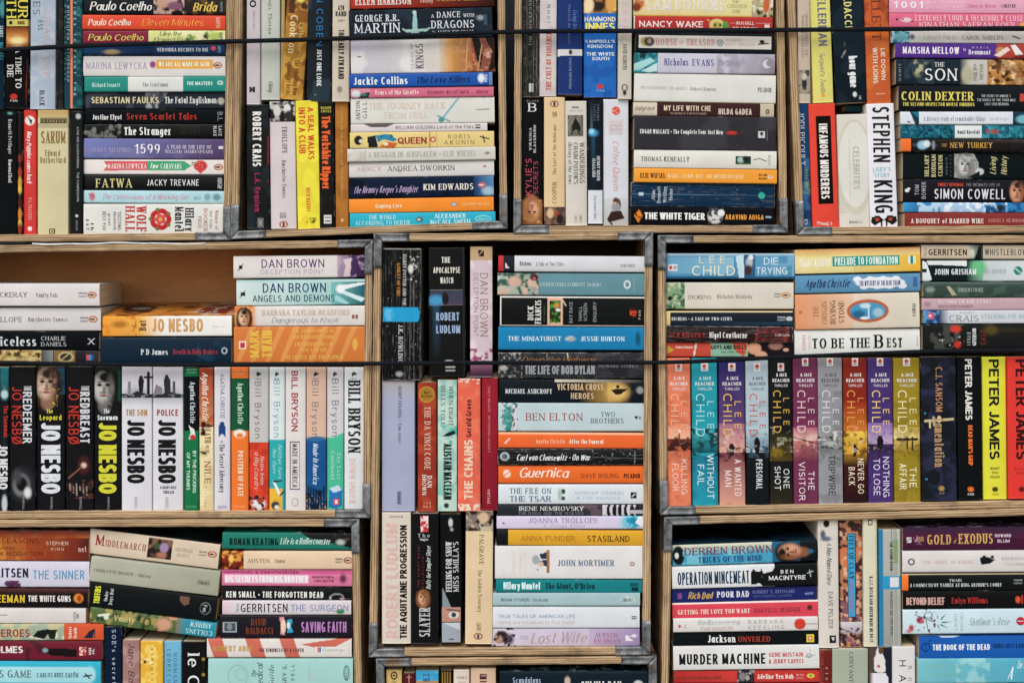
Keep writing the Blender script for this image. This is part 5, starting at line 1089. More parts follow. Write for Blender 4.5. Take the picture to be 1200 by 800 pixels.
book('H', 273.5, 299.5, 427.5, 325.5, -1.5, '#e2dad7', 'white and violet book titled Deception Point, lying topmost on its pile', Gd(395, 408, '#c8b4c4', '#8a7490'), Gd(408, 428, '#5a3c6c', '#3a2a48'), N(396, 426, '#a890ac', 5, .5), Po('#ddc8cc', (402, .2), (412, .1), (410, .95), (402, .98), (405, .5)), R(280, 284, '#2a2428', .42, .58), Ln(279, .65, 285, .35, 1, '#2a2428'),
     T('DAN BROWN', 306.5, 380, .16, .54, '#6a3f7c', 's'), T('DECEPTION POINT', 305.5, 380, .62, .82, '#a89ab4', 'l'), wear=.3)
book('H', 277, 327.5, 427.5, 357.5, -1.5, '#cfe0dd', 'pale teal book titled Angels and Demons with rays of light', Gd(277, 395, '#d4e2df', '#a8cfcb'), Gd(388, 428, '#7fc0be', '#14626f'), Gd(277, 428, '#9cc4c0', '#c4dcd8', 0, .1, 'v'), Po('#e4eeee', (397, .25), (428, .12), (428, .2), (404, .4)), Po('#d8ecee', (399, .4), (428, .75), (424, .9), (397, .5)), Po('#a8d8dc', (394, .6), (410, .95), (404, .98), (391, .8)), E(399, .38, 5, 5, '#f2f6f6', .6), R(282, 287, '#28343c', .48, .62), Ln(281, .68, 287, .42, 1, '#28343c'),
     T('DAN BROWN', 308, 382, .14, .5, '#21396e', 's'), T('ANGELS AND DEMONS', 296, 392, .6, .86, '#2b5568', 's'), gloss=True, wear=.15)
book('H', 275, 358.5, 428, 382, -1, '#e1d9d3', 'white paperback titled Dangerous to Know with a woman pictured at its left end', R(275, 300, '#dd7f3a'), N(275, 300, '#f0b060', 5, .5), P(286, .55, 9.5, 23.5, 'T', '#e8c4a4', '#2a1814', '#b07850', True), Gd(296, 302, '#e0a070', '#e1d9d3'), E(414, .55, 1.8, 2.6, '#8a4a34', .3), E(418, .55, 1.8, 2.6, '#8a4a34', .3),
     T('BARBARA TAYLOR BRADFORD', 307, 410, .2, .46, '#c0a898', 'f'), T('Dangerous to Know', 318, 398, .56, .84, '#97a0a0', 'i'))
book('H', 274, 382.7, 427, 424.5, -.5, '#d9803a', 'thick orange paperback titled with yellow lines of river adventures', *[Po('#e39a52', (a, 1), (a + 5, 1), (a + 24, 0), (a + 17, 0)) for a in range(276, 412, 17)], R(280, 288.5, '#efe2d4', .4, .62), R(281.5, 287, '#c83a4a', .44, .58), E(416, .5, 3, 7, '#e8b050', .5), T('MARK', 293, 303.5, .1, .86, '#e8bc44', 'K', 'u'), T('TWAIN', 307, 319, .1, .86, '#e8bc44', 'K', 'u'),
     T('THE ADVENTURES OF', 342, 392, .07, .17, '#ecc058', 'f'), T('HUCKLEBERRY FINN', 343, 391, .24, .34, '#ecc058', 'f'), T('THE ADVENTURES OF', 345, 391, .44, .54, '#ecc058', 'f'), T('TOM SAWYER', 352, 383, .6, .7, '#ecc058', 'f'), T('THE PRINCE AND THE PAUPER', 332, 402, .8, .91, '#ecc058', 'f'))

def noir(x0, x1, title, tcol, big, bcol, art, label, layout):
    ops = [N(430, 600, '#15161c', 20, .5)] + art
    if layout == 'big':
        ops += [T('The', 479, 484, .36, .58, tcol, 'S', 'n'), T(title, 486, 492, .12, .88, tcol, 'S', 'n'), T(big, 495, 578, .17, .84, bcol, 'K')]
    else:
        ops += [T('THE', 452, 458, .56, .84, '#d8d8dc', 'S'), T(title, 459, 519, .52, .86, '#d8d8dc', 'S'), T('JO NESBØ', 453, 520, .1, .48, '#c8362a', 's')]
    ops += [T('HARVILL', 582, 597, .5, .58, '#b0b0b4', 's')]
    book('V', x0, 429.5, x1, 599.5, 0, '#121218', label, *ops, gloss=True, wear=.3)
book('V', -22, 430, 10, 598.5, 0, '#0f1b20', 'dark noir paperback cut by the left edge, with red and white letters', Gd(430, 470, '#2a8a90', '#142a30', .7, 1), E(462, .85, 5, 4, '#b8d4d4', .6), E(590, .85, 10, 3, '#c8ccd0', .6), T('The Snowman', 475, 512, .82, .98, '#c8362a', 'S'), T('JO NESBO', 521, 573, .64, .96, '#e0dede', 'K'))
noir(11, 41.5, 'REDEEMER', '', 'JO NESBO', '', [E(568, .5, 17, 12, '#3a3c40', .9), E(568, .46, 12, 9, '#8c8e90', .6), E(567, .47, 9, 7, '#121218', .5), E(577, .7, 6, 4, '#e0e0e0', .8), E(558, .3, 8, 5, '#4a4c50', 1)], 'black paperback with a silver swirl, titled The Redeemer', 'twin')
noir(42.5, 76, 'Leopard', '#d8d02e', 'JO NESBO', '#dde0e4', [Gd(431, 470, '#14242c', '#0f1216'), R(431, 462, '#1c5068', .7, 1), P(449, .36, 18, 33.5, 'L', '#d8bca6', '#3a2c24', '#94705c', True), N(430, 476, '#1a1c20', 9, .56, .55, 1, .8), N(432, 470, '#3a2820', 5, .62, st=.35), N(455, 478, '#b89a50', 4, .55, .5, .8)], 'black paperback titled The Leopard with a fair face above', 'big')
noir(77, 109.5, 'REDBREAST', '', 'JO NESBO', '', [E(545, .65, 3.4, 3.6, '#e8d0c4', .8), E(545, .65, 9, 6, '#5a2a26', 1), E(545, .65, 3, 3, '#e8c8bc', .8), Ln(546, .6, 560, .1, 1.2, '#a86a54'), *[Ln(567 + (i % 2) * 3, .15 + i * .12, 574 + (i % 3) * 3, .16 + i * .12, 1.6, '#a08a80') for i in range(6)], N(562, 584, '#5a3630', 4, .55)], 'black paperback with a red spark, titled The Redbreast', 'twin')
noir(110.5, 141.5, 'Snowman', '#e0e0e2', 'JO NESBO', '#d6d22a', [Gd(431, 480, '#1a2c22', '#0f1216'), P(453, .36, 18, 31, 'L', '#c4c2bc', '#0e1012', '#74726e', True), N(432, 478, '#16181a', 8, .57, .5, 1, .8), N(436, 474, '#2a2826', 5, .62, st=.35), R(434, 470, '#1c4a3a', .9, 1)], 'black paperback titled The Snowman with yellow author letters', 'big')
def pale_noir(x0, x1, title, tc, extra, label):
    book('V', x0, 429.5, x1, 600.5, 0, '#dcd9de', label, Gd(430, 462, '#c9c4cc', '#d8d4da'), E(463, .5, 9, 14, '#a8a8ac', 1), Po('#2e3034', (461, 0), (462, .3), (458, .5), (461, .8), (462, 1), (468, 1), (470, 0)), *extra, N(462, 474, '#8a8a8e', 5, .5), Gd(466, 476, '#b4b4b8', '#dcd9de'),
         T(title, 479.5, 487, .14, .84, tc, 'S', 'n'), T('JO NESBO', 491.5, 566, .18, .76, '#15171c', 'K'), T('HARVILL', 582, 596, .42, .52, '#a8a8ac', 's'), wear=.2)
pale_noir(142.5, 178, 'THE SON', '#b98a52', [Ln(437, .88, 463, .88, 3.4, '#222428'), Ln(442, .76, 442, 1.0, 2.6, '#222428'), Po('#26282c', (440, .6), (440, .68), (446, .74), (460, .7), (460, .58), (446, .55)), R(447, 463, '#8a8c90', .2, .3)], 'white paperback titled The Son with a graveyard at its top')
pale_noir(179, 214.5, 'POLICE', '#b03040', [Ln(448, .7, 463, .7, 3, '#55585c'), Po('#33363a', (439, .42), (439, .5), (446, .58), (458, .58), (462, .5), (462, .4), (446, .36)), Po('#8a8088', (450, .1), (462, .02), (462, .3), (454, .3)), T('A HARRY HOLE', 569, 572.5, .24, .78, '#55565a', 'S', 'n'), T('THRILLER', 574.5, 578, .34, .7, '#55565a', 'S', 'n')], 'white paperback titled Police with a grey gravestone scene')

book('V', 216, 430, 232.5, 600, 0, '#15794a', 'slim green and black paperback titled By the Pricking of My Thumbs', R(441, 504.5, '#10181c'), R(430, 431, '#0f1214'), Po('#e4e2dc', (498, .3), (503, .7), (512, .8), (515, .3), (506, .45)), E(512, .6, 3, 3.4, '#c83a34', .3), T('Agatha Christie', 447, 496, .42, .76, '#d4d8dc', 'F'), T('BY THE PRICKING', 528, 577, .6, .84, '#d4ecdc', 'S'), T('OF MY THUMBS', 530, 574, .16, .4, '#d4ecdc', 'S'), T('MASTER', 432, 434, .2, .85, '#a8d8bc', 's', 'n'), T('MYSTERY', 435.5, 437.5, .2, .85, '#a8d8bc', 's', 'n'), T('FONTANA', 592, 594.5, .15, .85, '#6ab88c', 's', 'n'))
book('V', 233.5, 431, 250, 600, 1, '#e1cd9b', 'slim paperback titled Death on the Nile, rust above and sand below', Gd(431, 500, '#a8402a', '#c98a5a'), N(440, 500, '#c0603a', 6, .55), N(494, 510, '#2a201a', 4, .5), N(528, 540, '#3a3428', 5, .55, 0, .7), N(500, 600, '#ecdcb0', 12, .5), T('Agatha Christie', 436, 494, .22, .66, '#f0ded0', 'I'), T('DEATH', 498, 519, .4, .8, '#7a3a20', 'f'), T('ON THE', 521, 531, .45, .7, '#9a6a40', 'f'), T('NILE', 540, 566, .36, .8, '#9a4a2a', 'f'), T('Fiction', 570, 594, .35, .5, '#9a8a68', 's'))
book('V', 251, 430, 269.5, 600, 0, '#dbd7dc', 'slim white paperback titled The Secret Adversary with a blue figure', Po('#274a86', (494, .4), (494, .6), (500, .7), (512, .75), (508, .5), (512, .25), (500, .28)), T('AGATHA CHRISTIE', 438, 490, .38, .66, '#7a8496', 's'), T('The Secret Adversary', 520, 577, .34, .66, '#40424a', 'f'), R(592, 596, '#c0b0c8', .2, .8), R(516, 519, '#a8a8b4', .4, .56))
book('V', 271, 430, 291, 600, 0, '#f07b22', 'slim orange and green paperback titled Postern of Fate', R(443, 504.5, '#165c3a'), E(508, .5, 5, 7, '#ece4d8', .2), E(510, .5, 2.6, 4, '#f07b22', .3), E(506, .25, 2, 1.8, '#f0e8dc', .3), T('Agatha Christie', 448, 497, .38, .7, '#c8dccc', 'F'), T('POSTERN OF FATE', 528, 581, .38, .7, '#f8dcc0', 'S'), T('MASTER', 433, 435, .2, .85, '#f8c898', 's', 'n'), T('MYSTERY', 436.5, 438.5, .2, .85, '#f8c898', 's', 'n'), T('FONTANA', 592, 594.5, .15, .85, '#f8c090', 's', 'n'))
def swan(u=438): return [Po('#2a2c34', (u - 3, .42), (u, .66), (u + 3, .4), (u + 1.5, .36)), T('SWAN', u + 4.5, u + 7, .3, .62, '#8a8a90', 's', 'n')]
book('V', 292, 430, 314.5, 600, 0, '#c8c4c2', 'grey and red paperback titled Notes from a Big Country', R(518, 600, '#dc4728'), N(518, 600, '#c83a20', 9, .5), *swan(), E(590, .5, 7, 8, '#e4e0dc', .4), N(580, 600, '#2a2224', 4, .5), E(586, .6, 3, 4, '#b04030', .4), T('Bill Bryson', 447, 513, .3, .62, '#5c5c60', 'l'), T('Notes from', 534, 568, .58, .78, '#ecd8cc', 'i'), T('a Big Country', 529, 575, .28, .5, '#ecd8cc', 'i'))
book('V', 315.5, 430, 333.5, 600, 0, '#dce2e3', 'white, teal and yellow paperback titled Neither Here Nor There', R(515, 600, '#28b0b2'), *swan(), R(572, 600, '#e8b830', 0, .85), Ln(564, .3, 580, .7, 3, '#e8eae8'), Ln(564, .3, 563, .8, 2, '#303438'), Ln(580, .7, 576, .95, 2, '#303438'), E(592, .4, 5, 5, '#38404a', .5), E(594, .5, 2.5, 3, '#e0dcd0', .4), T('Bill Bryson', 445, 512, .3, .7, '#64a4b0', 'l'), T('Neither here', 521, 562, .58, .82, '#c4ecea', 'i'), T('Nor there', 526, 556, .22, .46, '#c4ecea', 'i'))
book('V', 334.5, 430, 358, 600, 0, '#e0d8d5', 'white paperback titled Made in America inside a navy outline', R(517, 573.5, '#3a4868', .22, .72), R(518.2, 572.3, '#e0d8d5', .26, .68), E(588, .48, 5, 4, '#b8b0ae', .2), E(588, .48, 3.6, 2.8, '#e0d8d5', .2), T('BILL BRYSON', 434.5, 505, .3, .62, '#a8283a', 'S'), T('MADE IN AMERICA', 520, 570.5, .34, .6, '#2c3858', 's'))
book('V', 359, 430, 382, 600, 0, '#dbb8a2', 'peach and blue paperback with a dark city skyline at its foot', R(514, 600, '#1d5c96'), E(514, .5, 3, 12, '#3a70a0', .5), N(574, 600, '#12202c', 4, .45), N(580, 600, '#c8a070', 2.5, .6), *[Ln(570 + (i * 7) % 6, .1 + i * .13, 600, .1 + i * .13, 1.8, '#1a2836') for i in range(7)], *swan(), T('Bill Bryson', 446, 513, .28, .62, '#6c6a78', 'l'), T('Made in America', 519, 568, .34, .62, '#c8d8e8', 'I'))
book('V', 383, 430, 402.5, 600, 0, '#d5d0d1', 'grey and mint paperback titled The Lost Continent with a blue box', R(512, 600, '#4dbf9c'), Po('#4dbf9c', (513, 0), (513, .3), (507, .95), (507, 1), (520, 1), (520, 0)), *swan(), Po('#2878b8', (572, .15), (568, .7), (574, .95), (592, .9), (596, .5), (594, .1)), Po('#c8dce8', (572, .15), (568, .7), (574, .9), (577, .4)), R(584, 591, '#d84a40', .4, .75), R(585, 590, '#e8e0dc', .48, .66), T('Bill Bryson', 444, 511, .3, .7, '#66666e', 'l'), T('The Lost', 530, 561, .62, .82, '#c4ecdc', 'f'), T('Continent', 528, 562, .24, .46, '#c4ecdc', 'f'))
book('V', 403.5, 430, 426.5, 600, 0, '#dfe0e3', 'white paperback titled Down Under with slab black author letters', *swan(), T('BILL BRYSON', 445, 531, .2, .82, '#17181c', 'F'), T('DOWN UNDER', 537, 590, .26, .56, '#e0b8a4', 'f'))

# ================= crate 6, the tall middle crate =================
GROUP = 'books in the tall middle crate'
book('V', 448.5, 291, 492.5, 445, -1, '#18191b', 'thick battered black book with a bright blue sticker band', Ln(291, .55, 445, .6, .9, '#5a5856'), Ln(291, .74, 445, .72, .8, '#6a6866'), Ln(330, .82, 445, .84, .7, '#7a7876'), N(300, 445, '#5a5856', 3, .66, .55, 1), N(300, 330, '#c8c8c4', 3, .62, .7, .95), R(360, 377, '#17a2d2', 0, .93), Po('#17a2d2', (360, .93), (377, .93), (373, .98), (364, .98)), N(362, 376, '#58bce0', 7, .55, 0, .4), R(291.5, 292.3, '#a8a6a0'), E(315, .74, 5, 3, '#d8d8d4', .6),
     T('HARRY POTTER AND THE', 298, 358, .53, .62, '#d6d6d6', 'f'), T('GOBLET OF FIRE', 308, 347, .37, .46, '#cf9038', 'F'), T('J.K. ROWLING', 380, 425, .42, .54, '#d8d8d8', 'f'), E(438, .45, 3, 4, '#b8b8b8', .7), wear=1.0, deep=126)
book('V', 502.5, 290, 545, 441, 1, '#14161a', 'thick black book titled The Apocalypse Watch', Gd(340, 357, '#3f4a5c', '#50485a', .04, .98), E(352, .2, 6, 9, '#4a9ac8', .8), E(350, .46, 7, 4, '#221c20', .3), E(345, .44, 3, 2.6, '#2a2226', .3), R(339.4, 340, '#8a8478', .04, .98), R(357, 357.6, '#8a8478', .04, .98), R(290, 440, '#2c3036', .94, .98), E(423.5, .55, 2, 5, '#c8c8c4', .4), R(429, 431, '#c0c0bc', .45, .72), R(433, 435, '#c0c0bc', .45, .72),
     T('THE', 301, 308, .36, .6, '#dcd8cc', 'S', 'n'), T('APOCALYPSE', 313, 320, .13, .87, '#dcd8cc', 'S', 'n'), T('WATCH', 325, 332, .32, .68, '#dcd8cc', 'S', 'n'), T('ROBERT', 366, 375.5, .2, .84, '#9fb4d0', 'S', 'n'), T('LUDLUM', 381, 390.5, .2, .86, '#9fb4d0', 'S', 'n'), gloss=True, deep=120)
book('V', 551, 289, 577, 441.5, 0, '#d6c2c9', 'pink lilac book titled Deception Point, standing upright', R(289, 305, '#c7a884'), R(293, 300, '#1f1a18', .36, .62), Ln(300, .34, 292, .64, 1, '#d0b090'), N(305, 440, '#e2d2d4', 14, .5), N(408, 426, '#a05078', 5, .45), N(412, 424, '#e4c8d0', 3, .6), Gd(426, 441, '#a06a88', '#4a2a44'), T('DAN BROWN', 320, 394, .45, .8, '#9a7a70', 'l'), T('DECEPTION POINT', 320, 394, .15, .36, '#8a7890', 'l'))
book('V', 447.5, 446, 486, 598.5, 0, '#abb0c9', 'wide plain lilac book with one line of small grey type', R(446, 458, '#b9b0b0'), Gd(446, 470, '#b8b0b4', '#abb0c9'), T('HENRY FIELDING * Tom Jones', 452, 519, .5, .6, '#5c6070', 'f'), R(575, 591, '#8a90a8', .46, .6), T('Wordsworth', 576, 590, .49, .57, '#4c546c', 'i'))
book('V', 489.5, 448, 511.5, 599, 0, '#9f3624', 'brick red book titled The Da Vinci Code with a gold disc', N(448, 599, '#b2482e', 12, .5), E(462, .48, 9.6, 9.2, '#c2942e', .08), E(462, .48, 8, 7.8, '#a87c26', .1), T('THE DA VINCI CODE', 476, 550, .36, .68, '#e4c0a8', 'f'), T('DAN', 557, 571, .52, .76, '#ece0d4', 'F'), T('BROWN', 556, 580, .24, .46, '#ece0d4', 'F'), T('THE', 588, 590, .3, .7, '#e0b8a0', 'S', 'n'), T('No.1', 592, 594.5, .3, .7, '#e0b8a0', 'S', 'n'), T('No.1', 458, 461, .35, .62, '#4a2c14', 'S', 'n'), T('BESTSELLER', 463, 465, .18, .8, '#4a2c14', 'S', 'n'), wear=.4)
book('V', 513, 445, 535.5, 598.5, 0, '#c0d9cc', 'mint green book titled When Eight Bells Toll', N(445, 598, '#a0c8bc', 14, .5), Gd(540, 580, '#b0d0c4', '#8cc0b0', 0, .4), N(498, 520, '#58b8a8', 8, .5, .2, 1), Po('#1c2a30', (511, .2), (507, .5), (504, .85), (508, .95), (511, .6)), T('WHEN EIGHT', 452, 499, .58, .8, '#40545a', 'f'), T('BELLS TOLL', 452, 499, .16, .38, '#40545a', 'f'), T('ALISTAIR MACLEAN', 519.5, 585, .3, .72, '#16242a', 'K'), E(592, .45, 3, 3, '#3a3a3c', .3))
book('V', 536.5, 443.5, 563, 598.5, 0, '#e8694f', 'salmon book titled The Chains, its letters climbing upward', N(443, 598, '#f08468', 9, .55, st=.6), N(590, 598, '#f0d8c0', 4, .5), N(443, 450, '#f4dcc8', 3, .6), T('Gerald Green', 468, 512, .36, .6, '#4a1c18', 'S', 'u'), T('THE CHAINS', 515, 585, .28, .66, '#f0cfb4', 'K', 'u'), wear=.8)
book('V', 564.5, 443, 583.5, 597.5, 0, '#9e1f31', 'dark red book titled Wuthering Heights, its letters very small', Gd(443, 598, '#a42434', '#8e1a2e'), T('EMILY BRONTE  WUTHERING HEIGHTS', 453, 530, .38, .52, '#d89a9c', 's'), T('VINTAGE', 573, 590, .34, .52, '#e4b8b8', 's'))
book('V', 447.5, 600, 481.5, 753.5, 0, '#ddd1c3', 'cream book titled The Aquitaine Progression climbing in heavy black', T('BANTAM', 604, 606, .28, .72, '#5a544c', 'S', 'n'), T('ROBERT LUDLUM', 613, 747, .14, .56, '#dcbcb2', 'K', 'u'), T('THE AQUITAINE PROGRESSION', 615, 748, .62, .86, '#1b1a1a', 'K', 'u'), wear=.3)
book('V', 482.5, 601, 514, 754, 0, '#121317', 'black book with a red emblem and silver letters at its foot', R(604, 623, '#c33a42', .32, .62), N(604, 623, '#f0dcd8', 3, .5, .32, .62), R(692, 708, '#4a2a24', .15, .7), P(700, .42, 8, 31.5, 'L', '#dcac8c', '#8a5a30', '#a06a4c', True), T('The', 625, 629, .22, .68, '#d8d8d8', 'f', 'n'), T('Vampire', 630, 633, .3, .62, '#d8d8d8', 'f', 'n'), T('THE SCRIPT BOOK', 640, 688, .22, .3, '#a83038', 's', 'u'), T('COLLECTION', 652, 688, .38, .45, '#a83038', 's', 'u'), T('Buffy the Vampire Slayer', 638, 690, .54, .7, '#dcdcdc', 'i', 'u'), T('SLAYER', 711, 746, .28, .68, '#c8c6c4', 'f', 'u'), wear=.35, gloss=True)
book('V', 516, 602, 541, 753, 1, '#14171a', 'black book with an eye print and tall blurred white letters', R(711, 728, '#c09080', .06, .94), E(720, .62, 4, 6, '#e0dcd8', .3), E(720, .62, 3, 3, '#3a4448', .4), Ln(714, .3, 715, .9, 1.4, '#3a2420'), Po('#8c969c', (688, .1), (711, .5), (711, .08)), R(729, 752, '#a4aab4', .06, .92), Po('#c8ccd2', (729, .1), (729, .9), (738, .9)), E(748.5, .5, 1.2, 3, '#4a4e56', .4), T("MISS SMILLA'S", 634, 693, .6, .86, '#dcdad8', 'f', 'u'), T('FEELING FOR SNOW', 634, 693, .26, .54, '#dcdad8', 'F', 'u'), E(612, .5, 5, 2.6, '#c8c8c4', .4), E(620, .55, 2, 2, '#a8a8a4', .6), wear=.3)
book('V', 545.5, 598.5, 577.5, 754, -1, '#e2c8a2', 'tan book titled The Golden Treasury with a painting on top', R(598, 622, '#8a7a70'), N(598, 622, '#c8b8a0', 5, .5), N(598, 622, '#3a2c24', 5, .56), E(606, .65, 6, 6, '#d8b898', .4), T('PALGRAVE', 626, 661, .5, .66, '#7c684c', 'f'), T('The Golden Treasury', 667, 717, .46, .6, '#88744e', 'f'), penguin_up(745, .48, '#a04a38'), T('CLASSICS', 729, 739, .42, .58, '#8a7450', 'S'))

book('H', 584, 300, 756.5, 318.5, 1, '#d9d7db', 'white paperback with red and dark end panels, topmost beside the upright books', R(584, 590, '#c83a3c'), R(590, 603, '#2c2a34'), Po('#d8d4d8', (592, .4), (597, .8), (592, .8)), T('Dickens', 609, 623, .36, .62, '#55525a', 'F'), T('A Tale of Two Cities', 628, 661, .38, .64, '#8a8488', 'f'), T('OXFORD', 727, 744, .5, .68, '#6a686e', 'f'))
book('H', 583, 320, 755.5, 346, 1, '#6b96a1', 'slate teal paperback with a pale painted left end', Gd(583, 631, '#b8c4b4', '#a0a89c'), N(583, 631, '#40685c', 6, .5), N(583, 631, '#d8b8a4', 7, .55), E(603, .4, 8, 6, '#d4b09c', .5), E(626, .2, 5, 4, '#4a2c30', .4), E(626, .25, 2, 2, '#c05a60', .4), T('ELIZABETH GASKELL & CHARLOTTE  The Brides', 633, 704, .42, .6, '#b8ced2', 's'), E(735, .5, 4, 5, '#dce4e4', .3), E(735, .5, 2.4, 3, '#6b96a1', .3), T('PENGUIN', 742, 744, .25, .8, '#b0c8cc', 's', 'd'))
book('H', 586, 347.5, 756.5, 382.5, 1, '#0f1417', 'thick black paperback with a white frame and green picture', R(586, 756.5, '#e2ddd6', 0, .045), R(586, 587.5, '#e2ddd6'), R(586, 756.5, '#cfc2b4', .955, 1), R(641.5, 659, '#e8b098', .045, .955), R(644, 657, '#2c3a20', .14, .86), N(644, 657, '#4a9a44', 4, .5, .14, .9), E(652, .3, 3, 3, '#d88a3a', .4), E(654, .45, 3, 2, '#e0dcd8', .4), Ln(660, .15, 663, .3, 1.2, '#d8d4cc'), E(742, .52, 4, 5, '#d8502c', .3), N(738, 746, '#3a1410', 2, .55, .35, .65), T('PAN', 748, 751, .45, .75, '#c0b0a0', 'S', 'u'),
     T('DICK', 618.5, 625, .32, .8, '#e8e6e2', 'F', 'u'), T('FRANCIS', 627, 634, .12, .92, '#e8e6e2', 'F', 'u'), T('HOT MONEY', 637, 639, .3, .85, '#5a7a54', 's', 'u'), T('BAY RACE', 667, 671, .18, .88, '#a8acac', 's', 'u'), T('SMALL', 678, 682, .32, .82, '#a8acac', 's', 'u'), T('SCREEN', 684, 688, .22, .82, '#a8acac', 's', 'u'), T('ENQUIRY', 695, 699, .18, .84, '#a8acac', 's', 'u'))
book('H', 584, 383.5, 757, 410, .5, '#1686b8', 'cerulean blue paperback titled The Miniaturist', E(668.5, .5, 6, 3, '#a8b4b4', .6), Ln(663, .55, 670, .4, 1, '#d8d4c8'), E(747.5, .5, 3, 8, '#15607e', .5), T('THE MINIATURIST', 595, 658, .4, .6, '#dcecf0', 'F'), T('JESSIE BURTON', 680, 732, .4, .6, '#dcecf0', 'F'), gloss=False, wear=.4)
book('H', 584, 413.5, 758, 443, 0, '#35363a', 'charcoal paperback crossed by the lower cord, titled Down the Highway', N(584, 758, '#45454a', 10, .5), N(584, 612, '#a8a6a0', 3, .6), E(590, .6, 5, 3, '#c8c8c4', .5), Ln(641, .02, 641, .5, .8, '#a8a6a0'), Ln(665, 0, 666, .3, 1.4, '#c8c6c0'), Ln(666, .3, 666, .95, .6, '#8a8884'), T('Down the Highway', 612, 700, .14, .38, '#9a6a38', 'I'), T('THE LIFE OF BOB DYLAN', 615, 697, .5, .84, '#b8bac0', 'K'), T('HOWARD SOUNES', 702, 748, .44, .58, '#9a9aa0', 's'), wear=.8)
book('H', 585, 444.5, 756, 471.5, 1, '#101c26', 'black and gold paperback titled with heroes and a running figure', Gd(680, 712, '#2a241c', '#b08c4c'), Gd(712, 728, '#d0a858', '#a07c3c'), Gd(728, 740, '#8a6c38', '#14181c'), Gd(650, 756, '#d8d0bc', '#101c26', 0, .12), E(724, .55, 12, 9, '#e0bc70', .8), Po('#2a2016', (716, .45), (723, .38), (736, .4), (730, .55), (728, .62), (722, .65)), E(724, .3, 2, 2, '#2a2016', .3), E(750, .45, 4, 4, '#9a9c9c', .7), T('MICHAEL ASHCROFT', 592, 647, .42, .62, '#d4d6d8', 'F'), T('VICTORIA CROSS', 653, 707, .18, .46, '#d4b48c', 'S'), T('HEROES', 669, 696, .58, .84, '#d8bc98', 'S'), gloss=True)
book('H', 584, 472, 756.5, 505, 0, '#c2d2d6', 'thick pale blue grey paperback titled Two Brothers', E(597, .5, 8, 13, '#7ab0ac', .3), N(588, 606, '#3f8c88', 3, .5), R(600, 607, '#cfd4d8', .05, .95), N(600, 607, '#5a5a62', 2.4, .5, .05, .95), Ln(587, .5, 592, .5, 2, '#4f9a98'), T('BEN ELTON', 616, 683, .36, .62, '#a9564e', 'f'), T('TWO', 704, 721, .32, .48, '#5e7480', 'f'), T('BROTHERS', 692, 731, .54, .72, '#5e7480', 'f'), Po('#1c2026', (743, .48), (746, .6), (748, .45)), E(750, .53, 1.6, 2, '#8a9098', .4), wear=.4)
book('H', 584, 507, 756.5, 525, 1, '#ee6c2b', 'orange paperback titled After the Funeral', R(584, 756, '#f4b48c', 0, .07), Ln(592, .68, 597, .4, 1.6, '#f6e0d0'), T('Agatha Christie', 628, 662, .42, .7, '#f4c8ac', 's'), T('After the Funeral', 667, 707, .42, .7, '#fbe4d4', 'S'), Ln(752, .2, 752, .85, .8, '#f0c0a0'))
book('H', 583.5, 526, 756.5, 544.5, 0, '#14161b', 'worn black paperback titled On War in white italics', E(591.5, .46, 5.2, 5, '#c8ccd0', .15), E(591.5, .46, 3.6, 3.6, '#5a6470', .5), T('Carl von Clausewitz * On War', 605, 693, .36, .72, '#e4e4e2', 'I'), Ln(693, .5, 756, .6, .7, '#6a6a68'), N(690, 745, '#a8a8a4', 2.6, .72), Ln(744, .15, 744, .85, .6, '#9a9c9e'), Ln(747, .2, 747, .8, .6, '#9a9c9e'), wear=1.0)
book('H', 584, 545.5, 756, 566, 0, '#ec7020', 'orange paperback titled Guernica in white script', E(594, .45, 4.4, 4.6, '#f4e0d0', .3), Ln(590, .6, 598, .3, 1.4, '#ec7020'), T('Guernica', 608, 668, .14, .66, '#f8e8dc', 'I'), T('DAVE BOLING', 681, 725, .44, .68, '#6e3a24', 'f'), T('PICADOR', 731, 750, .44, .7, '#3a2418', 'S'))
book('H', 584, 567.5, 755, 590.5, 0, '#d9dfe4', 'white paperback titled The File on the Tsar in teal capitals', E(660, .35, 2.6, 3, '#3a4a4c', .4), E(660, .7, 2.4, 2.4, '#3a4a4c', .4), E(656, .5, 2.4, 7, '#a8c0b0', .7), R(739, 746, '#1d2024', .38, .7), Ln(741, .6, 744, .48, 1.4, '#d8dce0'), Ln(748, .35, 748, .75, .6, '#6a6e74'), T('THE FILE ON', 597, 646, .18, .46, '#2f6a84', 'f'), T('THE TSAR', 597, 646, .58, .86, '#2f6a84', 'F'), T('ANTHONY SUMMERS', 673, 731, .34, .5, '#a0b6ca', 'f'), T('& TOM MANGOLD', 676, 727, .6, .74, '#a0b6ca', 'f'))
book('H', 582.5, 591.5, 755.5, 604, 0, '#2b3036', 'thin black paperback with a zebra striped right end', Gd(668, 706, '#2b3036', '#4a4048'), N(680, 705, '#6a5860', 8, .5), R(706, 748, '#d4cfd4'), *[Po('#1c1c22', (a, 0), (a + 3.4, 0), (a + 2 + (a % 4), .5), (a + 4, 1), (a, 1), (a - 1.5, .5)) for a in (712, 718.5, 725, 732, 739, 745)], R(738, 755, '#bcb8be', .45, .8), T('IRENE NEMIROVSKY', 608, 684, .12, .52, '#dcdad6', 'F'), T('THE DOGS AND THE WOLVES', 607, 684, .62, .9, '#8c9094', 'f'))
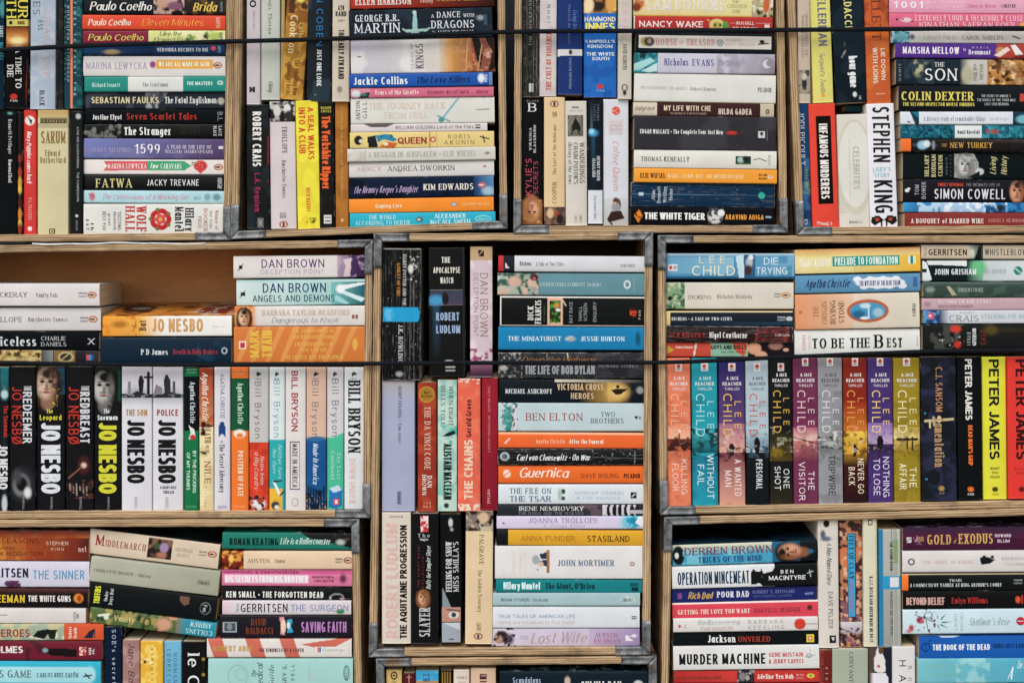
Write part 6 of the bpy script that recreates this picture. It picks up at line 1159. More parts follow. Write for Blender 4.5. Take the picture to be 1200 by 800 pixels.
book('H', 582, 604.7, 755, 619.5, 0, '#d8cee2', 'thin lilac paperback with a turquoise flower at its right end', Gd(724, 732, '#d8cee2', '#9ad0dc'), E(741, .45, 10, 8, '#28a4c0', .5), N(730, 752, '#7ad0dc', 3, .5), E(742, .35, 4, 4, '#1c8cb0', .5), Po('#e8e8f0', (744, .5), (755, .9), (755, .1), (749, .0)), Po('#1c2430', (588, .42), (592, .55), (590, .65)), T('JOANNA TROLLOPE', 619, 701, .1, .52, '#9a88a8', 'f'), T('A Village Affair', 637, 686, .62, .88, '#b4a8c4', 's'))
book('H', 582, 621, 754, 639, 1, '#dfa71a', 'mustard yellow paperback titled Stasiland in typed letters', R(582, 595.5, '#16181c'), Ln(593, .3, 593, .75, 1, '#c8c8c0'), T('ANNA FUNDER', 610, 674, .36, .7, '#b87a18', 'm'), T('STASILAND', 688, 738, .34, .72, '#3c3014', 'm'))
book('H', 580, 639.5, 753, 678, 0, '#e1dddb', 'thick white paperback with a small seated figure drawn left', R(640, 644, '#a8784c', .12, .82), Po('#2a3c58', (632, .25), (640, .18), (640, .4), (634, .38)), E(628, .42, 4.4, 5.4, '#a8b0b4', .35), Po('#3a4450', (632, .45), (641, .4), (641, .62), (634, .58)), E(634, .55, 3, 3, '#d8b8a8', .4), E(630, .72, 1.4, 1, '#4a4a50', .4), E(741, .54, 2.8, 2.4, '#a8685c', .2), E(741, .54, 1.6, 1.2, '#e1dddb', .2), T('RUMPOLE', 600, 604, .15, .85, '#ecd4cc', 's', 'd'), T('OMNIBUS', 608, 612, .15, .85, '#ecd4cc', 's', 'd'), T('SELECTED', 614, 617, .15, .85, '#e8d8d4', 's', 'd'), T('JOHN MORTIMER', 653, 720, .42, .6, '#5f7898', 'F'), wear=.4)
book('H', 581, 679, 752.5, 694, 1, '#14858a', 'teal paperback with black and white condensed letters', R(738, 748, '#0e5f64', .2, .5), R(740, 748, '#123c40', .55, .85), T('Hilary Mantel', 590, 633, .2, .76, '#d8ecea', 'K'), T("The Giant, O'Brien", 639, 697, .24, .72, '#0f4a50', 'K'))
book('H', 577.5, 694.5, 750, 709.5, 0, '#a9c2c5', 'thin blue grey paperback titled Dracula in tiny type', E(735, .5, 9, 4, '#c4d4d4', .3), T('Classics', 728, 742, .32, .66, '#4a5a60', 'i'), T('BRAM STOKER * Dracula', 587, 642, .4, .64, '#3c4c52', 's'))
book('H', 577, 710.5, 749.5, 735.5, 0, '#dbdde2', 'white paperback titled True Tales of American Life', R(740, 746, '#3c3c44', .44, .49), R(740, 746, '#3c3c44', .53, .58), T('TRUE TALES OF AMERICAN LIFE', 584, 674, .36, .52, '#7f9cb8', 's'), T('edited and introduced by Paul Auster', 584, 674, .64, .8, '#e0a898', 'l'))
book('H', 576, 736, 749.5, 757, 0, '#cbbfd2', 'lilac paperback titled The Lost Wife with a dark haired head', Gd(576, 680, '#d4ccd8', '#c8bcd2'), Gd(690, 749.5, '#c2b2cc', '#a890b8'), E(588, .45, 8, 7, '#3a2c2c', .4), E(584, .6, 5, 5, '#b89080', .5), E(597, .6, 5, 6, '#5a4a5c', .8), N(576, 604, '#2a2024', 4, .6), T('THE', 609, 619, .4, .6, '#b8a4b4', 'f'), T('Lost Wife', 622, 690, .22, .8, '#c09c92', 'i'), T('ALYSON', 697, 724, .24, .48, '#b06880', 'f'), T('RICHMAN', 696, 727, .58, .82, '#b06880', 'f'), Po('#ece4ec', (733, .35), (743, .5), (743, .3), (737, .5), (743, .7), (733, .68)))

# ================= crate 7, middle right =================
GROUP = 'books in the middle right crate'
book('H', 780.5, 297, 931, 327, 0, '#5294b8', 'sky blue paperback titled Die Trying with a blurred figure', Gd(780, 860, '#6aa6c4', '#8fbcd0', 0, .8), Gd(780, 931, '#b8d0d8', '#5294b8', 0, .14, 'v'), R(780, 931, '#2a6286', .9, 1), Po('#c8dce4', (862, .1), (871, .05), (873, .95), (866, .95)), R(872, 876, '#2c5a80', .05, .95), R(876, 885, '#34648a', .05, .9), E(878, .35, 4, 6, '#b8c0c8', .6), E(877, .65, 4, 6, '#4a3438', .6), E(880, .15, 3, 3, '#e0e4e8', .5), R(783, 794, '#e8e0e0', .42, .68), E(786, .55, 2, 2.4, '#c84a4c', .3), R(789, 793, '#b0a8b0', .48, .62), Gd(885, 931, '#5c9cc0', '#7ab0cc', .1, .88), N(900, 928, '#3f7ea4', 9, .5, .1, .9, .6),
     T('LEE', 819.5, 849.5, .1, .38, '#e8dcb4', 's'), T('CHILD', 811, 861.5, .48, .86, '#ece6cc', 's'), T('DIE', 895, 912, .16, .44, '#dce8ec', 's'), T('TRYING', 886, 922.5, .54, .82, '#dce8ec', 's'), gloss=True)
book('H', 780.5, 331, 930, 362, 0, '#dbd3c6', 'cream paperback titled Nicholas Nickleby with a green painted end', R(780.5, 802.5, '#8aa884'), N(780, 802.5, '#3f6a4a', 5, .5), N(780, 802.5, '#c8ccb0', 4, .58), E(785, .6, 3, 3, '#2c2420', .5), N(780, 802.5, '#24403c', 6, .6, .7, 1), penguin_oval(921, .48, '#d09450'), T('DICKENS', 806, 834, .48, .62, '#6c6458', 'f'), T('Nicholas Nickleby', 840, 882, .46, .6, '#8c8272', 'f'), T('PENGUIN', 907, 915, .4, .46, '#7a7060', 'S'), T('CLASSICS', 907, 915, .5, .56, '#7a7060', 'S'))
book('H', 780.5, 364.5, 929, 381.5, 0, '#1b2534', 'navy paperback with a cream end, titled A Tale of Two Cities', R(780.5, 785.5, '#e0c88c'), R(780, 929, '#dcc898', 0, .09), Gd(786, 929, '#1c2838', '#24445c', .75, 1), E(925, .52, 4, 2.6, '#c8ccd0', .3), T('DICKENS * A TALE OF TWO CITIES', 787, 858, .42, .64, '#dcdde0', 'F'), T('PENGUIN', 911, 920, .36, .48, '#c8ccd0', 'S'), T('CLASSICS', 911, 920, .54, .66, '#c8ccd0', 'S'), gloss=True)
book('H', 780.5, 382.5, 929, 401, 1, '#26171a', 'battered black and dark red paperback above the comic collage one', Gd(880, 925, '#26171a', '#5e1c20'), N(885, 925, '#8a2a2c', 5, .55), T('SEX KILLERS', 784, 826, .4, .72, '#9a3a36', 'F'), T('Nigel Cawthorne', 831, 876, .36, .72, '#e4dedc', 'F'), T('VIRGIN', 908, 925, .44, .6, '#d8c0c0', 'F'), wear=1.0)
book('H', 780.5, 401.5, 930, 418, 0, '#c8503c', 'red and green collage paperback titled Guys and Dolls', Po('#e8d8d0', (815, 0), (817, 0), (814, 1), (812, 1)), Po('#c8a834', (782, .2), (790, .5), (782, .8)), R(833, 876, '#8fb8a0'), Po('#d85a44', (858, 0), (876, 0), (872, 1), (862, .6)), R(876, 930, '#231c22'), E(884, .4, 8, 7, '#d8a080', .25), E(892, .9, 7, 5, '#dca88c', .3), E(909, .2, 8, 5, '#a8786c', .4), E(921, .5, 3.4, 2, '#d8a890', .3), T('GUYS AND DOLLS', 833, 875, .18, .46, '#26302c', 'K'), T('and other stories', 845, 874, .56, .72, '#3a3c34', 's'), T('Damon Runyon', 792, 812, .2, .4, '#ecc8b8', 'S'))
book('H', 931.5, 291, 1078.5, 319.5, -3.5, '#ecd88e', 'yellow paperback titled Prelude to Foundation on a teal strip', Gd(931.5, 1000, '#ecdca0', '#e6d896'), Gd(1000, 1078.5, '#e4cf82', '#f2bc2a'), Gd(931, 1078, '#e0a868', '#e8d088', 0, .3, 'v'), R(975.5, 1054, '#1a9a90', .32, .72), R(1064, 1067, '#d8ecdc', .36, .68), R(1067, 1070, '#2a8a80', .36, .68), R(1070, 1073, '#d8ecdc', .36, .68), T('ISAAC ASIMOV', 937, 973, .38, .72, '#f2f0dc', 'S'), T('PRELUDE TO FOUNDATION', 978, 1052, .36, .68, '#e2f0e4', 'S'))
book('H', 932, 321.5, 1078.5, 342.5, -3, '#6096b8', 'steel blue paperback with a looping signature and white cloud', E(1031.5, .48, 29, 6.6, '#e8e8ee', .1), *[E(1005 + i * 7.5, .28 + (i % 2) * .4, 5, 3.4, '#e8e8ee', .2) for i in range(8)], R(1070, 1075, '#4a6c9c', .2, .75), T('Agatha Christie', 943, 997, .26, .7, '#2c3c6c', 'i'), T('THE MYSTERY OF THE BLUE TRAIN', 1007, 1055, .36, .64, '#46528c', 'S'))
book('H', 932, 344, 1077.5, 385, -3, '#dec8b6', 'thick peach paperback titled The Origin with an oval seascape', Gd(932, 1000, '#e59a6c', '#dfc0a4'), Gd(1000, 1078, '#e0ccba', '#dcd4c4'), E(1017, .5, 24.5, 13.5, '#bd6434', .06), E(1017, .5, 21, 10, '#4a9cc0', .1), E(1006, .6, 8, 5, '#2a6c94', .6), E(1014, .35, 6, 3, '#c8dce4', .6), E(1029, .55, 6, 5, '#a8c4d4', .6), Ln(1018, .3, 1018, .72, 1.4, '#d8e4e8'), E(1013, .7, 5, 1.8, '#dfe8ea', .5), T('THE', 953, 959, .33, .66, '#b87850', 'f', 'u'), T('ORIGIN', 963, 969, .2, .86, '#b87850', 'f', 'u'), T('IRVING', 973, 979, .18, .86, '#5c4434', 'f', 'u'), T('STONE', 983, 989, .2, .84, '#5c4434', 'f', 'u'), T('CORGI', 1069, 1073, .32, .68, '#3c3430', 'S', 'u'), E(938, .5, 2, 2, '#b07858', .5))
book('H', 931, 386, 1078, 415, -2, '#e4e3de', 'white paperback titled To Be the Best in heavy serif letters', T('TO BE THE', 951, 1020, .34, .74, '#1d2026', 'F'), T('B', 1024, 1036, .22, .76, '#1d2026', 'F'), T('EST', 1039, 1058, .36, .74, '#1d2026', 'F'), T('BARBARA', 940, 944, .18, .8, '#e0aca4', 's', 'u'), T('TAYLOR', 947, 950, .22, .8, '#e0aca4', 's', 'u'), T('Grafton', 1074, 1076, .3, .7, '#8a8884', 's', 'u'))
book('H', 1079.5, 287, EX, 303.5, .5, '#cebda6', 'tan paperback titled Whistleblower with a shadowy figure', Gd(1136, 1152, '#b0b4a4', '#3a4440'), Po('#1c2426', (1142, 1), (1147, .1), (1150, .1), (1150, 1)), E(1139, .6, 3, 5, '#c8ccc0', .5), T('GERRITSEN', 1088, 1133, .3, .74, '#4c3024', 'S'), T('TESS', 1083, 1086, .2, .8, '#8a7462', 's', 'u'), T('WHISTLEBLOWER', 1154, 1212, .28, .72, '#4a5450', 's'))
book('H', 1080.5, 305, EX, 329.5, -.5, '#0f2024', 'black, green and white paperback titled The Broker', Po('#e0e4e4', (1081, 0), (1086, .1), (1092, .9), (1088, 1), (1081, 1)), Po('#e0e4e4', (1086, 0), (1200, 0), (1150, .3), (1088, .2)), Gd(1133, 1152, '#123430', '#8ab8a0'), Gd(1152, EX, '#c8d0d0', '#dcdee0'), E(1147, .35, 9, 9, '#6ac088', .8), Po('#123030', (1081, .4), (1086, .4), (1086, .55), (1081, .55)), E(1193, .5, 5, 5, '#1c8a7c', .15), Ln(1190, .4, 1196, .6, 1.2, '#d8e4e0'), T('JOHN GRISHAM', 1095, 1144, .4, .68, '#dce0e2', 'S'), T('THE BROKER', 1152, 1179, .42, .64, '#a8b0b8', 's'), gloss=True)
book('H', 1082, 330.5, EX, 348.5, 0, '#3a4f48', 'dark moss green paperback with a tan diagonal mark', N(1082, EX, '#4c6258', 10, .5), Po('#b8b08c', (1109, .3), (1113, .25), (1121, .85), (1116, .9)), Gd(1082, EX, '#62726a', '#3a4f48', 0, .2, 'v'), E(1090, .5, 5, 3, '#8a968c', .8), T('UNDERSTRIKE', 1123, 1152, .38, .64, '#a8b4a8', 's'), gloss=True, wear=.5)
book('H', 1080, 349, EX, 363, -1, '#c7a6ae', 'dusty pink paperback titled Return to the Stars', T('RETURN TO THE STARS', 1100, 1162, .16, .46, '#e8d4d4', 'F'), T('ERICH VON DANIKEN', 1100, 1140, .58, .8, '#6c4c58', 's'), E(1087, .5, 4, 3, '#a88a90', .8))
book('H', 1082, 363.5, EX, 379, -.5, '#d0d2d6', 'silver white paperback with a blue and pink left end', R(1082, 1108, '#2a4a78'), N(1082, 1110, '#5a9ac8', 4, .5), E(1091, .4, 4, 4, '#c85a70', .5), E(1090, .4, 1.6, 1.6, '#f0d8d8', .5), Gd(1100, 1112, '#1c2a58', '#c8ccd4'), T('CRAIS', 1112, 1147, .36, .84, '#8a8c92', 'f'), T('ROBERT', 1125, 1142, .1, .26, '#a0a4aa', 's'), T('STALKING THE ANGEL', 1150, 1212, .3, .62, '#94b8c4', 's'))
book('H', 1081, 380, EX, 413.5, -.5, '#191c1c', 'thick black paperback with red glows and a pale bare figure', N(1095, 1130, '#b8b8b0', 3, .6, .3, .8), N(1090, 1135, '#4a4c48', 6, .5), E(1120, .16, 6, 4, '#d8402c', .7), E(1122, .7, 4, 4, '#c83a34', .7), E(1122, .93, 5, 2, '#a83030', .6), E(1162, .2, 8, 5, '#5a4c1c', .9), R(1133, 1137.5, '#b8bcbc', .28, .72), T('DAVID', 1133, 1137.5, .3, .7, '#1c2020', 'K', 'u'), T('GUTERSON', 1139.5, 1144, .14, .74, '#d0d0d4', 'K', 'u'), T('EAST', 1149, 1155, .2, .7, '#8c3426', 's', 'u'), Ln(1139, .88, 1146, .88, 1.2, '#c8ccd0'), gloss=True, wear=.6)

def shield(u=428):
    return [R(u - 4.6, u + 4.6, '#ece6e2', .37, .63), E(u - 1, .5, 2.4, 2.4, '#c84a48', .3), R(u + 1.6, u + 3.6, '#b0a8b0', .42, .58)]
def reacher(x0, x1, y1, base, label, lc, title, tc, extra=(), top='#e4e0e0'):
    rs = int(x0) % 5
    ops = list(extra) + [N(502, 538, '#20181c', 3.2, .62, st=.45), N(500, 530, '#e8dcd0', 4 + rs * .5, .66, st=.4), N(458, 592, '#101018', 11, .55, st=.22)] + shield(424 if x0 > 905 else 430)
    q = 0 if x0 < 900 else -4
    ops += [T('A JACK', 441 + q, 445 + q, .3, .76, top, 'S', 'n'), T('REACHER', 447.5 + q, 451.5 + q, .14, .88, top, 'S', 'n'), T('THRILLER', 454 + q, 457 + q, .22, .8, top, 's', 'n'), T('LEE', 470 + q, 502 + q, .6, .86, lc, 's'), T('CHILD', 461 + q, 511 + q, .16, .5, lc, 's')]
    ops[0:0] = []
    ops += title
    x0t = x0
    book('V', x0, 419.5, x1, y1, 1.5, base, label, *ops, gloss=True, wear=.2)
GROUP = 'thrillers in a row in the middle right crate'
def t2(a, b, u0, u1, w0, w1, c): return [T(a, u0, u1, .58, .84, c, 's'), T(b, w0, w1, .2, .46, c, 's')]
reacher(782, 809.5, 592.5, '#e88562', 'coral thriller titled Killing Floor', '#f0b894', t2('KILLING', 'FLOOR', 538, 579, 543, 575, '#f0d4c4'), 0, [Gd(495, 520, '#e88562', '#f4c8a8'), Gd(514, 534, '#6e3028', '#e07a58'), N(512, 528, '#4a2420', 5, .5), Ln(506, .5, 518, .5, 2, '#7a3a30'), E(505, .5, 2, 2, '#f8e8d8', .5)])
reacher(811, 841, 592, '#1b9fae', 'teal thriller titled Without Fail', '#a8e4e4', t2('WITHOUT', 'FAIL', 532, 584, 544, 568, '#dcf0f0'), 0, [Gd(505, 530, '#3ab0b8', '#0e5a64'), N(502, 534, '#0c4a54', 6, .5), Gd(534, 592, '#147e98', '#17a0b4')])
reacher(843, 873, 592, '#2e2a60', 'indigo and pink thriller titled A Wanted Man', '#e6c054', t2('A WANTED', 'MAN', 538, 581, 551, 570, '#f0dcd8'), 0, [Gd(419, 500, '#2c2a6c', '#6a4a80'), Gd(496, 530, '#a8708c', '#e8b09c'), Gd(530, 592, '#8c4a54', '#d8a08c'), N(524, 540, '#5a2c38', 6, .5), Po('#2a1c24', (519, .42), (519, .52), (524, .6), (534, .55), (534, .42), (524, .36))])
reacher(874.5, 901, 591.5, '#b3c3cb', 'pale blue and black thriller titled Personal', '#cc5a54', [T('PERSONAL', 538, 573, .42, .7, '#e4e6e8', 's')], 0, [Gd(500, 524, '#b8ccd4', '#7a98a8'), R(530, 592, '#121820'), N(522, 536, '#3a5060', 6, .5), Ln(524, .1, 530, .95, 1.6, '#5a7080'), Po('#14181c', (512, .42), (512, .52), (518, .62), (531, .56), (531, .4), (518, .34))], '#6a7880')
reacher(902, 929, 591, '#1a1c1f', 'black thriller titled One Shot', '#dcae48', t2('ONE', 'SHOT', 549, 572, 546, 574, '#e4e4e2'), 0, [Gd(505, 540, '#2a281c', '#5a4a1a'), N(512, 524, '#8a8a6c', 5, .55, .3, 1), E(530, .3, 5, 7, '#8a7420', .7), Gd(560, 592, '#1c1c18', '#3a3420')])
reacher(930, 958.5, 590.5, '#7a3658', 'plum thriller titled The Visitor', '#e8c4c8', t2('THE', 'VISITOR', 552, 574, 541, 586, '#f0dce0'), 0, [Gd(500, 516, '#b05a74', '#ecc0b4'), Gd(516, 540, '#c88078', '#7a3450'), Ln(512, .0, 520, .95, 1.6, '#5c2038'), Ln(534, .1, 518, .95, 2, '#a8506a')])
reacher(959, 987.5, 590, '#98979c', 'silver grey thriller titled Tripwire', '#d8d8dc', [T('TRIPWIRE', 533, 580, .4, .68, '#2e3034', 's')], 0, [N(505, 516, '#e4e4e0', 7, .5), N(511, 528, '#3c4438', 4, .5), E(520, .5, 3, 8, '#c8ccc4', .6), Gd(526, 534, '#7c7e7e', '#98979c')], '#5c5c62')
reacher(988.5, 1016.5, 589.5, '#8f2a1c', 'dark red and gold thriller titled Never Go Back', '#e8a050', t2('NEVER GO', 'BACK', 537, 578, 547, 568, '#f0dcc4'), 0, [Gd(470, 505, '#9c3018', '#d07a24'), Gd(505, 532, '#f0c848', '#d8a430'), Gd(532, 545, '#a87c24', '#3a2018'), Gd(545, 592, '#4a1c18', '#2c1418'), N(505, 534, '#8a5c1c', 5, .58), Po('#241612', (520, .42), (520, .5), (526, .58), (535, .5), (535, .4))])
reacher(1017.5, 1046.5, 589, '#4f3876', 'purple thriller titled Nothing to Lose', '#ecc884', t2('NOTHING', 'TO LOSE', 535, 582, 537, 580, '#e8dcf0'), 0, [Gd(495, 520, '#8a6aac', '#c8b0d0'), Gd(523, 540, '#3c2a4c', '#4f3876'), Po('#1c1424', (510, .42), (510, .52), (516, .62), (528, .56), (528, .4), (516, .34)), N(520, 526, '#2c2038', 5, .5)])
reacher(1047.5, 1078.5, 588, '#a08a1e', 'olive gold thriller titled The Affair', '#ece0a8', t2('THE', 'AFFAIR', 547, 571, 543, 573, '#f0ecc8'), 0, [Gd(500, 514, '#c0a434', '#ecd48c'), Gd(514, 530, '#d8b860', '#a08420'), R(513, 516, '#3c2c10', .1, .9), Ln(512, .5, 526, .5, 1.6, '#3c2c10'), Ln(512, .7, 527, .7, 1.6, '#3c2c10'), E(515, .3, 2, 4, '#4a3814', .5)])
GROUP = 'books in the middle right crate'
book('V', 1080.5, 418, 1121, 586, 1.5, '#1f2334', 'thick dark indigo book titled Lamentation with a gilt dagger', N(418, 586, '#30304a', 9, .5), N(418, 586, '#171c24', 14, .5), Ln(493, .1, 491, .9, 3, '#c8b890'), Ln(489, .34, 498, .36, 3, '#b8a880'), E(491, .5, 4, 2.4, '#d8c8a0', .4), R(494, 501, '#d0c098', .2, .26), E(484, .1, 1.2, 1.2, '#3aa0b0', .3), E(561, .12, 1.2, 1.6, '#3aa0b0', .3), T('C.J. SANSOM', 430, 482, .4, .6, '#c89468', 's'), T('Lamentation', 490, 547, .36, .64, '#b89468', 'F'), E(572, .55, 3, 3.4, '#b08c50', .4), T('M', 576, 579, .5, .62, '#a8a08c', 's', 'n'), gloss=True, wear=.4)
book('V', 1122.5, 418, 1151, 585, 2, '#131619', 'black book titled Dead Man\'s Grip in small orange letters', T('PETER JAMES', 420.5, 492, .32, .6, '#e4e0d8', 'K'), T("DEAD MAN'S GRIP", 498, 545, .42, .6, '#e87a2c', 'K'), E(573, .5, 3, 3.6, '#e8702c', .3), T('PAN', 577.5, 580, .38, .62, '#d8d8d4', 'S', 'n'))
book('V', 1151.5, 418, 1179.5, 584.5, 1.5, '#e0dc2e', 'bright lime yellow book titled Want You Dead', T('PETER JAMES', 421, 538, .28, .7, '#17181a', 'K'), T('WANT', 547, 550, .3, .7, '#4c4c1c', 'S', 'n'), T('YOU', 552, 555, .36, .64, '#4c4c1c', 'S', 'n'), T('DEAD', 557, 560, .3, .7, '#4c4c1c', 'S', 'n'), E(573, .5, 3, 3.6, '#4a4a1c', .3), T('PAN', 577.5, 580, .4, .64, '#8a8a2c', 'S', 'n'), gloss=True)
book('V', 1181.5, 418, 1212, 584, 1.5, '#e03a30', 'bright red book at the right edge with large dark letters', T('PETER JAMES', 421, 538, .3, .72, '#3a1418', 'K'), T('YOU ARE', 548, 550.5, .2, .8, '#7a2020', 's', 'n'), T('DEAD', 552.5, 555, .3, .7, '#7a2020', 's', 'n'), E(573, .5, 3, 3.6, '#6a1c1c', .3))

# ================= crate 8, bottom left =================
GROUP = 'books in the lower left crate'
book('H', -62, 621, 104, 656.5, 1, '#a8542a', 'thick rust and amber paperback titled with seasons', Gd(-62, 30, '#c8963c', '#d07c30'), Gd(30, 104, '#c05c28', '#5a1f20'), Gd(-62, 104, '#4a2420', '#b05c2c', 0, .25, 'v'), N(-62, 104, '#8c3420', 14, .5, st=.5), T('DIFFERENT SEASONS', -52, 46, .26, .42, '#5c2c1c', 'F'), T('featuring', -6, 18, .52, .64, '#7a4020', 'i'), T('HANK REDEMPTION', -14, 50, .7, .84, '#6a3418', 's'), T('STEPHEN', 54, 80, .36, .48, '#e0c4ac', 's'), T('KING', 60, 75, .56, .66, '#e0c4ac', 's'), T('nel', 92, 101, .52, .7, '#c8a8a0', 'S'), wear=.5, gloss=True)
book('H', -62, 657.5, 104.5, 687.5, .5, '#d5d1df', 'white lilac paperback titled The Sinner in blue capitals', E(13, .88, 8, 4, '#5a2c54', .4), N(2, 24, '#6a3c64', 4, .5, .75, 1), T('GERRITSEN', -28, 33, .26, .62, '#1f2546', 'S'), T('THE SINNER', 38.5, 99, .34, .68, '#5f9ac0', 's'), wear=.3)
book('H', -62, 689, 103, 711.5, 1, '#1b1115', 'black paperback titled The White Guns with an orange disc', Gd(-62, 103, '#5a2a2a', '#1b1115', 0, .3, 'v'), E(92, .5, 5.6, 5.4, '#e08c30', .2), E(93, .5, 2.6, 4, '#a84a1c', .5), T('DOUGLAS REEMAN', -60, 29, .34, .74, '#e4c428', 'S'), T('THE WHITE GUNS', 33, 83, .36, .68, '#e8e0dc', 'S'), wear=.6)
book('H', -62, 712.5, 100.5, 730, .5, '#dbd4d0', 'thin plain white paperback between dark ones at lower left', Ln(0, .45, 8, .45, 1, '#6a6664'), T('SCEPTRE', 86, 89, .2, .8, '#8a8886', 's', 'u'), E(91, .5, 1.6, 3, '#8a8a88', .5))
book('H', -62, 731, 121, 750, 0, '#a3b39a', 'green grey and orange paperback titled Heroes with galloping shapes', N(-62, 75, '#c8bc94', 10, .5), N(30, 75, '#e0dcc8', 5, .6, .5, 1), Po('#20231f', (38, .75), (44, .4), (54, .3), (68, .35), (64, .6), (56, .6), (52, .9), (46, .85)), Po('#2c2c28', (56, .6), (66, .5), (64, .95), (58, .9)), R(75, 121, '#d85c34'), Po('#22303c', (98, .85), (104, .45), (111, .25), (109, .85)), R(110.5, 111.5, '#22303c', .3, .85), T('HEROES', -6, 35, .3, .78, '#a83a30', 'S'), T('Robert', 80, 84, .15, .85, '#f0ded4', 'S', 'u'), T('Reade', 86, 90, .2, .85, '#f0ded4', 'S', 'u'))
book('H', -62, 750.8, 119.5, 773, 0, '#7a1f36', 'wine red paperback with a reclining dark figure on its spine', N(30, 60, '#55202a', 10, .5), Po('#1c1216', (50, .5), (56, .35), (90, .42), (90, .85), (60, .75)), E(53, .48, 3.4, 2.6, '#8aa0b0', .4), R(93, 101, '#c8463e', .3, .75), R(102, 112, '#7a3440', .3, .75), N(93, 101, '#f0dcd0', 2.4, .55, .3, .75), T('HOLMES', -14, 27, .26, .62, '#e8dcdc', 'K'), T('IAN', 104, 107, .35, .7, '#f0e0e0', 'K', 'u'), T('R', 108.5, 111, .4, .66, '#f0e0e0', 'K', 'u'))
book('H', -62, 774.5, 118, 803, 1, '#2fb3cc', 'turquoise paperback with a pale rounded panel', R(-62, 106, '#a8dce2', .2, .86), E(106, .53, 6, 9.2, '#a8dce2', .4), T("THE ANGEL'S GAME", -62, 37, .36, .66, '#6c8088', 'F'), T('CARLOS RUIZ ZAFÓN', 43, 92, .46, .64, '#46646e', 'f'), Ln(98, .6, 107, .55, 1.6, '#20343a'), Ln(100, .5, 105, .68, 1.6, '#20343a'))
tilted = dict(d0=7)
book('H', 103.5, 628.5, 257, 657.5, 19, '#dbc7b1', 'cream paperback titled Middlemarch, topmost of the tilted pile', R(173, 201.5, '#2e2724', .04, .86), N(173, 201.5, '#8a6450', 6, .52, .04, .86), E(192, .4, 5, 6, '#a890b0', .5), E(183, .35, 3, 4, '#4a5c3c', .5), E(190, .7, 6, 3, '#b87a60', .6), penguin_oval(249, .42, '#b04a38'), T('M', 111, 122, .2, .62, '#9a2c30', 'F'), T('IDDLEMARCH', 123, 171, .36, .62, '#a86a60', 'f'), T('GEORGE', 205, 226, .32, .46, '#a89080', 'f'), T('ELIOT', 208, 223, .54, .66, '#a89080', 'f'), T('PENGUIN', 233, 242, .34, .4, '#5c4c44', 'S'), T('CLASSICS', 233, 242, .46, .52, '#5c4c44', 'S'), deep=112, pitch=3, top=['#1b2126', N(104, 256, '#2c3a40', 12, .5), E(215, .5, 25, 30, '#38525c', .7)])
book('H', 105, 660.5, 257, 689.5, 18, '#b3b4a1', 'sage grey paperback titled Shirley in the tilted pile', Gd(105, 257, '#b8b8a6', '#a8a894'), R(231, 247, '#9a9c88', .4, .62), T('CHARLOTTE BRONTE * Shirley', 109, 177, .46, .58, '#56584e', 'f'), T('Classics', 233, 246, .45, .58, '#4c4e44', 'i'), deep=112)
book('H', 105, 690.5, 254.5, 719, 19, '#0f171b', 'black paperback with yellow upward letters in the tilted pile', Po('#7c5c4c', (210, .14), (221, .1), (222, .4), (216, .5), (210, .3)), E(241, .5, 6.2, 7.2, '#8a8e90', .06), E(241, .5, 5.4, 6.4, '#0f171b', .06), T('Pan', 238.5, 243, .35, .65, '#b0b4b4', 'F', 'd'), T('TRIFFIDS', 110, 117, .14, .86, '#dce02e', 'K', 'u'), T('Under', 122, 126, .3, .72, '#d8dcdc', 'f', 'u'), T('Days But', 128, 132, .16, .84, '#d8dcdc', 'f', 'u'), deep=110)
book('H', 104.5, 720.5, 253.5, 738.5, 19, '#5f7244', 'green and teal illustrated paperback lowest in the tilted pile', N(104, 215, '#a89858', 8, .48), N(104, 215, '#2c4434', 6, .55), N(180, 215, '#c89070', 7, .5), E(192, .5, 9, 7, '#d0a080', .5), E(172, .5, 5, 6, '#4a5030', .4), E(172, .5, 2.6, 3.4, '#a8a060', .4), R(216, 254, '#2294a8'), Gd(206, 218, '#8a7c60', '#2294a8'), Ln(115, .45, 127, .3, 2.4, '#e8e8d8'), E(124, .5, 3, 3, '#dce4d0', .4), T('Vanity', 133, 158, .3, .66, '#d8d090', 'f'), T('ANDREW', 222, 248, .1, .4, '#cfe8ec', 'f', 'x'), T('COLLINS', 218, 250, .55, .86, '#cfe8ec', 'f', 'x'), deep=108)
book('V', 123, 734, 142.5, 895, 1, '#12233b', 'navy book with pale typewriter letters running down', T("SOE's secret weapon centre", 737, 880, .44, .68, '#b8c4d0', 'm'))
book('V', 143.5, 749.5, 163.5, 895, 0, '#a57c78', 'mauve book with a dark handwritten title', N(749, 895, '#b8908a', 8, .5), T('Jane Bailey', 753, 822, .36, .72, '#4a3436', 'i'), wear=.4)
book('V', 164.5, 750.5, 191, 895, 0, '#e4b128', 'yellow book standing between mauve and light blue ones', N(750, 895, '#f0cc60', 8, .55), N(758, 778, '#f4e8b0', 4, .6), E(775, .2, 2, 1.6, '#4a3a20', .4), T('ATKINSON IN ZUMERLAND', 758, 880, .46, .58, '#7a5a20', 'f'), wear=.6)
book('V', 192, 750.5, 212.5, 895, 0, '#5fa8ca', 'light blue book with two lines of thin grey capitals', Gd(750, 895, '#7ab8d4', '#4f98c0'), T('NORMAN', 764, 800, .54, .76, '#47708a', 'f'), T('LEBRECHT', 760, 806, .18, .4, '#47708a', 'f'))
book('V', 213.5, 751, 241, 895, 0, '#0f1113', 'black book with large white letters beginning le', T('le Carre', 764, 850, .24, .72, '#e4e4e4', 'F'), E(772, .9, 2, 2, '#a88c30', .5), E(790, .9, 2, 2, '#a88c30', .5))
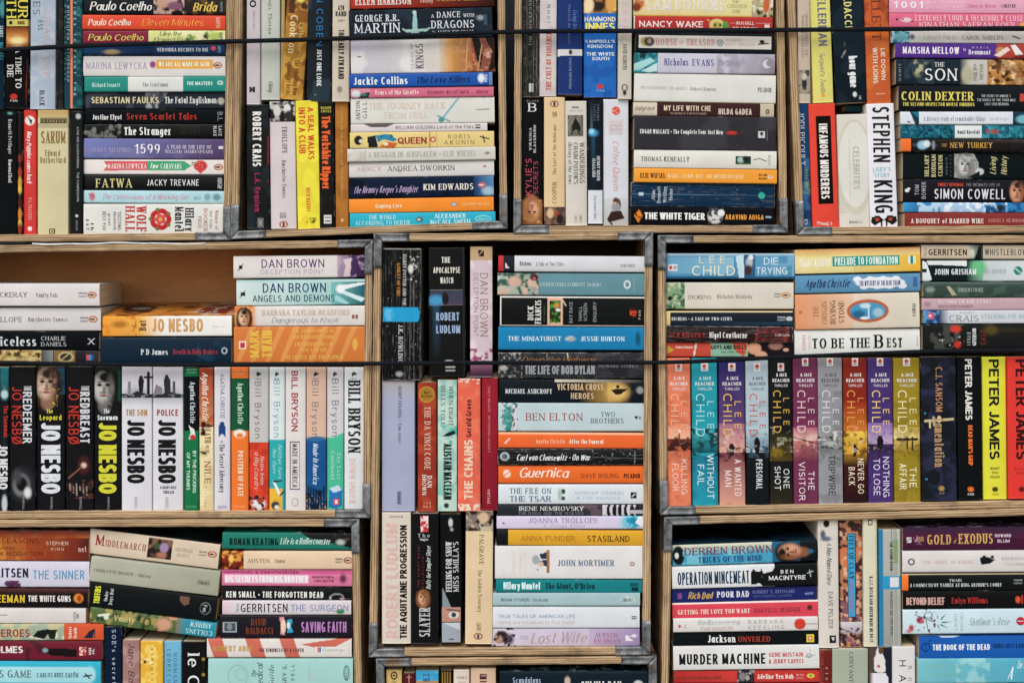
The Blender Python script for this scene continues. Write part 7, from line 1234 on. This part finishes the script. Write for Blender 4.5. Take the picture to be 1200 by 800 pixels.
book('H', 260.5, 624, 412, 643.5, 1, '#1a8070', 'green paperback with a black wedge at its right end', Po('#171a1d', (352, 0), (412, 0), (412, .92), (385, .55), (362, .3)), N(386, 410, '#5a4c3c', 4, .6, 0, .5), E(399, .55, 5, 3.4, '#b8c0bc', .8), Ln(385, .55, 411, .9, 1, '#2a6a60'), T('RONAN KEATING', 269, 326, .32, .76, '#112a26', 'S'), T('Life is a Rollercoaster', 328, 388, .3, .68, '#c8dcd4', 'I'), gloss=True)
book('H', 260, 645.5, 412.5, 667, 0, '#e6cbad', 'tan paperback titled Emma with a small fiery painting', R(260, 285.5, '#8a2c1c'), N(260, 285.5, '#e09a3a', 5, .52), N(260, 285.5, '#3a1814', 5, .56), E(271, .4, 3, 5, '#f0c060', .5), penguin_oval(408, .5, '#b04a38'), T('AUSTEN', 290, 316, .4, .62, '#7c6a58', 'f'), T('Emma', 322, 334, .42, .62, '#8a7864', 'f'), T('PENGUIN', 393, 401, .38, .48, '#6a5848', 'S'), T('CLASSICS', 393, 401, .54, .64, '#6a5848', 'S'))
book('H', 260, 667.7, 412.5, 686.5, 1, '#e07fa4', 'pink paperback titled Big Secrets from Big Brother', Gd(260, 412, '#b04c7c', '#dc6c98', 0, .25, 'v'), R(263, 362, '#f0b8cc', .28, .82), T('UNOFFICIAL & UNAUTHORISED', 262, 350, .06, .22, '#5a2440', 'S'), T('BIG SECRETS FROM BIG BROTHER', 264, 361, .34, .78, '#fbeef2', 'K'), T('DEAN RITCHIE &', 366, 391, .34, .48, '#5c1c3c', 'S'), T('CHRIS BEATON', 368, 391, .58, .72, '#5c1c3c', 'S'), E(402, .5, 4, 5, '#7a3458', .8), wear=.5)
book('H', 260, 687.4, 412, 703, 1, '#11171b', 'black paperback titled The Forgotten Dead', E(395, .7, 8, 4, '#8a9090', .12), E(395, .78, 6.8, 3.4, '#11171b', .1), E(387, .8, 1.4, 2.6, '#a8acac', .4), E(401, .85, 3, 1.4, '#b89890', .4), T('KEN SMALL * THE FORGOTTEN DEAD', 265, 379, .34, .8, '#e8e6e0', 'S'), wear=.7)
book('H', 260.5, 703.6, 411.5, 720, 0, '#d8cfd3', 'white paperback titled The Surgeon with a green smear', Po('#a84c5c', (262, .6), (272, .4), (276, .8), (266, .95)), Gd(261, 275, '#e0c0cc', '#d8cfd3'), E(399, .75, 5, 3, '#2f8c4c', .4), T('GERRITSEN', 282, 337, .2, .8, '#26283a', 's'), T('TESS', 277, 280, .2, .8, '#5c5c68', 's', 'u'), T('THE SURGEON', 341, 408, .26, .74, '#8c93b4', 's'))
book('H', 257, 720.8, 412, 746.5, 0, '#211f29', 'dark violet paperback titled Saving Faith with two bright faces', R(261, 277.5, '#a8b0b4', .28, .76), R(263, 276, '#4a5458', .34, .7), E(269, .5, 3, 4, '#8a9498', .6), Po('#d88ca0', (327, .1), (333, .05), (334, .9), (328, .85), (330, .5)), E(332, .5, 3, 8, '#f0d0b8', .4), Po('#3aa8c8', (336, .2), (343, .15), (341, .5), (344, .75), (336, .8), (338, .5)), E(338, .45, 2, 4, '#d8ecf0', .4), T('DAVID', 294, 312, .14, .44, '#8a4424', 'F'), T('BALDACCI', 288, 320, .54, .84, '#8a4424', 'F'), T('SAVING FAITH', 353, 406, .28, .76, '#bd84c0', 'S'))
book('H', 242.5, 748, 412, 770, 0, '#e0d8d2', 'white paperback with broad salmon slanted bands', *[Po('#cf6f5e', (a, 0), (a + 17, 0), (a + 25, 1), (a + 8, 1)) for a in (243, 287, 327)], Po('#cf6f5e', (395, 0), (411, 0), (385, .6), (352, .3)), R(369, 406, '#e6e0dc', .42, .76), R(372, 373.5, '#d84a3c', .45, .72), R(374, 376, '#2a6aa0', .45, .72), T('ROBERT ABLE', 250, 296, .36, .66, '#c8a040', 'S'), T('THE KINDNESS OF A LOVER', 303, 356, .5, .7, '#6a4c44', 'S'), T('flamingo', 378, 404, .5, .68, '#a8a8a8', 's'), wear=.2)
book('H', 244, 771.5, 413.5, 811, 0, '#a8d1cc', 'thick mint paperback with an upward script title', E(279, .5, 12, 13, '#92bcb4', .05), E(279, .5, 11, 12, '#a8d1cc', .05), E(282, .45, 6, 8, '#96bfb8', .1), E(282, .45, 5.2, 7, '#a8d1cc', .1), T('The', 295, 300, .3, .56, '#26405a', 'i', 'u'), T('Medical', 301, 308, .1, .92, '#26405a', 'i', 'u'), T('Guide', 315, 321, .14, .84, '#26405a', 'i', 'u'), T('MARY S.', 331, 336, .16, .95, '#2c4450', 's', 'u'), T('LOVELL', 341, 345, .16, .95, '#2c4450', 's', 'u'), T('Travels', 361, 364, .2, .9, '#d89cb4', 's', 'u'), E(406, .42, 3.4, 9, '#3c5c68', .1), E(406, .42, 2.4, 7.4, '#a8d1cc', .1), T('abacus', 404, 407, .25, .6, '#3c5c68', 'i', 'u'))

# ================= crate 9, bottom middle =================
GROUP = 'books in the crate at the bottom edge'
book('V', 452.5, 784, 471, 900, 0, '#d6b574', 'short tan book top at the left of the lowest crate', E(791, .5, 5, 4, '#4a3c24', .15), E(791, .5, 3, 2.4, '#d6b574', .3), E(791, .5, 1.4, 1.4, '#3a2c1c', .3), T('OAK', 797.5, 799.5, .35, .65, '#5a4a30', 's', 'n'))
book('V', 472.5, 788, 486, 900, 0, '#5c1b1e', 'dark red book top with a small pale cross', Ln(790, .5, 799, .5, .8, '#d0a8a0'), Ln(793, .3, 793, .7, .8, '#d0a8a0'))
book('V', 487, 785, 514, 900, 0, '#42a6ce', 'light blue book top with dark blue initials', N(785, 900, '#7ac8e0', 6, .55), T('NT', 789, 792.5, .34, .62, '#1c4c80', 'K', 'n'), T('DIS', 794, 798, .34, .62, '#1c4c80', 'K', 'n'), Gd(797, 830, '#b8946c', '#7a5a40'))
book('V', 515.5, 785, 530.5, 900, 0, '#17130f', 'black and gold ornamental book top', *[Ln(787, .2 + i * .2, 815, .2 + i * .2, 1.2, '#b08a3c') for i in range(4)])
book('V', 531.5, 784, 550, 900, 0, '#e0d0c0', 'cream book top with small outlined letters', T('GMS', 791.5, 795, .2, .85, '#7a6a60', 's', 'n'), R(798, 900, '#c8b8a8', .3, .8))
book('V', 551.5, 782.5, 581, 900, 0, '#d8b89c', 'pinkish tan book top with a dark red badge', R(789, 795.5, '#5c2a30', .36, .64), T('SHE', 790, 792, .4, .6, '#e0c8c0', 'S', 'n'), R(797, 799, '#7a4a44', .36, .64), gloss=True, bulge=1.6)
book('H', 585.5, 786, 759, 822, 0, '#0f2430', 'dark petrol book with half visible white capitals', Gd(585, 759, '#16303c', '#0f2430', 0, .1, 'v'), E(665, .32, 3.4, 5, '#c8b4a8', .6), E(748, .46, 6, 6, '#c8ccc8', .3), T('Scandalous', 600.5, 634, .2, .38, '#a8b8cc', 'f'), T('SYLVIA DAY', 681, 728, .32, .62, '#dcdcda', 'S'), T('a novel', 602, 630, .5, .64, '#8a9aac', 'f'))

# ================= crate 10, bottom right =================
GROUP = 'books in the lower right crate'
book('H', 788, 636, 958.5, 660, -6, '#4aa4c4', 'bright blue paperback titled Tricks of the Mind with a lying head', Gd(788, 958, '#d8d4b8', '#3a90b8', 0, .45, 'v'), Gd(905, 958, '#2a6a8c', '#101a22'), R(938, 958.5, '#10181e'), Po('#121a1e', (790, .35), (798, .1), (799, .95), (790, .75)), E(793, .5, 3, 3.6, '#e4e0d8', .3), E(794, .5, 1.4, 1.4, '#20242a', .3), E(795, .5, 7, 11, '#121a1e', .2), E(793, .5, 2.4, 3.6, '#e4e0d8', .3), N(800, 905, '#8ad0dc', 9, .5, .3, 1, .6), P(925, .5, 13.5, 24, 'L', '#d8a284', '#241c1a', '#94603f'), E(950, .5, 3, 2.4, '#2a7094', .9),
     T('DERREN BROWN', 802, 906, .14, .5, '#7e4a40', 'F'), T('TRICKS OF THE MIND', 818, 893, .6, .88, '#204a7c', 'F'), pitch=3.5, gloss=True, top=['#12181d', N(788, 960, '#1c3c50', 18, .5), Po('#2a6a94', (850, .75), (930, .6), (930, .68), (850, .85))])
book('H', 787.5, 662, 957.5, 687.5, -5, '#dfe0e0', 'white and black paperback titled Operation Mincemeat', R(908, 957.5, '#15181b'), Po('#15181b', (880, .9), (880, .35), (883, .15), (886, .3), (891, .3), (893, .12), (894, .4), (905, .3), (910, .05), (915, .02), (915, 1), (893, .98), (890, .85)), E(893, .55, 1.6, 1.6, '#3c4044', .4), T('OPERATION MINCEMEAT', 794, 878, .24, .82, '#22405c', 'S'), T('BEN', 915, 930, .26, .42, '#e8e6e4', 'S'), T('MACINTYRE', 901, 944, .52, .72, '#e8e6e4', 'S'), Ln(946, .45, 953, .35, .9, '#c8ccd0'), Ln(949, .3, 950, .6, .9, '#c8ccd0'))
book('H', 787.5, 688, 957, 704, -4, '#222c70', 'royal blue paperback titled Poor Dad with gilt script before it', R(794, 799, '#8c5090', .3, .72), T('Rich Dad', 806, 836, .26, .74, '#d0a85c', 'I'), T('POOR DAD', 840, 878, .24, .68, '#e8e6ee', 'F'), T('ROBERT T. KIYOSAKI', 882, 931, .22, .46, '#8088b4', 'f'), T('WITH SHARON L. LECHTER', 883, 928, .58, .74, '#6a74a4', 's'), T('warner', 943, 954, .4, .62, '#a8b4d8', 'i'), gloss=True)
book('H', 788, 704.5, 959, 723.5, -4, '#dc4759', 'coral red paperback titled Getting the Love You Want', R(788, 959, '#f0dcd8', 0, .09), E(949, .42, 3, 2.6, '#5a2c34', .4), R(946, 952, '#6a3440', .5, .6), T('GETTING THE LOVE YOU WANT', 794, 879, .42, .7, '#f2d8cc', 'F'), T('HARVILLE HENDRIX', 884, 938, .42, .68, '#8c3444', 'f'))
book('H', 789, 723.5, 958.5, 739.5, -2.5, '#dcd7d3', 'white paperback with a red disc on a thin black line', Ln(943, .5, 958, .5, .8, '#2a2a2c'), E(937.5, .5, 6.8, 6.6, '#d2402c', .1), Po('#c84a4c', (795, .4), (799, .55), (795, .7)), E(803, .55, 1, 2.6, '#a8a8a8', .4), T('Rediscovering', 818, 868, .14, .44, '#8a96a4', 'i'), T('Your Good Life', 820, 860, .58, .86, '#c09ca4', 'i'), T('BARBARA', 877, 918, .16, .44, '#a8a4a4', 's'), T('KEESLING', 877, 919, .56, .84, '#a8a4a4', 's'))
book('H', 789, 740, 959, 755.5, -2, '#14191c', 'black paperback titled Unveiled in red letters', R(945, 954, '#e0c83a', .22, .82), R(947, 952, '#d8483c', .36, .68), R(948, 951, '#e8e0d0', .44, .6), T('Jackson', 829, 862, .22, .76, '#e8e8e6', 'F'), T('UNVEILED', 865, 903, .34, .74, '#b8462c', 'F'))
book('H', 789, 756, 960, 784, -2.5, '#dedcd9', 'thick white paperback titled Murder Machine', E(948, .45, 3.6, 2.6, '#9a9a9c', .15), E(948, .45, 2.4, 1.4, '#dedcd9', .2), Ln(944, .5, 956, .42, .8, '#a0a0a0'), Ln(949, .15, 950, .3, .7, '#a8a8a8'), T('MURDER MACHINE', 796, 897, .32, .76, '#1c1d20', 'S'), T('GENE MUSTAIN', 901, 941, .3, .48, '#cc5450', 'S'), T('& JERRY CAPECI', 901, 941, .58, .76, '#cc5450', 'S'), wear=.3)
book('H', 790, 785, 960, 799.5, -1, '#c63b36', 'red paperback with a small grey portrait set in its middle', Gd(790, 862, '#b8322e', '#cc4038'), T('FALLING LEAVES RETURN TO THEIR', 792, 845, .46, .68, '#7a3c30', 'F'), R(864, 884, '#3a3436'), N(864, 884, '#b0a8a8', 4, .5), E(870, .5, 4, 5, '#8a8284', .4), T('Adeline Yen Mah', 887, 930, .3, .68, '#f0dcd4', 'F'), T('The True', 933, 942, .3, .45, '#f0d0c8', 's'), T('Story', 933, 942, .55, .7, '#f0d0c8', 's'), E(950, .45, 4.4, 2.6, '#e0c84c', .2), E(950, .45, 1.8, 1.2, '#4a8a3c', .3))
book('H', 790, 800.5, 961, 822, 0, '#123a44', 'dark teal book cut by the bottom edge under the red one', R(930, 938, '#dcdcd8', .05, .6))
book('V', 959, 608, 983, 758.5, 1.5, '#dad1c8', 'white book titled A Man Named Dave in loose handwriting', E(613, .42, 4.6, 3.6, '#1c1c1e', .25), E(626, .25, 5, 3, '#5a6478', .6), E(631, .4, 3, 6, '#6a7488', .7), R(744, 753, '#20201f', .52, .84), Po('#dcd8d0', (746, .6), (751, .7), (746, .78)), T('A Man Named Dave', 635, 686, .42, .66, '#4c4c50', 'i'), T('DAVE PELZER', 693, 736, .48, .7, '#6a6466', 's'), wear=.4)
book('V', 985, 608, 1010.5, 757.5, 1.5, '#b8805c', 'crowded pinkish brown book with a light blue title strip', N(608, 757, '#e0b090', 6, .5), N(608, 757, '#4a2a30', 5, .52), N(700, 757, '#8a5c6c', 7, .55), N(608, 680, '#d8784c', 7, .6), Gd(728, 742, '#d8d0d4', '#b0a0a8'), N(735, 757, '#3a2c30', 4, .55), R(624.5, 723, '#2c3a5c', .33, .7), R(625.5, 722, '#46a4cc', .36, .67), E(614, .5, 4, 4, '#3a2c28', .5), T('FEET OF CLAY', 627, 678, .4, .62, '#28304a', 'F'), T('Terry Pratchett', 680, 718, .42, .6, '#b86a94', 'f'), gloss=True)
book('V', 1012, 607.5, 1028.5, 757, 1, '#d8d2ba', 'cream book with one line of heavy small capitals near its foot', R(608.5, 615, '#3a3830', .34, .66), R(609.7, 613.8, '#d8d2ba', .4, .6), R(608, 757, '#c0b890', .88, 1), T('B.J.T. BITCH GOD QUEEN MADE ME DO IT', 675, 752, .4, .66, '#3c4a40', 'S'), wear=.3)
book('V', 1030, 620, 1056, 757, 1, '#a7a7a1', 'silver hardback edged in blue with a bright blue waist band', R(620, 757, '#2a84b0', 0, .2), Gd(620, 757, '#b8b8b0', '#9c9c96', .2, .55), R(620, 757, '#787a74', .58, .6), R(620, 757, '#bcbcb4', .62, .66), Gd(620, 757, '#c8c8c0', '#b0b0a8', .85, .95), R(632, 660, '#8aa070', .66, .86), R(674.5, 690, '#2a9cc8', .18, 1), R(676, 687.5, '#dcdcdc', .5, .9), T('THE SOUND BOOK', 634, 668, .5, .64, '#33352f', 'S'), T('FOR HORSES AND THEIR RIDERS', 693, 744, .5, .62, '#4a4a46', 's'), gloss=True)
book('V', 960.5, 761, 974.5, 895, 0, '#742420', 'narrow dark red book low at the bottom with pale letters', R(761, 895, '#8a3a2c', 0, .2), T('elephant', 781, 830, .5, .72, '#e0b8a8', 'F'), T('A long history', 763, 800, .25, .36, '#c08a70', 's'))
book('V', 975.5, 759.5, 1017.5, 895, 0, '#a9b19d', 'wide sage green book with small capitals running down', T('CERVANTES * DON QUIXOTE', 763, 870, .47, .58, '#4e5548', 'f'), gloss=False)
book('V', 1018.5, 758, 1045, 895, 0, '#252a38', 'dark book with a white dressed figure printed on it', R(758, 800, '#5a4c44', 0, .28), Po('#e2dcd8', (758, .35), (766, .3), (772, .2), (786, .25), (788, .5), (786, .8), (772, .7), (762, .55)), E(762, .52, 4, 3, '#6a5030', .4), E(780, .42, 1.8, 1.8, '#c05060', .4), R(788, 895, '#e0dce0', .05, .85), Po('#232a3c', (775, .7), (790, .75), (796, .95), (770, .95)))
book('V', 1046, 757, 1073, 895, 1, '#dbd8d6', 'white book with thin black capitals, behind the blue pile', T('HARRIS', 773, 860, .3, .6, '#2a2c30', 's'), T('ROBERT', 780, 850, .68, .84, '#5c5e62', 's'))
book('H', 1058, 617.5, EX, 644, -1, '#4c1d3b', 'dark plum paperback titled The Gold of Exodus', Gd(1058, EX, '#3a2440', '#5c2244', 0, .5, 'v'), R(1062, 1068, '#d8d4d8', .42, .66), Ln(1063, .6, 1067, .48, 1.2, '#3a1c30'), N(1070, 1080, '#b08a94', 2.5, .5, .35, .75), T('THE', 1076, 1083, .4, .6, '#c89c58', 'f'), T('GOLD', 1086, 1115, .32, .74, '#d6ac64', 'f'), T('of', 1117, 1121, .5, .7, '#c89c58', 'i'), T('EXODUS', 1123, 1164, .28, .72, '#d6ac64', 'f'), T('HOWARD', 1166, 1185, .3, .44, '#e4d0dc', 'S'), T('BLUM', 1169, 1183, .54, .68, '#e4d0dc', 'S'), wear=.5)
book('H', 1057.5, 645, EX, 670, -1, '#dbd5d3', 'white paperback titled The Guns of August with a black bird shape', E(1068, .5, 4, 4, '#3c3a40', .15), E(1068, .5, 2.4, 2.6, '#dbd5d3', .2), E(1156, .45, 7, 4, '#15181c', .3), Po('#15181c', (1148, .35), (1154, .2), (1158, .4), (1167, .4), (1160, .6), (1150, .65)), E(1163, .3, 2, 2, '#20344a', .3), T('THE GUNS', 1080, 1110, .44, .6, '#c8a8a4', 'f'), T('OF AUGUST', 1114, 1142, .44, .6, '#c8a8a4', 'f'), T('BARBARA W.', 1174, 1208, .3, .44, '#a8a4a8', 's'), T('TUCHMAN', 1176, 1204, .56, .7, '#b8a4a0', 's'))
book('H', 1057, 672, EX, 691.5, -1, '#141619', 'black paperback with an orange end block and two white lines', R(1057, 1064.5, '#ee7c28'), R(1057, EX, '#c8b898', 0, .05), T('TWAIN', 1112, 1127, .3, .46, '#c8ccd0', 'F'), T("A CONNECTICUT YANKEE AT KING ARTHUR'S COURT", 1066, 1174, .56, .76, '#d0d4d8', 'F'), T('PENGUIN', 1188, 1198, .34, .44, '#b0b4b8', 'S'), T('CLASSICS', 1188, 1198, .52, .62, '#b0b4b8', 'S'))
book('H', 1058, 692, EX, 713, -1, '#17130f', 'black paperback titled Beyond Belief in mottled capitals', R(1058, EX, '#100f12'), E(1193, .5, 3, 4, '#e0582c', .3), Ln(1198, .3, 1198, .7, 1.4, '#c84a3a'), T('BEYOND BELIEF', 1062, 1107, .34, .76, '#cfa8a0', 'K'), T('Emlyn Williams', 1115, 1158, .36, .68, '#ae3530', 'F'), wear=.5)
book('H', 1058, 713.5, EX, 742, -1.5, '#cbdfe6', 'pale icy blue paperback with red blossoms and dark leaves', *[Po('#1f6a62', (1100 + 4 * math.cos(a), .5 + .13 * math.sin(a)), (1104 + 12 * math.cos(a), .5 + .4 * math.sin(a)), (1100 + 4 * math.cos(a + .5), .5 + .13 * math.sin(a + .5))) for a in (0, .8, 1.7, 2.5, 3.4, 4.2, 5.2)], E(1078, .42, 4, 4, '#a83a50', .5), E(1081, .48, 2.4, 2.4, '#d0607a', .4), E(1068, .75, 3, 4, '#c04a58', .7), E(1065, .88, 3, 2, '#d88090', .6), Ln(1072, .2, 1094, .5, .8, '#3a4a5a'), Ln(1084, .2, 1088, .9, .8, '#4a4058'), E(1088, .22, 5, 4, '#3a5a68', .12), E(1088, .22, 4, 3.2, '#cbdfe6', .12), N(1072, 1098, '#5a3448', 3, .64), T('LAURO', 1118, 1122, .18, .82, '#a8b8bc', 's', 'u'), T('MARTINES', 1125, 1129, .12, .88, '#b8c8cc', 's', 'u'), T('Shalimar\'s Rose', 1135, 1184, .36, .66, '#a4b8bc', 'i'), E(1196, .5, 5, 5, '#b8283c', .15), Ln(1193, .5, 1199, .5, 1, '#ecdcdc'))
book('H', 1077, 744.5, EX, 771, -1.5, '#1c62b2', 'royal blue paperback titled The Book of the Dead', E(1085, .48, 5.4, 5, '#123a70', .1), E(1085, .48, 4.2, 3.8, '#1c62b2', .1), Ln(1085, .25, 1085, .75, .8, '#123a70'), Ln(1088, .35, 1091, .12, 1.2, '#123a70'), Po('#d8e4f0', (1100, 0), (1125, 0), (1118, .06), (1104, .06)), T('THE BOOK OF THE DEAD', 1093, 1160, .36, .62, '#e8eef4', 'S'), T('ORIKA LUETT & BORA', 1164, 1204, .36, .54, '#123464', 'S'), deep=116, pitch=2.5, top=['#2a70b8', N(1077, 1226, '#c8dcec', 22, .52), Gd(1077, 1130, '#dce4ec', '#4a8ac4')])
book('H', 1075, 771.5, EX, 800, -1, '#64b6c8', 'light turquoise paperback with faint gold lines and white capitals', Gd(1075, EX, '#7cc0c8', '#4aa8c4'), N(1120, 1160, '#94ccd0', 10, .5), T('WINTER OCEANIC', 1088, 1132, .22, .36, '#8ac0b8', 'f'), T('SIGNAL LEGACY', 1092, 1135, .54, .68, '#8ac0b8', 'f'), T('A', 1180, 1190, .36, .86, '#dcecf0', 'i'), T('The Arrow', 1191, 1212, .1, .4, '#cfe6ec', 'i'))
book('H', 1074, 801, EX, 824, 0, '#1a4f8c', 'dark blue book just showing at the lower right corner', N(1074, EX, '#c8a040', 6, .55))

# ================= paper, cords =================
def sheet():
    V, F_ = [], []
    k = 40; rng = random.Random(5)
    for j in range(k + 1):
        t = j / k
        x = 38 + 203 * t
        zt = 284.4 + .7 * math.sin(t * 9) + .35 * math.sin(t * 23) - .2 * t
        for (dz, dd) in ((0, -.001), (2.0 - .6 * t, -.001), (2.0 - .6 * t, .12), (0, .12)):
            p = pt(x, zt + dz, 0); V.append((p.x, dd + rng.uniform(-.0002, .0002), p.z))
    for j in range(k):
        for m in range(4):
            a = j * 4 + m; b = j * 4 + (m + 1) % 4
            F_.append((a, b, b + 4, a + 4))
    F_ += [(0, 3, 2, 1), (k * 4, k * 4 + 1, k * 4 + 2, k * 4 + 3)]
    loc = Vector(((38 + 241) / 2 / 1000 - .6, .06, (400 - 286) / 1000))
    o = mesh_obj('folded_paper', [tuple(Vector(v) - loc) for v in V], F_, M_WHITE)
    o.location = loc
    o['label'] = 'thin white folded paper wedged in the gap between two stacked crates'; o['category'] = 'paper'
sheet()

def cord(pts_px, r, label):
    P = []
    n = len(pts_px)
    for i in range(n - 1):
        p0 = pts_px[max(0, i - 1)]; p1 = pts_px[i]; p2 = pts_px[i + 1]; p3 = pts_px[min(n - 1, i + 2)]
        for s in range(10):
            t = s / 10
            q = [0.5 * (2 * b + (c - a) * t + (2 * a - 5 * b + 4 * c - d) * t * t + (3 * b - a - 3 * c + d) * t ** 3) for a, b, c, d in zip(p0, p1, p2, p3)]
            P.append(q)
    P.append(list(pts_px[-1]))
    V, F_ = [], []
    rng = random.Random(int(r * 1e5))
    m = 12
    for i, (x, y) in enumerate(P):
        c = pt(x, y, 0); c.y = -.0048
        rr = r * rng.uniform(.95, 1.05)
        for k in range(m):
            a = 2 * math.pi * k / m
            V.append((c.x, c.y + rr * .8 * math.cos(a), c.z + rr * math.sin(a)))
    for i in range(len(P) - 1):
        for k in range(m):
            F_.append((i * m + k, i * m + (k + 1) % m, (i + 1) * m + (k + 1) % m, (i + 1) * m + k))
    F_ += [tuple(range(m - 1, -1, -1)), tuple(len(V) - m + k for k in range(m))]
    o = mesh_obj('elastic_cord', V, F_, M_CORD, smooth=True)
    o['label'] = label; o['category'] = 'cord'; o['group'] = 'elastic cords stretched across the crates'
cord([(-80, 63), (0, 59.5), (100, 54.5), (270, 49.5), (400, 46), (590, 38.5), (760, 37), (920, 36), (1040, 35), (1200, 34), (1290, 34)], .0027, 'upper black elastic cord stretched across the top row of books')
cord([(-80, 424), (0, 424.5), (120, 426.5), (280, 427), (440, 425.5), (600, 424.5), (765, 424.3), (860, 421), (930, 417.5), (1080, 411.5), (1200, 410), (1290, 409)], .0024, 'lower black elastic cord stretched across the middle row of books')
